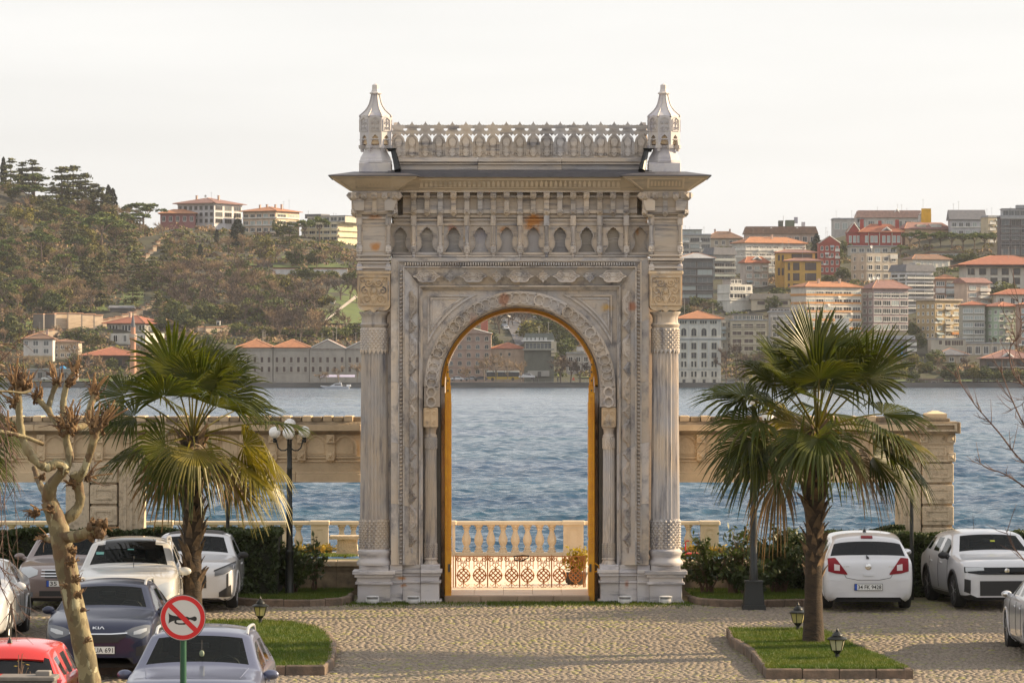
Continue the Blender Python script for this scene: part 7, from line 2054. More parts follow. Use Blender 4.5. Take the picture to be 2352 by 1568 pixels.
twig_tree('bare thin-twigged tree reaching in from the right edge over the water', X_(2520,51), 51.5, gz(51.5), 2.2, PR, 77, 50.5)
PL = [([(-40,1000,0),(-10,960,0),(15,1000,0),(30,1090,0),(36,1180,0),(42,1290,0)], 3, .6), ([(-40,960,.2),(0,1000,.2),(15,1080,.2),(10,1160,.2),(20,1250,.2),(26,1330,.2)], 3, .6),
  ([(-30,1240,-.1),(0,1300,-.1),(20,1330,-.1),(45,1390,-.1),(60,1420,-.1)], 3, .7), ([(-40,800,.1),(0,790,.1),(30,790,.1),(55,775,.1)], 3, .7), ([(-40,860,-.2),(0,830,-.2),(30,800,-.2),(60,770,-.2),(75,760,-.2)], 2.5, .6),
  ([(-40,900,.3),(0,930,.3),(22,980,.3),(32,1060,.3)], 3, .6), ([(-30,1280,.1),(8,1360,.1),(28,1400,.1),(40,1460,.1)], 3, .6), ([(-40,1020,.4),(-5,1100,.4),(4,1200,.4),(8,1320,.4)], 3, .6)]
twig_tree('bare tree with weeping thin twigs at the left picture edge', X_(-120,52), 52.3, gz(52), 2.6, PL, 78, 51.5, -.9)
# ------------------------------------------------------------------ far shore: houses
_pl = {}
def plaster(c, dirt=.75):
 k = tuple(round(x, 3) for x in c)
 if k not in _pl:
  _pl[k] = mat('plaster_%d' % len(_pl), c, .85, col2=tuple(x*dirt for x in c), scale=.55, stretch=(1,1,.5), contrast=(.42,.72), world=True)
 return _pl[k]
def tiles(key, c): return mat(key, c, .85, col2=(c[0]*.66, c[1]*.7, c[2]*.75), scale=.9, stretch=(1,1,1), contrast=(.35,.7), world=True, bump=.4, bscale=6)
T_RED = tiles('roof_tiles_red', (.34,.115,.062)); T_ORG = tiles('roof_tiles_orange', (.40,.17,.08)); T_BRN = tiles('roof_tiles_brown', (.20,.115,.075)); T_GRY = tiles('roof_sheet_grey', (.15,.15,.165)); T_LT = tiles('roof_sheet_pale', (.36,.36,.37)); T_PUR = tiles('roof_tiles_mauve', (.25,.13,.11))
WH, CREAM, BEIGE, GREYW, GREY, DGREY, PINK, TAN, LILAC, YEL, REDB, GREEN, SAGE, PEACH = (.66,.64,.60), (.58,.50,.38), (.46,.39,.31), (.48,.46,.42), (.27,.27,.27), (.10,.095,.10), (.46,.34,.28), (.40,.30,.17), (.37,.29,.29), (.56,.33,.075), (.33,.055,.045), (.40,.50,.38), (.42,.43,.37), (.52,.37,.23)
fr_white = mat('window_frame_white', (.70,.69,.66), .6); fr_dark = mat('window_frame_dark', (.045,.035,.035), .6); fr_grey = mat('window_frame_grey', (.25,.24,.23), .6); fr_stone = mat('window_surround_stone', (.42,.38,.32), .8); fr_cream = mat('window_surround_cream', (.56,.52,.42), .8)
gl_dark = mat('far_glass_dark', (.030,.030,.034), .15); gl_mid = mat('far_glass_grey', (.10,.11,.115), .12); gl_lit = mat('far_glass_pale', (.34,.38,.37), .2); gl_brn = mat('far_shutter_brown', (.075,.05,.045), .5)
GL = {'dark': gl_dark, 'mid': gl_mid, 'lit': gl_lit, 'brown': gl_brn}
_wm = {}
def window_mesh(w, h, mull, fr, gl, arch=False, tran=False):
 key = (round(w,2), round(h,2), mull, fr.name, gl.name, arch, tran)
 if key in _wm: return _wm[key]
 b = min(.12, w*.13); mb = MB()
 def out(e, top=True):
  pts = [(-w/2-e, -e), (w/2+e, -e)]
  if arch:
   hs = h*.68; pts += [(w/2+e, hs)] + [((w/2+e)*math.cos(a), hs+(h-hs+e)*math.sin(a)) for a in np.linspace(.4, PI-.4, 5)] + [(-w/2-e, hs)]
  else: pts += [(w/2+e, h+e), (-w/2-e, h+e)]
  return pts
 mb.poly(out(b), -.10, .04, holes=[out(0)])
 for k in range(mull):
  x = -w/2 + w*(k+1)/(mull+1); mb.box(x-b*.35, x+b*.35, -.06, .03, .005, h*.9 if arch else h-.005)
 if tran: mb.box(-w/2+.005, w/2-.005, -.055, .03, h*.66, h*.66+b*.6)
 mb.box(-w/2-b*1.3, w/2+b*1.3, -.20, .03, -b-.10, -b-.005)
 fm = mb.mesh('window', fr, None, False)
 pm = MB().poly(out(-.004), -.02, .02).mesh('pane', gl, None, False)
 _wm[key] = (fm, pm); return _wm[key]
LAND = []        # landmarks for labels of trees: (u, v, text)
EXCL = []        # picture rectangles that loose trees must not cover
def bld(label, u0, u1, vt, vb, col, roof=None, rows=0, cols=0, w=.55, h=.5, side=None, sidec=None, fr=fr_white, gl=('dark',), mull=1, arch=False, tran=False, depth=11, top=.05, bot=.04, bands=(), scol=None, swin=None, name='house', cat='house', theta=26, skip=(), wins=None, extras=(), chim=0, land=None, Y=None, below=7, group=None, lintel=True):
 um = (u0+u1)/2
 Y = Y or ground_at(um, vb); k = Y/F; H = (vb-vt)*k
 zb = Z_(vb, Y); side_px = side[1] if side else 0; th = R(theta) if side else 0
 wf = (u1-u0-side_px)*k/math.cos(th); d = side_px*k/math.sin(th) if side else depth
 d = min(max(d, 4), 30)
 if not side: uc, rz, xa, xb = um, 0, -wf/2, wf/2
 elif side[0] == 'R': uc, rz, xa, xb = u1-side_px, -th, -wf, 0
 else: uc, rz, xa, xb = u0+side_px, th, 0, wf
 t = thing(name, label, cat, (X_(uc, Y), Y, zb), rz, group); t['label'] = label
 m = plaster(col); P = lambda mb, nm, mm=m: mb.build(nm, mm, t)
 P(MB().box(xa, xb, 0, d, -below, H), 'wall')
 rd = random.Random(int(u0*7+vt))
 def win_grid(rows, cols, w, h, x_of, width, y_place, sk, top, bot, mull, gl_):
  sh = H*(1-top-bot)/rows
  cw = width/cols
  for r in range(rows):
   for c in range(cols):
    if (r, c) in sk: continue
    g = GL[gl_[rd.randrange(len(gl_))]]
    fm, pm = window_mesh(cw*w, sh*h, mull, fr, g, arch, tran)
    y_place(x_of(cw*(c+.5)), H*(1-top) - sh*(r+1) + sh*(1-h)*.5, fm, pm)
 def put_front(x, z, fm, pm):
  f = link('window', fm, t, (x, -.02, z)); link('pane', pm, f, (0, 0, 0))
 def put_side(x, z, fm, pm):
  sx = (xb+.02) if side[0] == 'R' else (xa-.02)
  f = link('window', fm, t, (sx, x, z), (0, 0, PI/2 if side[0] == 'R' else -PI/2)); link('pane', pm, f, (0, 0, 0))
 if rows: win_grid(rows, cols, w, h, lambda q: xa+q, wf, put_front, skip, top, bot, mull, gl)
 if swin and side: win_grid(swin[0], swin[1], swin[2] if len(swin) > 2 else w, swin[3] if len(swin) > 3 else h, lambda q: q, d, put_side, (), top, bot, swin[4] if len(swin) > 4 else mull, gl)
 if rows >= 3 and cols <= 7 and not bands and name == 'house':
  sh = H*(1-top-bot)/rows; cw = wf/cols; bc = rd.randrange(cols); bm_ = plaster(rd.choice((WH, GREYW, col, (.40,.44,.45))))
  for r in range(rows):
   if rd.random() < .8:
    x = xa+cw*(bc+.5); z = H*(1-top)-sh*(r+1)+sh*.02; P(MB().box(x-cw*.46, x+cw*.46, -1.0, -.03, z, z+.18).box(x-cw*.46, x+cw*.46, -1.0, -.92, z+.181, z+1.05), 'balcony', bm_)
   if rd.random() < .55:
    x = xa+cw*(rd.randrange(cols)+.05); z = H*(1-top)-sh*(r+.75); P(MB().box(x-.45, x+.45, -.5, -.03, z-.3, z+.3), 'air_conditioner', fr_white)
   if rd.random() < .4:
    x = xa+cw*(rd.randrange(cols)+.5); z = H*(1-top)-sh*(r+.12); P(MB().loft([[(x-cw*.4,-.03,z),(x+cw*.4,-.03,z),(x+cw*.4,-.03,z+.08),(x-cw*.4,-.03,z+.08)],[(x-cw*.4,-1.0,z-.7),(x+cw*.4,-1.0,z-.7),(x+cw*.4,-1.0,z-.62),(x-cw*.4,-1.0,z-.62)]]), 'awning', plaster(rd.choice(((.55,.53,.50),(.42,.36,.28),(.30,.36,.38)))))
 if wins:          # explicit windows: (u, v_top, width px, height px, mull, glass[, arch])
  for q in wins:
   ar = q[6] if len(q) > 6 else False
   key = window_mesh(q[2]*k/math.cos(th), q[3]*k, q[4], fr, GL[q[5]], ar)
   put_front(xa + (q[0]-(u0 if not (side and side[0] == 'L') else u0+side_px))*k/math.cos(th), H-(q[1]+q[3]-vt)*k, *key)
 for (v0, v1, c, proud) in bands:
  P(MB().box(xa-.01, xb+.01, -proud, .02, H-(v1-vt)*k, H-(v0-vt)*k), 'balcony_band', plaster(c) if isinstance(c, tuple) else c)
  if side:
   P(MB().box(xb-.02 if side[0] == 'R' else xa-proud, xb+proud if side[0] == 'R' else xa+.02, .021, d*.98, H-(v1-vt)*k, H-(v0-vt)*k), 'balcony_band', plaster(c) if isinstance(c, tuple) else c)
 if roof:
  kind, rise_px, tm = roof[0], roof[1], roof[2]; rise = rise_px*k; e = roof[3] if len(roof) > 3 else .7
  x0, x1, y0, y1 = xa-e, xb+e, -e, d+e
  if kind == 'hip':
   dd = min((x1-x0), (y1-y0))/2*.95
   if (x1-x0) >= (y1-y0): r0, r1 = (x0+dd, (y0+y1)/2), (x1-dd, (y0+y1)/2)
   else: r0, r1 = ((x0+x1)/2, y0+dd), ((x0+x1)/2, y1-dd)
   mb = MB().box(x0, x1, y0, y1, H, H+.22)
   mb.add([(x0,y0,H+.221),(x1,y0,H+.221),(x1,y1,H+.221),(x0,y1,H+.221),(*r0,H+rise),(*r1,H+rise)], [(0,1,5,4),(1,2,5),(2,3,4,5),(3,0,4)] if (x1-x0) >= (y1-y0) else [(0,1,4),(1,2,5,4),(2,3,5),(3,0,4,5)])
   rf = P(mb, 'roof', tm)
   rm = MB()
   for a, b in (((x0,y0,H+.25),(*r0,H+rise)),((x1,y0,H+.25),(*r1,H+rise)) if (x1-x0) >= (y1-y0) else ((x1,y0,H+.25),(*r0,H+rise)),((*r0,H+rise),(*r1,H+rise))): rm.tube([a, b], .13, 5)
   rm.build('ridge_tiles', mat('ridge_tiles', (.44,.22,.13), .9), rf)
  elif kind == 'gable':      # ridge runs away from the viewer
   xm = (x0+x1)/2
   mb = MB().poly([(x0,H-.1),(x1,H-.1),(x1,H+.15),(xm,H+rise+.15),(x0,H+.15)] , -e, d+e); rf = P(mb, 'roof', tm)
   P(MB().poly([(xa,H-.01),(xb,H-.01),(xm,H+rise*.93)], -e-.04, -e+.02) if False else MB().poly([(xa,H-.02),(xb,H-.02),(xm,H+rise*.90)], -e-.06, -e-.01), 'gable_wall')
   mb = MB()
   for sg in (0, 1):
    a = (x0 if sg == 0 else x1); mb.tube([(a,-e-.08,H+.05),(xm,-e-.08,H+rise+.10)], .16, 4)
   mb.build('verge_board', plaster(WH), rf)
  elif kind == 'ridge':      # ridge runs across
   ym = (y0+y1)/2
   mb = MB(); mb.poly([(y0,H),(y1,H),(y1,H+.2),(ym,H+rise),(y0,H+.2)], x0, x1, ax='x'); rf = P(mb, 'roof', tm)
  elif kind == 'mansard':
   mb = MB().frustum((x0,x1,y0,y1), H, (x0+rise*.35,x1-rise*.35,y0+rise*.35,y1-rise*.35), H+rise); rf = P(mb, 'roof', tm)
  elif kind == 'flat':
   mb = MB().box(x0, x1, y0, y1, H, H+.25); mb.box(x0+.2, x1-.2, y0+.2, y0+.4, H+.251, H+.25+rise); mb.box(x0+.2, x0+.4, y0+.401, y1-.2, H+.251, H+.25+rise); mb.box(x1-.4, x1-.2, y0+.401, y1-.2, H+.251, H+.25+rise); rf = P(mb, 'roof', tm)
  for q in range(chim):
   x = xa+(xb-xa)*(q+.7)/(chim+.4)+rd.uniform(-1,1); y = d*rd.uniform(.3,.6)
   zc = H+rise*.35; mb = MB().box(x-.35, x+.35, y-.35, y+.35, zc, H+rise+.9 if kind == 'hip' else H+1.6); mb.box(x-.45, x+.45, y-.45, y+.45, (H+rise+.9 if kind == 'hip' else H+1.6)+.001, (H+rise+1.05 if kind == 'hip' else H+1.75)); mb.build('chimney', plaster(PINK), rf)
 for e in extras:
  if e[0] == 'pent':       # setback top storey: u0,u1,v0,v1,col,windows
   _, a, b, v0, v1, c, nw, g_ = e
   X0, X1 = xa+(a-u0-(side_px if side and side[0]=='L' else 0))*k/math.cos(th), xa+(b-u0-(side_px if side and side[0]=='L' else 0))*k/math.cos(th); z0, z1 = H-(v1-vt)*k, H-(v0-vt)*k
   P(MB().box(X0, X1, 1.2, d*.8, z0-.3, z1), 'penthouse', plaster(c)); P(MB().box(X0-.3, X1+.3, .9, d*.83, z1+.001, z1+.25), 'penthouse_roof', T_GRY)
   if nw:
    fm, pm = window_mesh((X1-X0)/nw*.8, (z1-z0)*.62, 1, fr, GL[g_])
    for q in range(nw):
     f = link('window', fm, t, (X0+(X1-X0)*(q+.5)/nw, 1.18, z0+(z1-z0)*.16)); link('pane', pm, f)
  elif e[0] == 'box':
   _, a, b, v0, v1, c, y0_, y1_, nm = e
   off = (u0+(side_px if side and side[0]=='L' else 0))
   P(MB().box(xa+(a-off)*k/math.cos(th), xa+(b-off)*k/math.cos(th), y0_, y1_, H-(v1-vt)*k, H-(v0-vt)*k), nm, plaster(c) if isinstance(c, tuple) else c)
  elif e[0] == 'dormer':
   _, a, b, v0, v1 = e; off = (u0+(side_px if side and side[0]=='L' else 0))
   X0, X1 = xa+(a-off)*k/math.cos(th), xa+(b-off)*k/math.cos(th); z0, z1 = H-(v1-vt)*k, H-(v0-vt)*k; xm = (X0+X1)/2
   P(MB().poly([(X0,z0),(X1,z0),(xm,z1)], .3, d*.4), 'dormer', plaster(WH)); P(MB().poly([(X0+.5,z0+.1),(X1-.5,z0+.1),(xm,z1-.5)], .24, .31), 'dormer_pane', gl_dark)
   mb = MB(); mb.tube([(X0-.2,.2,z0),(xm,.2,z1+.1)], .18, 4); mb.tube([(X1+.2,.2,z0),(xm,.2,z1+.1)], .18, 4); P(mb, 'dormer_verge', fr_white)
  elif e[0] == 'ac':
   for (a, v) in e[1]:
    off = (u0+(side_px if side and side[0]=='L' else 0)); x = xa+(a-off)*k/math.cos(th); z = H-(v-vt)*k
    mb = MB().box(x-.5, x+.5, -.5, -.03, z-.35, z+.35); P(mb, 'air_conditioner', fr_white)
  elif e[0] == 'dish':
   for (a, v) in e[1]:
    off = (u0+(side_px if side and side[0]=='L' else 0)); x = xa+(a-off)*k/math.cos(th); z = H-(v-vt)*k
    mb = MB().lathe([(.02,-.12),(.35,-.06),(.6,.05),(.58,.06),(.02,-.08)], 12); mb.v = [(x+p[0], 1.0-p[2], z+p[1]) for p in mb.v]; mb.tube([(x,1.1,z),(x,1.2,z-1.6)], .05, 5); P(mb, 'satellite_dish', fr_white)
  elif e[0] == 'mast':
   for (a, v0, v1) in e[1]:
    off = (u0+(side_px if side and side[0]=='L' else 0)); x = xa+(a-off)*k/math.cos(th); P(MB().tube([(x,2,H-(v1-vt)*k),(x,2,H-(v0-vt)*k)], .07, 5), 'mast', fr_grey)
 if roof and H > 5:
  for q in range(rd.randint(1, 3)):
   x = rd.uniform(xa*.8, xb*.8); y = d*rd.uniform(.3,.6); z = H+roof[1]*k*.5; hh = rd.uniform(2.0, 4.0)+roof[1]*k*.5
   mb = MB().tube([(x,y,z),(x,y,z+hh)], .05, 4); mb.tube([(x-.5,y,z+hh-.3),(x+.5,y,z+hh-.3)], .035, 4); P(mb, 'aerial', fr_grey)
 EXCL.append((u0, u1, vt, vb))
 if land: LAND.append((um, (vt+vb)/2, land))
 return t
# --- skyline and upper right slope
bld('grey flat-roofed block with glass penthouse at the skyline beside the gate', 1560, 1632, 540.5, 590, GREYW, ('flat', 2, T_LT, .4), 3, 3, .82, .52, gl=('lit','mid','dark'), mull=3, fr=fr_grey, extras=[('pent',1566,1612,528,540,(.33,.38,.34),3,'lit'), ('mast',[(1585,520,530)])], land='the grey penthouse block')
bld('low house with wide brown hip roof on the skyline', 1620, 1704, 548, 566, BEIGE, ('hip', 17, T_BRN), 1, 5, .4, .5, chim=2)
bld('long brown-roofed building with two dormers and cluttered roof terrace', 1712, 1876, 537, 562, PINK, ('mansard', 17, T_BRN), 1, 9, .5, .5, extras=[('dormer',1763,1780,523,534),('dormer',1822,1840,523,534),('box',1718,1742,521,537,gl_lit,1.0,6,'glass_room'),('box',1790,1800,506,522,(.10,.11,.09),3,8,'roof_hut'),('box',1806,1826,505,522,(.14,.17,.12),3,8,'roof_hut'),('box',1826,1834,498,512,(.40,.40,.46),4,6,'water_tank'),('box',1843,1851,509,521,(.55,.56,.58),4,6,'water_tank'),('mast',[(1800,495,510)])], land='the long brown-dormered roof')
bld('large pale apartment block under an orange hip roof', 1684, 1856, 558, 631, GREYW, ('hip', 15, T_ORG), 4, 9, .72, .52, side=('L',28), swin=(4,2,.3,.4), gl=('lit','mid','dark'), mull=2, bands=[(569,575,WH,.25),(586,591,WH,.2)], extras=[('ac',[(1744,574),(1780,574),(1786,574),(1774,592)])], chim=1, land='the wide orange-roofed block')
bld('dark grey modern house with mansard roof and glass balconies', 1618, 1690, 585, 645, GREY, ('mansard', 17, T_GRY), 4, 2, .86, .55, side=('L',22), gl=('mid','dark'), fr=fr_grey, mull=3, bands=[(593,599,(.40,.42,.41),.8),(612,617,(.40,.42,.41),.8),(630,635,(.36,.40,.37),.8)])
bld('dark brown glass-balconied block with shallow hip roof nearest the gate', 1562, 1638, 594, 690, (.11,.095,.09), ('hip', 14, T_LT, 1.0), 5, 2, .88, .66, gl=('lit','mid'), mull=2, fr=fr_grey, bands=[(597,600,(.15,.14,.14),.5),(613,616,(.15,.14,.14),.5),(633,636,(.15,.14,.14),.5),(653,656,(.15,.14,.14),.5),(672,675,(.15,.14,.14),.5)], land='the dark glass-balconied block')
bld('pinkish apartment house with a white triangular dormer', 1703, 1767, 604, 662, (.48,.41,.36), ('hip', 15, T_RED), 3, 3, .6, .48, side=('L',9), gl=('mid','lit'), mull=2, extras=[('dormer',1731,1750,589,596)])
yh = bld('bright yellow villa with dark windows and red-brown roofs', 1803, 1886, 600, 663, YEL, ('hip', 8, T_PUR), wins=[(1812,604,4,15,0,'brown'),(1829,604,13,15,1,'brown'),(1862,604,24,15,2,'brown'),(1812,628,4,15,0,'brown'),(1829,628,13,15,1,'brown'),(1862,628,24,15,2,'brown'),(1812,652,4,10,0,'brown'),(1829,652,13,10,1,'brown'),(1862,652,24,10,2,'brown')], fr=fr_dark, depth=9, land='the yellow villa')
bld('taller rear wing of the yellow villa with a dark glazed loggia', 1783, 1872, 581, 660, YEL, ('hip', 8, T_PUR), wins=[(1789,586,4,11,0,'brown'),(1798,586,4,11,0,'brown'),(1789,616,4,15,0,'brown'),(1798,616,4,15,0,'brown'),(1842,584,46,12,5,'brown')], fr=fr_dark, Y=None, depth=8, chim=2)
bld('narrow red brick-coloured house with a white-edged gable', 1882, 1929, 559, 630, (.36,.085,.065), ('gable', 17, T_RED, .3), 4, 4, .42, .5, fr=fr_white, gl=('dark',), mull=1, top=.04, land='the narrow red gabled house')
bld('white house with a weathered blank gable side', 1650, 1730, 653, 716, (.60,.58,.53), None, wins=[(1680,658,6,9,0,'dark'),(1699,658,26,9,4,'mid'),(1722,658,7,9,1,'dark'),(1680,675,8,9,0,'dark'),(1700,675,27,9,3,'dark'),(1720,710,30,6,4,'lit')], side=('L',27), theta=32, extras=[('pent',1683,1708,640,652,(.40,.34,.30),3,'dark')], bands=[(671,673,WH,.3),(688,690,WH,.3)], land='the white house with the blank gable side')
bld('low cream house with a broken, patched tile roof', 1726, 1814, 687, 714, CREAM, ('mansard', 13, tiles('patched_tiles', (.34,.28,.22))), wins=[(1748,691,17,9,0,'brown'),(1766,691,5,9,0,'brown'),(1801,691,17,9,0,'brown')], fr=fr_cream)
oa = bld('long apartment block with orange and white horizontal stripes', 1820, 1984, 659, 776, (.54,.50,.44), ('hip', 13, T_ORG), 6, 6, .80, .52, side=('L',31), theta=30, gl=('mid','lit','dark'), mull=2, bands=[(674,679,(.52,.24,.07),.2),(693,698,(.52,.24,.07),.2),(712,717,(.52,.24,.07),.2),(731,736,(.52,.24,.07),.2),(751,756,(.52,.24,.07),.2)], extras=[('ac',[(1930,681),(1905,700),(1960,720)])], chim=2, land='the orange-striped apartment block')
bld('big dark red mansion with white-edged gables', 1975, 2073, 534, 566, REDB, ('hip', 20, T_RED), wins=[(1991,542,7,14,1,'lit'),(2003,542,6,14,1,'lit'),(2012,542,6,14,1,'lit'),(2030,542,6,14,1,'lit'),(2041,542,6,14,1,'lit'),(2054,542,6,14,1,'lit'),(2064,542,6,14,1,'lit')], depth=10, extras=[('dormer',2022,2052,522,534),('box',1977,1985,503,530,REDB,2,4,'chimney'),('box',2058,2066,504,530,REDB,2,4,'chimney'),('box',2020,2027,506,520,REDB,4,6,'chimney'),('box',2019,2021.2,534,566,(.50,.42,.34),-.12,.0,'corner_board'),('box',2048,2050,534,566,(.50,.42,.34),-.12,.0,'corner_board'),('box',1994,1996,534,566,(.50,.42,.34),-.12,.0,'corner_board'),('box',2070,2072,534,566,(.50,.42,.34),-.12,.0,'corner_board')], land='the dark red mansion')
bld('left wing of the dark red mansion with a small gable', 1947, 1976, 534, 572, REDB, ('gable', 22, T_RED, .3), wins=[(1953,542,5,14,0,'lit'),(1963,542,6,14,1,'lit'),(1972,542,5,14,1,'lit'),(1964,524,4,9,0,'dark')], depth=9)
bld('pale skyline house with glass terrace left of the tiled row', 1914, 1985, 504, 534, (.45,.43,.41), ('flat', 2, T_LT, .3), 1, 4, .6, .5, gl=('lit',), extras=[('box',1925,1930,500,505,fr_grey,1,5,'pergola')])
bld('wide pale skyline row with pinkish attic roofs', 1970, 2117, 500, 534, (.50,.46,.42), ('mansard', 17, tiles('roof_pink', (.40,.24,.19))), 1, 7, .66, .62, gl=('lit','mid'), mull=2, extras=[('box',2010,2036,488,499,gl_lit,.2,3,'glazed_dormer'),('dormer',2046,2075,481,500),('mast',[(2016,474,486),(2084,477,486)])], chim=3, land='the pinkish-roofed skyline row')
bld('narrow house with a glaring yellow side wall on the skyline', 2112, 2139, 493, 540, (.50,.47,.44), ('gable', 14, tiles('roof_pink', (.40,.24,.19)), .1), 0, 0, depth=6, extras=[('box',2116,2138.5,479,514,(.72,.40,.012),-.35,.0,'sunlit_yellow_wall')], land='the glaring yellow wall')  # yellow side wall, its sunlight put into the colour
bld('peach house with brown roof behind the row of stone pines', 2065, 2190, 526, 552, PEACH, ('hip', 16, T_PUR), 1, 4, .3, .5, side=('L',14), extras=[('box',2109,2131,515,526,(.45,.42,.36),.3,4,'roof_room'),('box',2143,2168,513,525,WH,.3,4,'roof_room')])
bld('white house with a long slanting dark roof right of the pines', 2184, 2262, 505, 545, (.45,.44,.46), ('ridge', 24, T_GRY), 2, 5, .6, .5, gl=('lit','mid'), chim=1, bands=[(520,523,WH,.3)])
bld('narrow cream house between the dark roof and the brown glass tower', 2256, 2302, 499, 560, (.50,.42,.30), ('flat', 3, T_LT, .2), 4, 2, .34, .4, side=('L',14), gl=('lit','dark'), fr=fr_stone)
bld('tall brown glass tower block at the right picture edge', 2298, 2390, 498, 590, (.105,.085,.09), ('flat', 2, T_LT, .5), 5, 4, .8, .72, gl=('mid','dark'), fr=fr_grey, mull=1, bands=[(498,503,(.40,.40,.40),.5),(524,526,(.30,.29,.29),.4),(541,543,(.2,.19,.2),.4),(559,561,(.2,.19,.2),.4)], extras=[('pent',2304,2370,480,498,(.42,.43,.45),5,'mid'),('box',2338,2372,470,480,(.33,.34,.36),3,8,'roof_room')], land='the brown glass tower')
bld('beige apartment house with setback top floor above the grey-hipped white block', 1960, 2065, 581, 646, (.44,.38,.31), None, 3, 4, .5, .50, side=('L',30), swin=(3,2,.22,.45), gl=('mid','lit','dark'), mull=1, fr=fr_white, extras=[('box',2046,2064,584,594,(.62,.60,.57),-.5,-.03,'awning'),('dish',[(2006,566)])], bands=[(620,622,(.36,.31,.26),.2)], land='the beige setback apartment house')
bld('setback upper floor of the beige apartment house', 1952, 2060, 566, 584, (.47,.43,.37), ('flat', 1, T_LT, .4), 1, 6, .6, .5, gl=('lit','mid'))
bld('white modern block with continuous glass balconies and dark roof', 2052, 2147, 623, 722, (.62,.61,.62), ('mansard', 16, T_GRY, .8), 5, 3, .94, .66, side=('L',30), swin=(5,2,.7,.7,0), gl=('mid','mid','dark'), mull=3, fr=fr_grey, bands=[(636,640,WH,.9),(653,657,WH,.9),(671,675,WH,.9),(688,692,WH,.9),(706,709,WH,.9)], extras=[('box',2104,2118,603,616,(.45,.44,.42),.1,4,'dormer'),('box',2107,2115,605,614,(.20,.21,.12),-.0,.09,'dormer_pane')], land='the white glass-balconied block')
bld('low white house with brown hip roof below the stone pines', 2078, 2187, 596, 622, (.56,.54,.49), ('hip', 12, T_BRN), 1, 6, .3, .6, side=('L',18), gl=('lit',))
bld('long white terrace below the pines with grey awnings', 2135, 2210, 580, 600, (.38,.33,.29), ('flat', 1, T_BRN, .6), 1, 4, .75, .7, gl=('lit','mid'))
bld('broad white building with a red hip roof at the right edge', 2218, 2400, 609, 680, (.58,.56,.50), ('hip', 24, T_RED, 3.2), 3, 7, .56, .60, gl=('dark','mid'), mull=1, fr=fr_dark, depth=22, bands=[(609,613,(.05,.05,.07),2.4)], land='the broad red-roofed white building')
bld('orange-tiled house with white awnings beside the white modern block', 2148, 2196, 641, 692, (.40,.26,.20), ('hip', 11, T_ORG), 3, 2, .75, .55, gl=('mid','dark','lit'), mull=3, extras=[('box',2149,2170,662,673,(.62,.60,.60),-.7,-.05,'awning'),('box',2172,2194,663,676,(.58,.58,.58),-.7,-.05,'awning')])
bld('pinkish-beige house with brown ridge roof and white bays', 2197, 2277, 650, 704, (.44,.35,.30), ('ridge', 13, T_PUR), 3, 2, .55, .45, side=('L',24), gl=('mid','lit'), mull=3)
lb = bld('lilac-grey apartment block with long hip roof', 1984, 2090, 663, 764, LILAC, ('hip', 20, T_PUR, 1.0), 5, 4, .82, .58, side=('L',22), swin=(5,2,.5,.5), gl=('mid','lit','dark'), mull=3, bands=[(674,677,(.52,.50,.47),.3)], extras=[('dish',[(2002,640),(2012,638),(2022,638)])], land='the lilac apartment block')
bld('tan apartment block with small square windows on its blank side', 2110, 2211, 690, 782, TAN, ('mansard', 4, tiles('patched_tiles', (.34,.28,.22))), 5, 3, .55, .45, side=('L',38), swin=(5,4,.3,.38,0), theta=34, gl=('mid','lit','dark'), mull=2, fr=fr_white, extras=[('box',2188,2206,763,768,(.48,.20,.06),-.5,-.03,'awning')], land='the tan apartment block')
bld('white house with red roof at the right edge among the terraces', 2288, 2390, 677, 705, (.60,.57,.52), ('hip', 14, T_RED, 1.2), 1, 4, .35, .5, gl=('dark',), mull=1)
bld('grey-green apartment house with red roof and bay windows', 2211, 2262, 701, 790, (.38,.37,.32), ('hip', 10, T_RED), 5, 2, .84, .52, gl=('mid','lit'), mull=3, bands=[(733,736,(.50,.50,.46),.5),(754,757,(.50,.50,.46),.5),(774,777,(.50,.50,.46),.5)])
bld('pale green apartment house with red roof near the right edge', 2262, 2345, 704, 792, GREEN, ('hip', 11, T_RED, 1.0), 5, 4, .58, .48, side=('L',32), swin=(5,3,.4,.45), gl=('mid','lit','dark'), mull=2, bands=[], land='the pale green apartment house')
bld('reddish-brown apartment house cut by the right edge', 2342, 2420, 700, 800, (.36,.24,.18), ('hip', 10, T_RED), 5, 3, .6, .5, gl=('mid','lit'), mull=2)
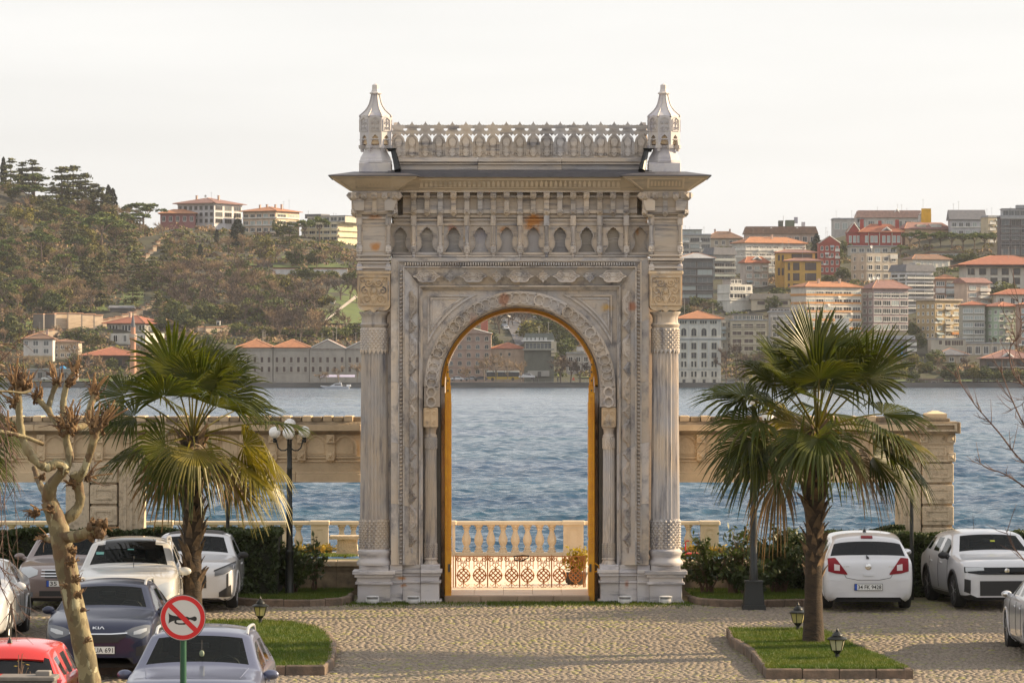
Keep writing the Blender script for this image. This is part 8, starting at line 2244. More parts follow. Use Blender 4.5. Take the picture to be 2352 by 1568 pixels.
# --- lower right slope
ht = bld('tall white waterside palazzo with red roof and pointed arch windows', 1556, 1656, 733, 888, (.64,.595,.52), ('hip', 20, T_ORG, 1.0), Y=1236.5, below=3, depth=20, fr=fr_cream,
 wins=[(1569+23.2*q+dx, 736.5, 4, 6.5, 0, 'dark') for q in range(4) for dx in (-5.5, 0, 5.5)] + [(1570.5+23.2*q, 753.5, 11.5, 18, 1, 'dark', True) for q in range(4)] + [(1570.5+23.2*q, 787, 11.5, 15, 1, 'dark') for q in range(4)] + [(1570.5+23.2*q, 809.5, 11.5, 13, 1, 'dark') for q in range(4)] + [(1570.5+23.2*q+dx, 829.5, 4.4, 13, 0, 'dark') for q in range(4) for dx in (-3.8, 3.8)] + [(1570.5+23.2*q+dx, 853, 4.4, 12, 0, 'dark') for q in range(4) for dx in (-3.8, 3.8)] + [(1571+23.2*q, 871, 7, 12, 0, 'dark') for q in range(4)],
 extras=[('box',1556,1656,775,777.5,(.62,.60,.56),-.45,-.02,'cornice'),('box',1556,1656,778.2,779.8,(.50,.48,.45),-.3,-.02,'cornice'),('box',1556,1656,846,847.5,(.62,.60,.56),-.35,-.02,'cornice'),('box',1556,1656,733,735,(.62,.60,.56),-.5,-.02,'cornice')] +
   [('box',1558.2+23.2*q-1.1,1558.2+23.2*q+1.1,780,846,(.62,.60,.56),-.22,-.02,'pilaster') for q in range(5)] + [('box',1582.1+23.2*q-.5,1582.1+23.2*q+.5,735,775,(.45,.43,.40),-.1,-.02,'downpipe') for q in range(4)] + [('box',1600,1620,722,728,gl_lit,-.0+3.5,4.5,'skylight')], land='the white waterside palazzo', name='palazzo')
bld('beige block with three columns of wide windows beside the white palazzo', 1679, 1761, 736, 812, (.46,.41,.32), ('flat', 1, T_LT, .3), 4, 3, .76, .52, gl=('brown','dark'), fr=fr_cream, mull=1, extras=[('pent',1686,1752,722,735,(.38,.31,.27),7,'mid')], depth=14, bands=[(748,750,(.52,.47,.38),.35),(769,771,(.52,.47,.38),.35),(789,791,(.52,.47,.38),.35)], land='the beige three-bay block')
bld('narrow side wing of the beige block', 1656, 1680, 730, 808, (.42,.39,.33), None, 3, 2, .34, .5, gl=('dark',), fr=fr_cream)
bld('grey apartment house with pale balconies behind the right palm crown', 1770, 1847, 717, 800, (.34,.33,.32), ('flat', 2, T_LT, .4), 4, 3, .6, .5, gl=('mid','lit','dark'), mull=1, bands=[(724,728,(.50,.50,.50),.5)], extras=[('pent',1772,1815,708,717,(.36,.30,.26),3,'brown')])
bld('white stepped house below the orange-striped block', 1888, 1951, 748, 784, (.58,.57,.55), None, 2, 3, .5, .5, gl=('mid','dark'), mull=1, extras=[('box',1921,1951,731,750,WH,1,5,'stair_tower'),('ac',[(1906,748)])])
bld('low brown modern house with slatted pale roof panels', 2010, 2106, 779, 822, (.15,.125,.115), None, 3, 4, .8, .6, gl=('dark','mid'), fr=fr_grey, mull=2, extras=[('box',2012+23*q,2033+23*q,770,779,(.42,.42,.45),-.5,6,'roof_panel') for q in range(4)] + [('box',2070,2073,795,815,(.12,.28,.50),-.4,-.05,'blue_post'),('box',2044,2085,796,797.5,(.20,.34,.52),-.35,-.05,'blue_rail'),('box',2052,2096,815,817,(.24,.36,.52),-.35,-.05,'blue_rail')])
bld('cream stone base storey under the tan apartment block', 2139, 2218, 779, 820, (.46,.42,.35), ('flat', 1, T_LT, .3), wins=[(2160,782,7,9,0,'brown'),(2177,782,13,11,1,'brown'),(2199,782,26,11,4,'brown')], fr=fr_cream)
bld('long low cream house with white cross windows', 2217, 2332, 789, 818, (.43,.38,.31), ('flat', 1, T_LT, .3), 1, 6, .55, .6, gl=('dark','lit'), mull=2)
bld('dark waterside house with brown hip roof and dormer at the right edge', 2262, 2380, 824, 872, (.15,.11,.10), ('hip', 21, T_PUR, 1.2), 2, 5, .66, .6, gl=('dark','mid'), fr=fr_dark, mull=1, bands=[(842,844.5,(.42,.38,.33),.6),(862,864,(.42,.38,.33),.6)], extras=[('dormer',2300,2330,810,822)], depth=14, land='the brown waterside house')
bld('small house with brown roof half hidden in the right bank greenery', 2150, 2222, 816, 834, (.40,.34,.27), ('hip', 17, T_GRY), 1, 3, .4, .5)
bt = bld('small stone boathouse with a dark arched opening at the water', 2110, 2168, 872, 889, (.17,.14,.11), ('flat', 1, T_BRN, .2), Y=1234.5, below=3, depth=6, wins=[(2145,876,13,11,0,'dark',True)], fr=fr_stone, name='boathouse', cat='boathouse')
# --- left heights
bld('white apartment block with mauve hip roof and corner balconies on the ridge', 404, 549, 467, 516, (.58,.56,.58), ('hip', 15, T_PUR, 1.6), 3, 7, .5, .52, side=('R',57), swin=(3,3,.72,.62,2), theta=30, gl=('dark','mid'), fr=fr_grey, mull=1, bands=[(467,469,WH,.8)], extras=[('dish',[(468,450)])], chim=2, land='the white ridge apartment block', below=16)
bld('cream and pink apartment block with orange roof on the ridge', 555, 683, 485, 537, (.58,.44,.33), ('hip', 12, T_ORG, 1.2), 3, 5, .66, .50, side=('R',50), swin=(3,2,.7,.5,2), theta=30, gl=('lit','mid','dark'), mull=2, bands=[(498,501,WH,.5),(515,518,WH,.5)], chim=4, land='the cream ridge apartment block', below=14)
bld('stepped cream terrace block on the ridge beside the gate', 690, 826, 509, 556, (.60,.52,.36), ('flat', 1, T_LT, .4), 3, 5, .72, .5, side=('R',50), theta=30, gl=('mid','dark'), mull=2, bands=[(510,515,(.62,.54,.38),.8),(525,530,(.62,.54,.38),.8),(539,544,(.62,.54,.38),.8)], extras=[('pent',700,790,496,509,(.55,.50,.42),5,'mid'),('box',692,730,490,500,T_GRY,2,9,'roof_slope'),('mast',[(700,481,495),(760,488,497)])], land='the stepped cream terrace block', below=14)
bld('low maroon house with an orange hip roof left of the white ridge block', 368, 448, 491, 514, (.30,.12,.12), ('hip', 11, T_ORG, 1.0), 1, 5, .4, .5, below=12)
# --- left shore
bld('white three-storey house with ochre ground floor on the left shore', 54, 121, 779, 834, (.58,.55,.52), ('hip', 15, T_BRN), wins=[(60,783,8,10,1,'mid'),(82,783,11,10,1,'mid'),(106,783,11,10,1,'mid'),(82,801,11,10,1,'mid'),(106,801,11,10,1,'mid'),(82,820,11,13,1,'dark'),(106,820,11,13,1,'dark')], depth=9, bands=[(817,836,(.50,.36,.19),.12)], chim=2, land='the white three-storey shore house')
bld('low cream houses with a brown roof beside the white shore house', 121, 180, 786, 826, (.44,.38,.31), ('hip', 7, T_BRN), 2, 4, .5, .4, gl=('dark','mid'))
vl = bld('large two-tone villa with red hip roof behind the minaret', 250, 371, 765, 795, (.58,.55,.50), None, wins=[(262,770,9,14,1,'dark'),(285,770,7,14,1,'mid'),(300,770,7,14,1,'mid'),(325,770,6,14,0,'mid'),(350,770,6,14,0,'mid')], side=('R',37), theta=26, fr=fr_white)
bld('overhanging grey upper floor of the red-roofed villa', 241, 371, 743, 766, (.38,.345,.30), ('hip', 19, T_RED, 1.3), wins=[(250+q, 747, 5.5, 12, 0, 'dark') for q in (0,7.5,15,31,38,46,55,72,80)], side=('R',41), swin=(1,6,.5,.6,1), theta=26, fr=fr_white, chim=1, land='the red-roofed villa')
bld('small mosque with broad red hip roof on the left shore', 200, 308, 817, 846, (.17,.115,.10), ('hip', 21, T_RED, 2.2), 1, 5, .35, .5, gl=('dark',), fr=fr_dark, depth=15, land='the mosque', name='mosque', cat='mosque')
mn = thing('minaret', 'slim salmon-pink minaret with grey cone beside the mosque', 'minaret', (X_(307, 1266), 1264, Z_(846, 1266)))
k_ = 1266/F
MB().lathe([(7.5*k_, -2), (7.5*k_, (846-826)*k_), (6.3*k_, (846-822)*k_), (6.0*k_, (846-790)*k_), (7*k_, (846-785)*k_), (8.6*k_, (846-775)*k_), (8.6*k_, (846-768)*k_), (5.6*k_, (846-767.5)*k_), (5.4*k_, (846-751)*k_)], 16).build('shaft', plaster((.50,.26,.17)), mn, 40)
MB().lathe([(8.9*k_, (846-775)*k_), (9.1*k_, (846-767)*k_), (8.3*k_, (846-767)*k_), (8.2*k_, (846-774)*k_)], 16).build('balcony', plaster((.50,.40,.33)), mn, 40)
MB().lathe([(5.9*k_, (846-751)*k_), (4.6*k_, (846-745)*k_), (1.0*k_, (846-722)*k_), (.3*k_, (846-712)*k_)], 16).build('cone', T_GRY, mn, 40)
LAND.append((307, 780, 'the minaret'))
bld('long low grey waterside shed on the left shore', 64, 176, 849, 874, (.32,.29,.29), ('flat', 1, T_LT, .4), 1, 6, .5, .55, gl=('mid','dark'), fr=fr_grey, Y=1258, depth=6, name='shed', cat='shed')
bld('grey open shed with sheet roof above the pale terrace walls', 253, 302, 708, 721, (.16,.15,.14), ('ridge', 7, T_GRY), 0, 0, depth=8, name='shed', cat='shed')
bld('small white watch hut above the palm crown', 497, 505, 737, 750, WH, None, wins=[(501,740,4,5,1,'dark')], fr=fr_dark, depth=2.2, below=5, name='hut', cat='hut')
bld('white utility hut with two doors on the green slope', 752, 768, 693, 701, (.52,.50,.50), ('flat', 1, T_LT, .3), 1, 2, .6, .8, gl=('lit',), depth=4, name='hut', cat='hut')
STN = (.38,.345,.30)
def wh(label, u0, u1, vt, roof, gable=False, land=None):
 um = (u0+u1)/2; n = max(3, round((u1-u0)/17)); cw = (u1-u0)/n
 wins = [(u0+cw*(q+.5), v, 6, 12, 0, 'brown') for q in range(n) for v in (820, 842)]
 if gable: wins += [(um-17, 795, 6, 8, 0, 'brown', True), (um, 790, 6.5, 13, 0, 'brown', True), (um+17, 795, 6, 8, 0, 'brown', True)]
 return bld(label, u0, u1, vt, 876, STN, roof, wins=wins, fr=fr_stone, Y=1257, depth=22, below=2, land=land, name='warehouse', cat='warehouse', extras=[('box',u0,u1,vt+1,vt+5,(.36,.33,.28),-.3,-.02,'cornice')] if not gable else [])
wh('stone waterside warehouse with an orange hip roof, partly behind the left palm', 545, 626, 799, ('hip', 20, T_ORG, .6))
wh('stone waterside warehouse with brown-orange hip roof between the palm and the lamp', 628, 710, 799, ('hip', 20, T_ORG, .6), land='the hip-roofed stone warehouse')
wh('grey stone gabled warehouse with three arched attic windows', 711, 794, 801, ('gable', 21, T_PUR, .3), True, 'the gabled stone warehouse')
wh('grey stone gabled warehouse partly hidden by the left column of the gate', 795, 880, 801, ('gable', 21, T_PUR, .3), True)
# --- seen through the arch
bld('pink stone five-storey mill with arched windows seen through the arch', 1005, 1128, 766, 866, (.37,.26,.21), ('gable', 16, T_ORG, .4), 5, 6, .40, .50, arch=True, gl=('dark','mid'), fr=fr_stone, Y=1262, depth=25, below=3, name='mill', cat='mill', top=.02, extras=[('box',1005,1128,783+20.2*q,784.2+20.2*q,(.30,.20,.165),-.12,-.02,'string_course') for q in range(5)] + [('box',1104,1120,734,762,(.30,.12,.09),8,14,'brick_tower')], land='the pink stone mill')
bld('low stone building with bright terracotta roof beside the pink mill', 1128, 1204, 801, 866, (.37,.27,.20), ('hip', 15, T_RED, .4), wins=[(1170,810,5,7,0,'dark'),(1170,838,4,7,0,'brown'),(1150,810,5,7,0,'dark')], fr=fr_stone, Y=1263, depth=14, below=3, extras=[('box',1128,1204,818,819,(.28,.2,.15),-.1,-.02,'string_course')], land='the terracotta-roofed building')
bld('waterside pavilion with glazed upper storey and rooftop machines through the arch', 1204, 1272, 784, 862, (.13,.135,.115), ('mansard', 19, tiles('roof_sheet_dark', (.13,.14,.12)), .5), wins=[(1237,788,60,12,6,'mid')], fr=fr_cream, Y=1262, depth=14, below=3, extras=[('box',1198,1272,781,784,WH,-.8,2,'cornice'),('box',1200,1272,800,804,(.30,.29,.25),-1.0,0,'balcony'),('box',1266,1278,784,810,(.55,.48,.36),-.9,3,'corner_pier'),('box',1266,1276,812,818,(.50,.42,.28),-.7,2,'corner_pier'),('box',1212,1262,851,864,(.36,.35,.33),-.5,-.02,'entrance_front'),('box',1235,1243,853,866,(.10,.10,.10),-.6,-.51,'doorway')] + [('box',1202+9.5*q,1209+9.5*q,775,781,(.52,.52,.50),-.6,.6,'air_conditioner') for q in range(6)], land='the glazed pavilion')
bld('pale flat building behind bare trees at the right of the arch', 1302, 1372, 812, 858, (.36,.34,.32), ('flat', 2, T_LT, .3), 2, 4, .5, .5, gl=('dark',), depth=12, extras=[('box',1325,1346,796,806,(.42,.42,.42),2,6,'roof_room')])
# --- terrace walls and lawns on the left slope
m_trr = mat('terrace_wall_stone', (.66,.52,.38), .9, col2=(.50,.38,.27), scale=.5, stretch=(.5,1,4), world=True, bump=.5, bscale=2)  # pale stone; part of the sunlight is put into its colour
def slope_wall(label, pts, hpx, m=m_trr, thick=1.0, turn=32):
 """retaining wall that steps up the slope: blocks between successive (u, v_top) points"""
 um = sum(p[0] for p in pts)/len(pts); Y0 = ground_at(um, pts[0][1]+hpx)
 t = thing('terrace_wall', label, 'wall', (X_(um, Y0), Y0, Z_(pts[0][1]+hpx, Y0)))
 EXCL.append((pts[0][0]+4, pts[-1][0]-4, min(p[1] for p in pts), max(p[1] for p in pts)+hpx))
 for (a, b) in zip(pts[:-1], pts[1:]):
  Y = ground_at((a[0]+b[0])/2, a[1]+hpx) - .5
  x0, x1, z0, z1 = X_(a[0], Y), X_(b[0], Y), Z_(a[1]+hpx, Y)-2, Z_(a[1], Y)
  hw_ = (x1-x0)/2/math.cos(R(turn))-.02; c_ = ((x0+x1)/2-t.location[0], Y-t.location[1], 0)  # saw-tooth turn, added so the block faces catch the sun
  o = MB().box(-hw_, hw_, 0, thick, z0-t.location[2], z1-t.location[2]).build('wall_course', m, t); o.location = c_; o.rotation_euler = (0,0,R(turn))
  o = MB().box(-hw_-.1, hw_+.1, -.25, thick+.2, z1-t.location[2]+.001, z1-t.location[2]+.3).build('wall_coping', plaster((.46,.26,.17)), t); o.location = c_; o.rotation_euler = (0,0,R(turn))
 return t
slope_wall('tall pale stone retaining wall above the left shore houses', [(126,720),(158,720),(190,722),(218,724),(236,728)], 34)
slope_wall('grey shaded retaining wall left of the tall pale one', [(75,722),(100,722),(126,722)], 36, plaster((.20,.18,.165)), 1.0, -20)  # shade on this wall is put into its grey plaster
slope_wall('stepped pale stone wall climbing behind the villa', [(216,738),(236,734),(250,731),(265,728),(281,722),(296,718),(313,714)], 16)
slope_wall('stepped lower pale stone wall above the white shore house', [(90,762),(109,758),(122,757),(140,757)], 12)
slope_wall('pale stone stair wall zigzagging up the wooded slope', [(312,712),(328,706),(338,700),(348,692),(354,684),(362,676),(372,668)], 9)
slope_wall('pink stone stair wall high on the wooded slope', [(326,590),(336,584),(344,576),(352,566),(360,556),(368,550)], 8)
slope_wall('short sunlit stone wall behind the left palm crown', [(455,752),(474,752),(512,750),(531,750)], 10)
slope_wall('long whitish retaining wall below the ridge terraces', [(627,618),(680,618),(735,618),(798,619)], 13, plaster((.62,.60,.60)), 1.0, 0)
m_lawnf = mat('far_lawn', (.085,.12,.02), .95, col2=(.06,.085,.018), scale=.15, world=True)
def patch(name, pts, m, lift=.4):
 """ground patch draped over the slope"""
 V = []; n = 7
 a, b, c, d = [np.array(p, float) for p in pts]
 for i in range(n):
  for j in range(n):
   s_, t_ = i/(n-1), j/(n-1); p = (a*(1-s_)+b*s_)*(1-t_) + (d*(1-s_)+c*s_)*t_
   Y = ground_at(p[0], p[1]); X = X_(p[0], Y); V.append((X, Y, float(terr(X, Y))+lift))
 Fq = [(i*n+j, (i+1)*n+j, (i+1)*n+j+1, i*n+j+1) for i in range(n-1) for j in range(n-1)]
 o = MB().add(V, Fq).build(name, m, recalc=False); tag(o, kind='structure'); return o
for q in ([(738,745),(838,745),(838,655),(775,690)], [(742,690),(830,690),(830,640),(760,665)], [(20,590),(36,590),(34,560),(18,562)], [(235,660),(262,655),(260,640),(232,638)], [(60,765),(110,760),(120,735),(60,740)], [(160,716),(250,716),(240,706),(170,708)], [(268,720),(330,700),(330,660),(280,680)], [(648,596),(676,596),(676,590),(646,590)], [(625,616),(800,617),(800,606),(630,606)], [(530,612),(590,612),(590,600),(535,596)], [(1330,870),(1420,868),(1420,860),(1330,860)], [(1050,875),(1240,875),(1240,868),(1050,868)], [(1780,884),(2330,884),(2330,874),(1780,874)], [(45,880),(400,880),(400,872),(45,872)]):
 patch('lawn', q, m_lawnf)
patch('path', [(742,742),(748,742),(822,686),(816,682)], plaster((.42,.36,.30)), .6)
patch('road', [(1186,800),(1215,790),(1186,716),(1150,716)], mat('slope_asphalt', (.085,.085,.10), .9, col2=(.065,.065,.075), scale=.2, world=True), .7)
# ------------------------------------------------------------------ far cars, bus, boat, people, lamps
def small_car(name, label, u, v, Y, rz, m, L=4.4, W_=1.8, H=1.5, z=None, group=None, cat='car'):
 t = thing(name, label, cat, (X_(u, Y), Y, Z_(v, Y) if z is None else z), rz, group)
 pr = [(-.5,.32),(-.49,.55),(-.46,.62),(-.30,.66),(-.17,.95),(-.02,1.0),(.22,.98),(.36,.68),(.47,.62),(.50,.5),(.5,.3)]
 mb = MB(); rings = []
 for sg, w in ((-1,.94),(-1,1.0),(1,1.0),(1,.94)): pass
 P = [(x*L, z*H) for x, z in pr]
 def sec(y, s): return [(x*(1 if z < .7*H else s), y*(1 if z < .7*H else .82), z) for x, z in P]
 mb.loft([sec(-W_/2, .97), sec(-W_/2*.9, 1), sec(W_/2*.9, 1), sec(W_/2, .97)]); mb.build('body', m, t)
 gm = MB()
 for sg in (-1, 1): gm.poly([(-.27*L,.68*H),(.32*L,.68*H),(.20*L,.93*H),(-.15*L,.92*H)], sg*W_*.442, sg*W_*.47)
 gm.build('side_window', gl_dark, t)
 for xa_, za, xb_, zb_, nm in ((-.305,.675,-.185,.93,'rear_window'),(.355,.69,.235,.96,'windscreen')):
  sx = -1 if xa_ < 0 else 1
  MB().loft([[(xa_*L+sx*.03,-W_*.38,za*H),(xa_*L+sx*.03,W_*.38,za*H),(xb_*L+sx*.03,W_*.34,zb_*H),(xb_*L+sx*.03,-W_*.34,zb_*H)],[(xa_*L-sx*.1,-W_*.38,za*H),(xa_*L-sx*.1,W_*.38,za*H),(xb_*L-sx*.1,W_*.34,zb_*H),(xb_*L-sx*.1,-W_*.34,zb_*H)]]).build(nm, gl_dark, t)
 for x in (-.31, .31):
  for sg in (-1, 1): MB().tube([(x*L, sg*W_*.40, .31), (x*L, sg*W_*.505, .31)], .31, 12).build('wheel', m_tyre, t)
 return t
pw = mat('far_car_white', (.62,.63,.66), .35); pg = mat('far_car_grey', (.26,.28,.31), .35); pk = mat('far_car_dark', (.05,.055,.07), .35); pbl = mat('far_car_blue', (.22,.27,.36), .35)
QY = 1247
small_car('parked_car', 'white car on the far quay at the left end of the arch view', 1049, 875, QY, 0, pw)
small_car('parked_car', 'grey car on the far quay before the pink mill', 1082, 875, QY, 0, pg)
small_car('parked_car', 'dark car on the far quay left of the bus', 1104, 875, QY, 0, pk)
small_car('minivan', 'white minivan on the far quay right of the bus', 1210, 871, 1250, 0, pw, 5.0, 1.9, 1.85, cat='van')
small_car('parked_car', 'white car on the far left quay before the shed', 112, 874, QY, 0, pw)
small_car('parked_car', 'white car on the far left quay right of the shed', 325, 874, QY, 0, pw)
small_car('parked_car', 'pale car on the shore right of the white palazzo', 1676, 884, 1240, 0, pg)
for k, (u, v, m, txt) in enumerate([(1153,738,pw,'lowest white car of the left row parked on the slope road'),(1155,746,pg,'grey car by itself in the middle of the slope road row'),(1158,757,pbl,'bluish car near the foot of the slope road row'),(1162,763,pw,'white car at the foot of the slope road row'),(1163,735,pw,'white car second from the top of the slope road row'),(1166,727,pg,'grey car near the top of the slope road row'),(1174,722,pbl,'bluish car at the top right of the slope road row'),(1155,732,pg,'silvery car left of the top of the slope road row')]):
 Y = ground_at(u, v); small_car('parked_car', txt, u, v, Y, R(70 if k > 3 else 100), m, z=float(terr(X_(u, Y), Y))+.7, group='cars parked along the slope road seen through the arch')
for (u, v, m, txt) in ((1216,734,pk,'dark parked car in the shade of the slope, right of the slope road'),(1237,735,pw,'pale parked car in the shade of the slope, right of the dark one')):
 Y = ground_at(u, v); small_car('parked_car', txt, u, v, Y, R(10), m, z=float(terr(X_(u, Y), Y))+.6)
b = thing('bus', 'long city bus with dark windows and yellow front on the far quay', 'bus', (X_(1156, 1252), 1252, Z_(874, 1252)))
MB().bbox(-5.1,4.9,-1.25,1.25,.4,1.2,.08).build('lower_body', mat('bus_yellow', (.48,.33,.04), .4), b); MB().bbox(-5.05,4.85,-1.22,1.22,1.2,2.6,.06).build('window_band', gl_dark, b); MB().bbox(-5.1,4.9,-1.25,1.25,2.601,2.95,.10).build('roof', mat('bus_roof', (.50,.52,.50), .5), b)
for q in range(7): MB().box(-5.0+q*1.6-.05,-5.0+q*1.6+.05,-1.24,1.24,1.21,2.59).build('window_pillar', fr_dark if q not in (2,) else mat('bus_yellow2', (.50,.38,.08), .4), b)
MB().box(-5.12,-4.9,-1.2,1.2,.5,2.5).build('front', mat('bus_front', (.40,.42,.44), .4), b)
for x in (-3.3, 2.9):
 for sg in (-1, 1): MB().tube([(x, sg*1.0, .48), (x, sg*1.27, .48)], .48, 14).build('wheel', m_tyre, b)
b = thing('motor_boat', 'small white motor yacht passing the far quay', 'boat', (X_(772, 1180), 1180, Z_SEA+.05))
k_ = 1180/F
MB().loft([[(-36*k_*1.0,0,8*k_*.8),(-36*k_,0,8.5*k_*.8),(-36*k_,0,8*k_*.8),(-36*k_,0,7*k_*.8)],[(-20*k_,-.9,6.2*k_*.9),(-20*k_,.9,6.2*k_*.9),(-20*k_,.5,-.3),(-20*k_,-.5,-.3)],[(5*k_,-1.5,5*k_),(5*k_,1.5,5*k_),(5*k_,1.1,-.4),(5*k_,-1.1,-.4)],[(30*k_,-1.5,4.5*k_),(30*k_,1.5,4.5*k_),(30*k_,1.2,-.4),(30*k_,-1.2,-.4)]]).build('hull', pw, b)
MB().loft([[(-16*k_,-.7,5.5*k_),(-16*k_,.7,5.5*k_),(-13*k_,.6,6*k_),(-13*k_,-.6,6*k_)],[(-4*k_,-1.1,5*k_),(-4*k_,1.1,5*k_),(-2*k_,.9,12*k_),(-2*k_,-.9,12*k_)],[(14*k_,-1.1,5*k_),(14*k_,1.1,5*k_),(12*k_,.9,13*k_),(12*k_,-.9,13*k_)]]).build('cabin', pw, b)
MB().box(-3*k_,11*k_,-1.13,-1.0,7.5*k_,10.5*k_).build('cabin_window', gl_dark, b); MB().tube([(8*k_,0,13*k_),(9*k_,0,18*k_)], .05, 5).build('mast', pw, b); MB().bbox(24*k_,34*k_,-.6,.6,4.6*k_,9*k_,.1).build('tender', pw, b); MB().tube([(-12*k_,-.9,9*k_),(5*k_,-1.3,8*k_),(22*k_,-1.3,8*k_)], .04, 4).build('rail', fr_grey, b)
def far_person(label, u, v, Y, shirt, legs, bend=0.0):
 t = thing('person', label, 'person', (X_(u, Y), Y, Z_(v, Y)))
 me = bpy.data.meshes.new('figure')
 vs = [(0,0,.92),(0,0,1.15),(0,0,1.40),(0,0,1.52),(0,0,1.64),(.10,0,.88),(.12,-.03,.48),(.12,0,.05),(.12,-.12,.03),(-.10,0,.88),(-.11,.04,.48),(-.12,.05,.05),(-.12,-.08,.03),(.20,0,1.38),(.27,-.03,1.12),(.24,-.15,.92),(-.20,0,1.38),(-.27,-.03,1.12),(-.24,-.18,.95)]
 es = [(0,1),(1,2),(2,3),(3,4),(0,5),(5,6),(6,7),(7,8),(0,9),(9,10),(10,11),(11,12),(2,13),(13,14),(14,15),(2,16),(16,17),(17,18)]
 me.from_pydata(vs, es, []); o = bpy.data.objects.new('figure', me); C.objects.link(o); o.modifiers.new('s', 'SKIN')
 rad = [.14,.13,.16,.06,.10,.10,.07,.05,.045,.10,.07,.05,.045,.07,.05,.04,.07,.05,.04]
 for i, r in enumerate(rad): me.skin_vertices[0].data[i].radius = (r, r)
 me.skin_vertices[0].data[0].use_root = True
 md = o.modifiers.new('u', 'SUBSURF'); md.levels = 1; md.render_levels = 1
 dg = bpy.context.evaluated_depsgraph_get(); dg.update(); ev = bpy.data.meshes.new_from_object(o.evaluated_get(dg)); bpy.data.objects.remove(o)
 ev.materials.clear(); ev.materials.append(mat('clothes_'+label[:9], shirt, .8)); ev.materials.append(mat('trousers_'+label[:9], legs, .8)); ev.materials.append(mat('skin', (.40,.26,.19), .6))
 for p in ev.polygons: p.material_index = 2 if p.center.z > 1.54 else (1 if p.center.z < .93 else 0)
 link('figure', ev, t)
far_person('person in dark clothes standing on the far quay beside the white car', 1043, 876, 1236, (.03,.03,.035), (.04,.04,.05))
far_person('person in pale clothes at the far quay edge before the pavilion', 1226, 878, 1234.5, (.50,.50,.52), (.15,.16,.22))
far_person('person in bluish clothes beside the pale-clothed angler on the far quay', 1235, 878, 1234.5, (.24,.27,.36), (.18,.2,.28))
far_person('person in reddish-grey clothes sitting area right of the anglers on the far quay', 1281, 878, 1234.5, (.20,.11,.10), (.08,.07,.07))
far_person('person in pale clothes walking before the hip-roofed stone warehouse', 866*0+864-0, 878, 1236, (.5,.5,.5), (.2,.2,.2))
t = thing('warning_sign', 'small red triangular marker on the far quay under the bare trees', 'sign', (X_(1317,1240), 1240, Z_(876,1240)))
MB().tube([(0,0,-.3),(0,0,.6)], .05, 6).build('post', fr_grey, t); MB().poly([(-.55,.45),(.55,.45),(0,1.4)], -.05, .05).build('plate', mat('marker_red', (.60,.06,.03), .5), t)
for (u, v0, v1, txt) in ((667,742,756,'left of the two'),(843,724,752,'right of the two')):
 u = {667: 668, 843: 844}[u]; v0, v1 = (737,757) if u < 800 else (726,760)
 Y = ground_at(u, v1); t = thing('street_lamp', 'thin street lamp on the wooded slope, '+txt, 'street lamp', (X_(u, Y), Y, Z_(v1, Y))); h = (v1-v0)*Y/F
 MB().tube([(0,0,-1),(0,0,h),(.3,0,h+.2),(1.1,0,h+.2)], .09, 6).build('pole', fr_grey, t); MB().bbox(.8,1.6,-.15,.15,h+.1,h+.25,.03).build('head', fr_white, t)
tag(MB().ball((X_(144,1262), 1262, Z_(846,1262)), 1.0, 12, 7, (1.1,1,.75), .12).build('tarpaulin', mat('blue_tarpaulin', (.02,.20,.42), .5)), 'bright blue tarpaulin heap above the waterside shed', 'tarpaulin')
rl = thing('quay_railing', 'thin dark railing along the far quay edge', 'railing', (0, 1233, -.85))
mb = MB()
for x in np.arange(-170, 170, 2.0): mb.box(x-.04, x+.04, -.04, .04, 0, 1.0)
tag(mb.build('posts', fr_grey, rl, recalc=False), kind='stuff')
mb = MB()
for z in (.5, 1.0): mb.box(-170, 170, -.03, .03, z-.03, z+.03)
mb.build('rails', fr_grey, rl)
for (u0, u1, txt) in ((1000,1044,'left awning'),(0,0,'')):
 pass
for (u, w, txt) in ((758,22,'pale lilac awning left of the bare quay tree'),(795,20,'pale lilac awning right of the bare quay tree')):
 t = thing('awning', txt + ' before the gabled warehouse', 'awning', (X_(u,1245), 1245, Z_(876,1245))); k_ = 1245/F
 MB().loft([[(-w*k_,-1.2,10*k_),(w*k_,-1.2,10*k_),(w*k_,-1.2,10.6*k_),(-w*k_,-1.2,10.6*k_)],[(-w*k_,1.5,15*k_),(w*k_,1.5,15*k_),(w*k_,1.5,15.6*k_),(-w*k_,1.5,15.6*k_)]]).build('canopy', mat('awning_lilac', (.42,.40,.55), .7), t)
 for q in (-.95, .95): MB().tube([(q*w*k_,-1.1,0),(q*w*k_,-1.1,10*k_)], .06, 5).build('post', fr_grey, t)
# ------------------------------------------------------------------ far trees
mt_pine = mat('stone_pine_needles', (.055,.090,.014), .8, col2=(.115,.140,.022), scale=.25, world=True, vary=.2)
mt_ced = mat('cedar_needles', (.060,.080,.020), .8, col2=(.135,.130,.030), scale=.25, world=True, vary=.25)
mt_cyp = mat('cypress_foliage', (.020,.030,.016), .85, vary=.2)
mt_ev = mat('evergreen_bush', (.048,.070,.012), .85, col2=(.110,.120,.020), scale=.2, world=True, vary=.35)
mt_olv = mat('olive_bush', (.18,.15,.022), .85, col2=(.10,.10,.020), scale=.2, world=True, vary=.3)
mt_bare = mat('bare_twigs', (.30,.200,.112), .9, col2=(.18,.125,.068), scale=.12, world=True, vary=.3)
mt_bared = mat('bare_twigs_dark', (.100,.066,.050), .9, col2=(.060,.043,.036), scale=.12, world=True, vary=.3)
mt_trk = mat('far_trunk', (.12,.085,.065), .9)
mt_trkp = mat('far_trunk_pale', (.22,.18,.14), .9)
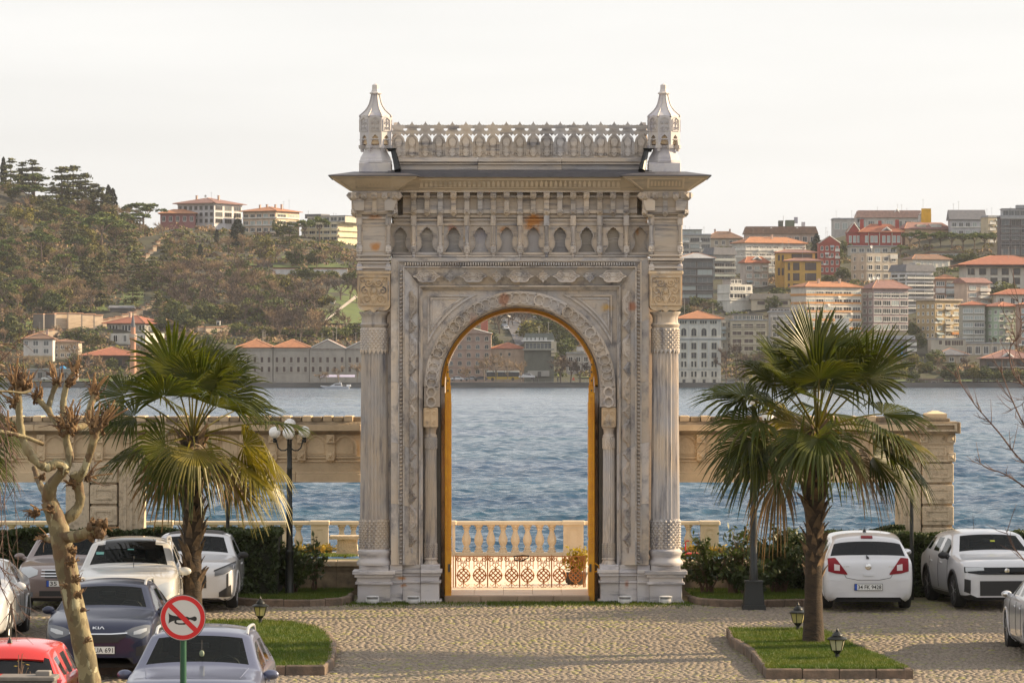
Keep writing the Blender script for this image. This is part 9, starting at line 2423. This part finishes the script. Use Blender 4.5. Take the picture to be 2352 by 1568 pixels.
def far_tree_proto(kind, seed):
 """meshes of a tree of height 1 m with its base at the origin: (trunk, crown)"""
 g = np.random.default_rng(seed); rd = random.Random(seed); tm = MB(); pts = []; size = .03; asp = 1.0; upb = .5; m = mt_ev
 if kind == 'pine':
  tm.tube([(0,0,-.15),(.01,0,.3),(rd.uniform(-.05,.05),0,.62)], [.035,.028,.02], 6)
  for k in range(6):
   a = k*1.05+rd.uniform(-.3,.3); tm.tube([(0,0,.40+.04*k*.5),(.22*math.cos(a),.22*math.sin(a),.66),(.40*math.cos(a),.40*math.sin(a),.76)], [.018,.012,.006], 4)
  for k in range(16):
   a = rd.uniform(0,2*PI); r = .55*math.sqrt(rd.random()); c = np.array([r*math.cos(a), r*math.sin(a), .90-.22*(r/.55)**2+rd.uniform(-.05,.04)])
   p = g.normal(size=(75,3)); p /= np.linalg.norm(p,axis=1)[:,None]; p *= g.uniform(.55,1.0,75)[:,None]**.4; p[:,2] = np.abs(p[:,2])*.8-.22
   pts.append(c + p*np.array([.17,.17,.10]))
  size = .052; upb = 1.0; m = mt_pine
 elif kind == 'cedar':
  tm.tube([(0,0,-.1),(0,0,.5),(0,0,.98)], [.03,.02,.005], 6)
  for lv in range(10):
   z = min(.98, .16+.82*lv/9+rd.uniform(-.04,.04)); rad = .48*(1-z)**.62+.04
   for k in range(7 if lv < 8 else 4):
    a = rd.uniform(0,2*PI); l = rad*rd.uniform(.6,1.15)
    tm.tube([(0,0,z),(l*math.cos(a),l*math.sin(a),z+.02)], [.008,.003], 3, False)
    n = 26; q = g.uniform(.15,1,n); w = .05+.06*q
    pts.append(np.stack([q*l*math.cos(a)+g.normal(0,1,n)*w*.55, q*l*math.sin(a)+g.normal(0,1,n)*w*.55, z+.03*q-.05*q*q+g.normal(0,.010,n)],1))
  size = .050; upb = 2.2; m = mt_ced
 elif kind == 'cypress':
  tm.tube([(0,0,-.1),(0,0,.9)], [.03,.01], 5)
  n = 1100; z = g.uniform(.02,1,n)**.9; r = .145*np.sin(np.clip(PI*(z*.86+.14),0,PI))**.7*(1+.15*np.sin(z*23+g.uniform(0,6))); a = g.uniform(0,2*PI,n); q = g.uniform(.65,1,n)
  pts.append(np.stack([r*q*np.cos(a), r*q*np.sin(a), z],1)); size = .040; upb = .2; m = mt_cyp
 elif kind == 'bush':
  tm.tube([(0,0,-.15),(0,0,.5)], [.04,.02], 5)
  for k in range(13):
   c = np.array([rd.uniform(-.30,.30), rd.uniform(-.30,.30), rd.uniform(.25,.76)]); c[:2] *= (1.15-abs(c[2]-.4))
   p = g.normal(size=(95,3)); p /= np.linalg.norm(p,axis=1)[:,None]; p *= g.uniform(.3,1,95)[:,None]**.45
   pts.append(c + p*np.array([.20,.20,.17])*rd.uniform(.7,1.2))
  size = .056; upb = .6
 elif kind == 'bare':
  def grow(p, d, l, r, lv):
   e = p + d*l; tm.tube([tuple(p), tuple((p+e)/2+g.normal(0,.01,3)), tuple(e)], [r, r*.8, r*.6], 4 if lv < 2 else 3, False)
   if lv >= 3: 
    for k in range(10):
     t_ = g.uniform(.2,1.0); q = p+(e-p)*t_; dd = d*.7+g.normal(0,.6,3)+np.array([0,0,.25]); dd /= np.linalg.norm(dd); ll = l*g.uniform(.5,1.2)
     s_ = np.cross(dd, g.normal(size=3)); s_ /= np.linalg.norm(s_); tw.append((q, q+s_*.011, q+dd*ll))
    return
   for k in range(4 if lv == 0 else 3):
    dd = d + g.normal(0,.55,3); dd[2] = abs(dd[2])*.6+.28; dd /= np.linalg.norm(dd)
    grow(p+(e-p)*g.uniform(.55,1.0), dd, l*g.uniform(.58,.85), r*.6, lv+1)
  tw = []; grow(np.array([0,0,-.06]), np.array([g.normal(0,.06),g.normal(0,.06),1.0]), .36, .022, 0)
  T = np.array(tw); hmax = T[:,:,2].max(); T /= hmax; tm.v = [(x/hmax, y/hmax, z/hmax if z > 0 else z) for x, y, z in tm.v]
  return tm, np_mesh('crown', T.reshape(-1,3), 3, np.arange(len(T)*3), mt_bare)
 return tm, quads_cloud(np.concatenate(pts), size, m, 'crown', upb, asp, rng=g)
PROTO = {}
for kind, nv in (('pine',4),('cedar',4),('cypress',2),('bush',5),('bare',6)):
 for s_ in range(nv):
  tm, cr = far_tree_proto(kind, 1000+s_*17+len(kind)); PROTO.setdefault(kind, []).append((tm.mesh('trunk', mt_trk if kind != 'bare' else mt_trk, None, False), cr))
print('proto faces', {k: [len(c[1].polygons) for c in v] for k, v in PROTO.items()})
_var = {}
def crown_variant(me, m):
 key = (me.name, m.name)
 if key not in _var:
  c = me.copy(); c.materials.clear(); c.materials.append(m); _var[key] = c
 return _var[key]
TREES = []
rt = random.Random(21)
KN = {'pine': ('stone_pine', 'stone pine', 'flat-topped stone pine'), 'cedar': ('cedar_tree', 'cedar', 'tiered cedar'), 'cypress': ('cypress_tree', 'cypress', 'slim dark cypress'), 'bush': ('evergreen_tree', 'tree', 'rounded evergreen tree'), 'olive': ('evergreen_tree', 'tree', 'yellowish leafy tree'), 'bare': ('bare_tree', 'tree', 'bare brown tree'), 'bared': ('bare_tree', 'tree', 'dark leafless tree'), 'bareq': ('bare_tree', 'tree', 'pale-trunked bare tree')}
def tree_at(kind, u, v, hpx, wpx=None, Y=None, z=None):
 base = {'olive': 'bush', 'bared': 'bare', 'bareq': 'bare'}.get(kind, kind)
 tm, cr = rt.choice(PROTO[base])
 if kind == 'olive': cr = crown_variant(cr, mt_olv)
 if kind == 'bared': cr = crown_variant(cr, mt_bared)
 if kind == 'bareq': tm = crown_variant(tm, mt_trkp)
 Y = Y or ground_at(u, v); k = Y/F
 X = X_(u, Y); zz_ = float(terr(X, Y)) if z is None else z
 t = thing(KN[kind][0], '', 'tree', (X, Y, zz_-.2), rt.uniform(0, 6.28))
 h = hpx*k; dw = {'pine': 1.15, 'cedar': .75, 'cypress': .29, 'bush': 1.0, 'bare': .9}[base]
 sw = (wpx*k/dw) if wpx else h*rt.uniform(.85, 1.15)
 t.scale = (sw, sw, h)
 link('trunk', tm, t); link('crown', cr, t)
 TREES.append((t, kind, u, v, hpx))
 return t
def blocked(u, v, hpx, w):
 for (a, b, c, d) in EXCL:
  if v < c+3: continue                         # stands behind that house
  if u+w*.45 > a and u-w*.45 < b and v-hpx*.86 < d-3 and v > c: return True
 return False
for (u, v, w, hh) in [(79,446,70,48),(65,474,62,48),(329,530,76,62),(233,566,72,66),(274,572,58,62),(95,606,66,66),(181,602,46,58),(99,558,36,36),(286,534,40,42),(734,556,42,54),(700,548,40,48),(20,600,44,50),(150,640,50,56),(60,700,56,60)]: tree_at('pine', u, v, hh*1.12, w*1.22)
for (u, v, hh) in [(142,482,98),(168,478,96),(197,482,84),(75,428,82),(25,440,76),(52,436,70),(232,500,70),(216,496,74),(99,512,62),(118,508,58),(292,600,84),(217,664,74),(375,620,56),(320,664,84),(350,668,80),(190,660,70),(262,650,76),(160,560,60),(400,640,50),(313,468,46),(20,520,54),(45,650,60),(305,700,70),(230,705,66),(120,660,60),(360,720,52),(120,470,52),(390,580,44),(436,610,50),(665,566,56),(590,580,36)]: tree_at('cedar', u, v, hh)
for (u, v, hh, w) in [(8,432,72,17),(47,424,52,16),(236,470,52,11),(249,486,70,20),(259,490,66,22),(546,572,70,36),(460,600,40,14),(498,560,34,12),(735,600,34,11),(1876,596,60,24)]: tree_at('cypress', u, v, hh, w)
for (u, v, hh, w) in [(640,545,44,46),(610,600,44,52),(700,640,34,60),(820,660,46,50),(800,650,28,40),(760,640,24,44),(690,632,14,60),(640,640,12,70),(560,620,30,40),(735,640,26,20),(180,800,60,74),(215,800,44,50),(20,790,80,70),(70,805,40,44),(180,835,34,40),(250,850,34,50),(350,820,40,50),(390,835,44,60),(420,850,40,60),(395,735,44,60),(370,760,40,50),(430,760,50,70),(480,740,50,70),(530,740,50,70),(575,735,60,70),(620,745,70,90),(670,750,60,80),(545,765,30,60),(600,772,30,70),(640,775,22,80),(690,775,24,70),(735,776,30,60),(780,780,40,60),(815,778,46,60),(700,700,44,60),(740,705,36,60),(470,800,36,60),(510,830,44,60),(1225,790,60,90),(1250,770,60,90),(1300,775,70,90),(1350,780,70,90),(1300,820,50,60),(1120,790,40,50),(1140,800,30,40),(1265,830,34,40),(1100,740,40,50),(1240,740,44,60)]: tree_at('bush' if rt.random() > .2 else 'olive', u, v, hh, w)
for k, (u, v, w) in enumerate([(2090,572,46),(2112,570,48),(2136,574,50),(2160,572,46),(2186,574,52),(2212,575,50),(2238,572,44),(2262,574,46),(2284,572,36),(2068,592,36),(2166,642,40),(2205,644,40),(1962,524,30)]): tree_at('pine', u, v, 42 if k < 9 else 32, w)
for (u, v, hh, w) in [(2307,690,54,66),(2345,660,34,50),(1940,580,30,36),(2170,604,24,60),(2200,604,26,50),(2235,604,24,40),(1790,690,40,50),(1775,715,40,40),(1805,700,34,40),(1600,705,30,60),(1640,705,22,40),(1660,712,24,40),(1860,540,20,30),(1925,600,40,36),(1935,640,34,40),(1900,650,26,40),(2098,780,44,36),(2112,800,44,36),(2290,790,24,30),(2000,760,20,40),(1945,800,34,40),(1980,800,30,50),(1900,820,40,60),(1860,815,44,60),(1820,815,40,50),(1790,820,44,40)]: tree_at('bush', u, v, hh, w)
for k in range(64):
 u = 1690+k*10.6+rt.uniform(-8,8); v = rt.choice((884,882,872,858,846,836)); hh = rt.uniform(24,44); 
 if 2105 < u < 2180 and v > 868: v = 860
 tree_at(rt.choice(('bush','bush','bush','olive','bared','bared','bare')), u, v, hh, hh*rt.uniform(1.0,1.5))
for (u, v, hh, w) in [(1668,886,90,50),(1690,880,110,50),(1710,884,80,50),(1735,870,70,50),(1655,870,70,34)]: tree_at('bared', u, v, hh, w)
tree_at('olive', 2236, 884, 44, 42); tree_at('bush', 2270, 887, 38, 44); tree_at('bush', 2290, 887, 38, 44); tree_at('bush', 2310, 887, 38, 40)
for (u, v, hh, w) in [(1078,872,44,40),(1112,872,60,50),(1138,872,76,60),(1165,872,62,46),(1196,872,62,46),(1288,870,66,60),(1310,872,64,60),(1332,870,60,56),(1355,872,60,50),(750,876,30,26),(778,876,44,30),(820,876,58,40),(735,874,30,24)]: tree_at('bareq' if u < 1250 else 'bared', u, v, hh, w, Y=1243+rt.uniform(-3,3))
for (u, v, hh, w) in [(100,872,60,50),(150,800,60,60),(170,840,60,50),(205,866,70,60),(330,845,46,40),(350,850,56,46),(20,860,60,60),(60,850,40,40),(390,866,60,50),(240,866,50,44),(480,866,50,60),(520,866,50,60),(430,868,40,50)]: tree_at('bare', u, v, hh, w)
cnt = {}
def fill(n, ua, ub, va, vb, kinds, hr, limit):
 k = 0; tries = 0
 while k < n and tries < n*12:
  tries += 1
  u, v = rt.uniform(ua, ub), rt.uniform(va, vb)
  ridge_v = np.interp(u, [-200,0,100,270,330,420,560,830,1000,1400], [420,440,460,505,530,535,545,575,670,670])
  if v < ridge_v: continue
  kind = rt.choice(kinds); hh = rt.uniform(*hr)*(.75+.4*(v-450)/400)
  if blocked(u, v, hh, hh*.9): continue
  if cnt.get(kind, 0) >= limit: continue
  tree_at(kind, u, v, hh); cnt[kind] = cnt.get(kind, 0)+1; k += 1
fill(95, -30, 330, 440, 720, ['bare']*5+['bush','olive','cedar','pine'], (48, 66), 100)
fill(60, 270, 840, 540, 700, ['bare']*5+['bared','bush','olive'], (42, 60), 170)
fill(75, 330, 840, 640, 785, ['bared']*4+['bare']*2+['bush'], (50, 70), 200)
fill(26, -30, 240, 690, 800, ['bare']*3+['bush','olive','bared'], (44, 60), 230)
fill(60, 990, 1400, 690, 850, ['bared']*5+['bush']*2, (48, 68), 240)
fill(22, 1400, 1570, 600, 840, ['bared','bush','bush'], (34, 50), 260)
fill(60, 1560, 2352, 560, 800, ['bared','bush','bush','olive','bush','bare'], (24, 40), 260)
n = 3700
pts = [[], [], [], []]
for k in range(n):
 a, b_ = rt.uniform(-60, 860), rt.uniform(470, 872)
 if k > 2500: a = rt.uniform(830, 2400); b_ = rt.uniform(560, 880)
 if 1140 < a < 1222 and 700 < b_ < 805: continue
 if 738 < a < 842 and 640 < b_ < 750: continue
 if any(c0 < a < c1 and d0-4 < b_ < d1+3 for c0, c1, d0, d1 in EXCL): continue
 Y = ground_at(a, b_); X = X_(a, Y)
 w = rt.uniform(1.8, 4.2); h = rt.uniform(.7, 2.4) if k < 2500 else rt.uniform(.6, 1.8); m_ = 46
 q = RNG.normal(0, 1, (m_, 3)); q /= np.linalg.norm(q, axis=1)[:,None]; q *= RNG.uniform(.5, 1, m_)[:,None]**.4
 q[:,0] = q[:,0]*w + X; q[:,1] = q[:,1]*w + Y; q[:,2] = terr(q[:,0], q[:,1]) + np.abs(q[:,2])*h
 pts[rt.choice((0,0,0,1,1,2,2,3))].append(q)
for q, m_ in ((pts[0], mt_bare), (pts[1], mt_ev), (pts[2], mt_olv), (pts[3], mt_bared)):
 tag(link('undergrowth', quads_cloud(np.concatenate(q), .62, m_, 'undergrowth', .8)), kind='stuff')
# ---- labels: kind of tree, the nearest landmark, which side of it; equals are told apart by rank
REG = [(-100,140,430,560,'the far left skyline'),(140,330,430,560,'the left skyline cedars'),(-100,200,560,720,'the far left slope'),(200,420,560,720,'the darker cedar slope'),(420,640,540,720,'the middle slope'),(640,860,540,660,'the long whitish wall'),(420,700,660,800,'the woods behind the left palm'),(700,860,640,800,'the green path slope'),(990,1420,640,800,'the hollow through the arch'),(1690,2400,820,900,'the planted right bank')]
L2 = LAND + [((a+b_)/2, (c+d)/2, s_) for a, b_, c, d, s_ in REG]
groups = {}
for (t, kind, u, v, hpx) in TREES:
 vc = v-hpx*.5
 best = min(L2, key=lambda q: math.hypot(q[0]-u, (q[1]-vc)*1.3))
 du, dv = u-best[0], vc-best[1]
 if best[2] in [r_[4] for r_ in REG]: rel = 'on' if 'slope' in best[2] or 'bank' in best[2] else 'among' if 'woods' in best[2] or 'cedars' in best[2] else 'at'
 elif abs(du) > abs(dv): rel = 'right of' if du > 0 else 'left of'
 else: rel = 'below' if dv > 0 else 'above'
 groups.setdefault((kind, rel, best[2]), []).append((u, v, hpx, t))
ORD = ['leftmost', 'second from left', 'third from left', 'fourth from left', 'fifth from left', 'sixth from left', 'seventh from left', 'eighth from left', 'ninth from left', 'tenth from left', 'eleventh from left', 'twelfth from left']
for (kind, rel, lm), lst in groups.items():
 desc = KN[kind][2]; place = f'{rel} {lm}'
 lst.sort(key=lambda q: q[0])
 gname = {'pine': 'stone pines on the far slopes', 'cedar': 'cedars on the left hill', 'cypress': 'cypresses on the far slopes', 'bush': 'evergreen trees on the far slopes', 'olive': 'evergreen trees on the far slopes'}.get(kind, 'bare trees on the far slopes')
 if len(lst) == 1: lst[0][3]['label'] = f'{desc} {place}'
 elif len(lst) == 2:
  lst[0][3]['label'] = f'{desc} {place}, left one of two'; lst[1][3]['label'] = f'{desc} {place}, right one of two'
 else:
  med = sorted(q[1] for q in lst)[len(lst)//2]
  for half_, nm in ((True, 'upper row'), (False, 'lower row')):
   sub = [q for q in lst if (q[1] < med) == half_] if len(lst) > 6 else (lst if half_ else [])
   for i, q in enumerate(sub):
    o = ORD[i] if i < len(ORD)-0 and i < len(sub)-1 else ('rightmost' if i == len(sub)-1 else f'{i+1}th from left')
    q[3]['label'] = f'{desc} {place}, {o}' + (f' {nm}' if len(lst) > 6 else '')
 for q in lst:
  q[3]['group'] = gname
  if len(q[3]['label'].replace('-', ' ').split()) > 16: q[3]['label'] = q[3]['label'].replace(desc, desc.split()[-2] + ' ' + desc.split()[-1] if len(desc.split()) > 2 else desc); print('LONG', q[3]['label'])
# ------------------------------------------------------------------ haze over the strait
hz = MB().box(-1700, 1700, -60, 3300, -6, 118)
hm = bpy.data.materials.new('haze'); hm.use_nodes = True; hn = hm.node_tree
hn.nodes.clear(); ho = hn.nodes.new('ShaderNodeOutputMaterial'); hv = hn.nodes.new('ShaderNodeVolumePrincipled')
hv.inputs['Color'].default_value = (.90,.92,1.0,1); hv.inputs['Density'].default_value = .000038; hv.inputs['Anisotropy'].default_value = .2
hn.links.new(hv.outputs[0], ho.inputs['Volume'])
hzo = hz.build('haze', hm); tag(hzo, kind='stuff')
print('objects', len(bpy.data.objects), 'polys', sum(len(o.data.polygons) for o in bpy.data.objects if o.type == 'MESH'))
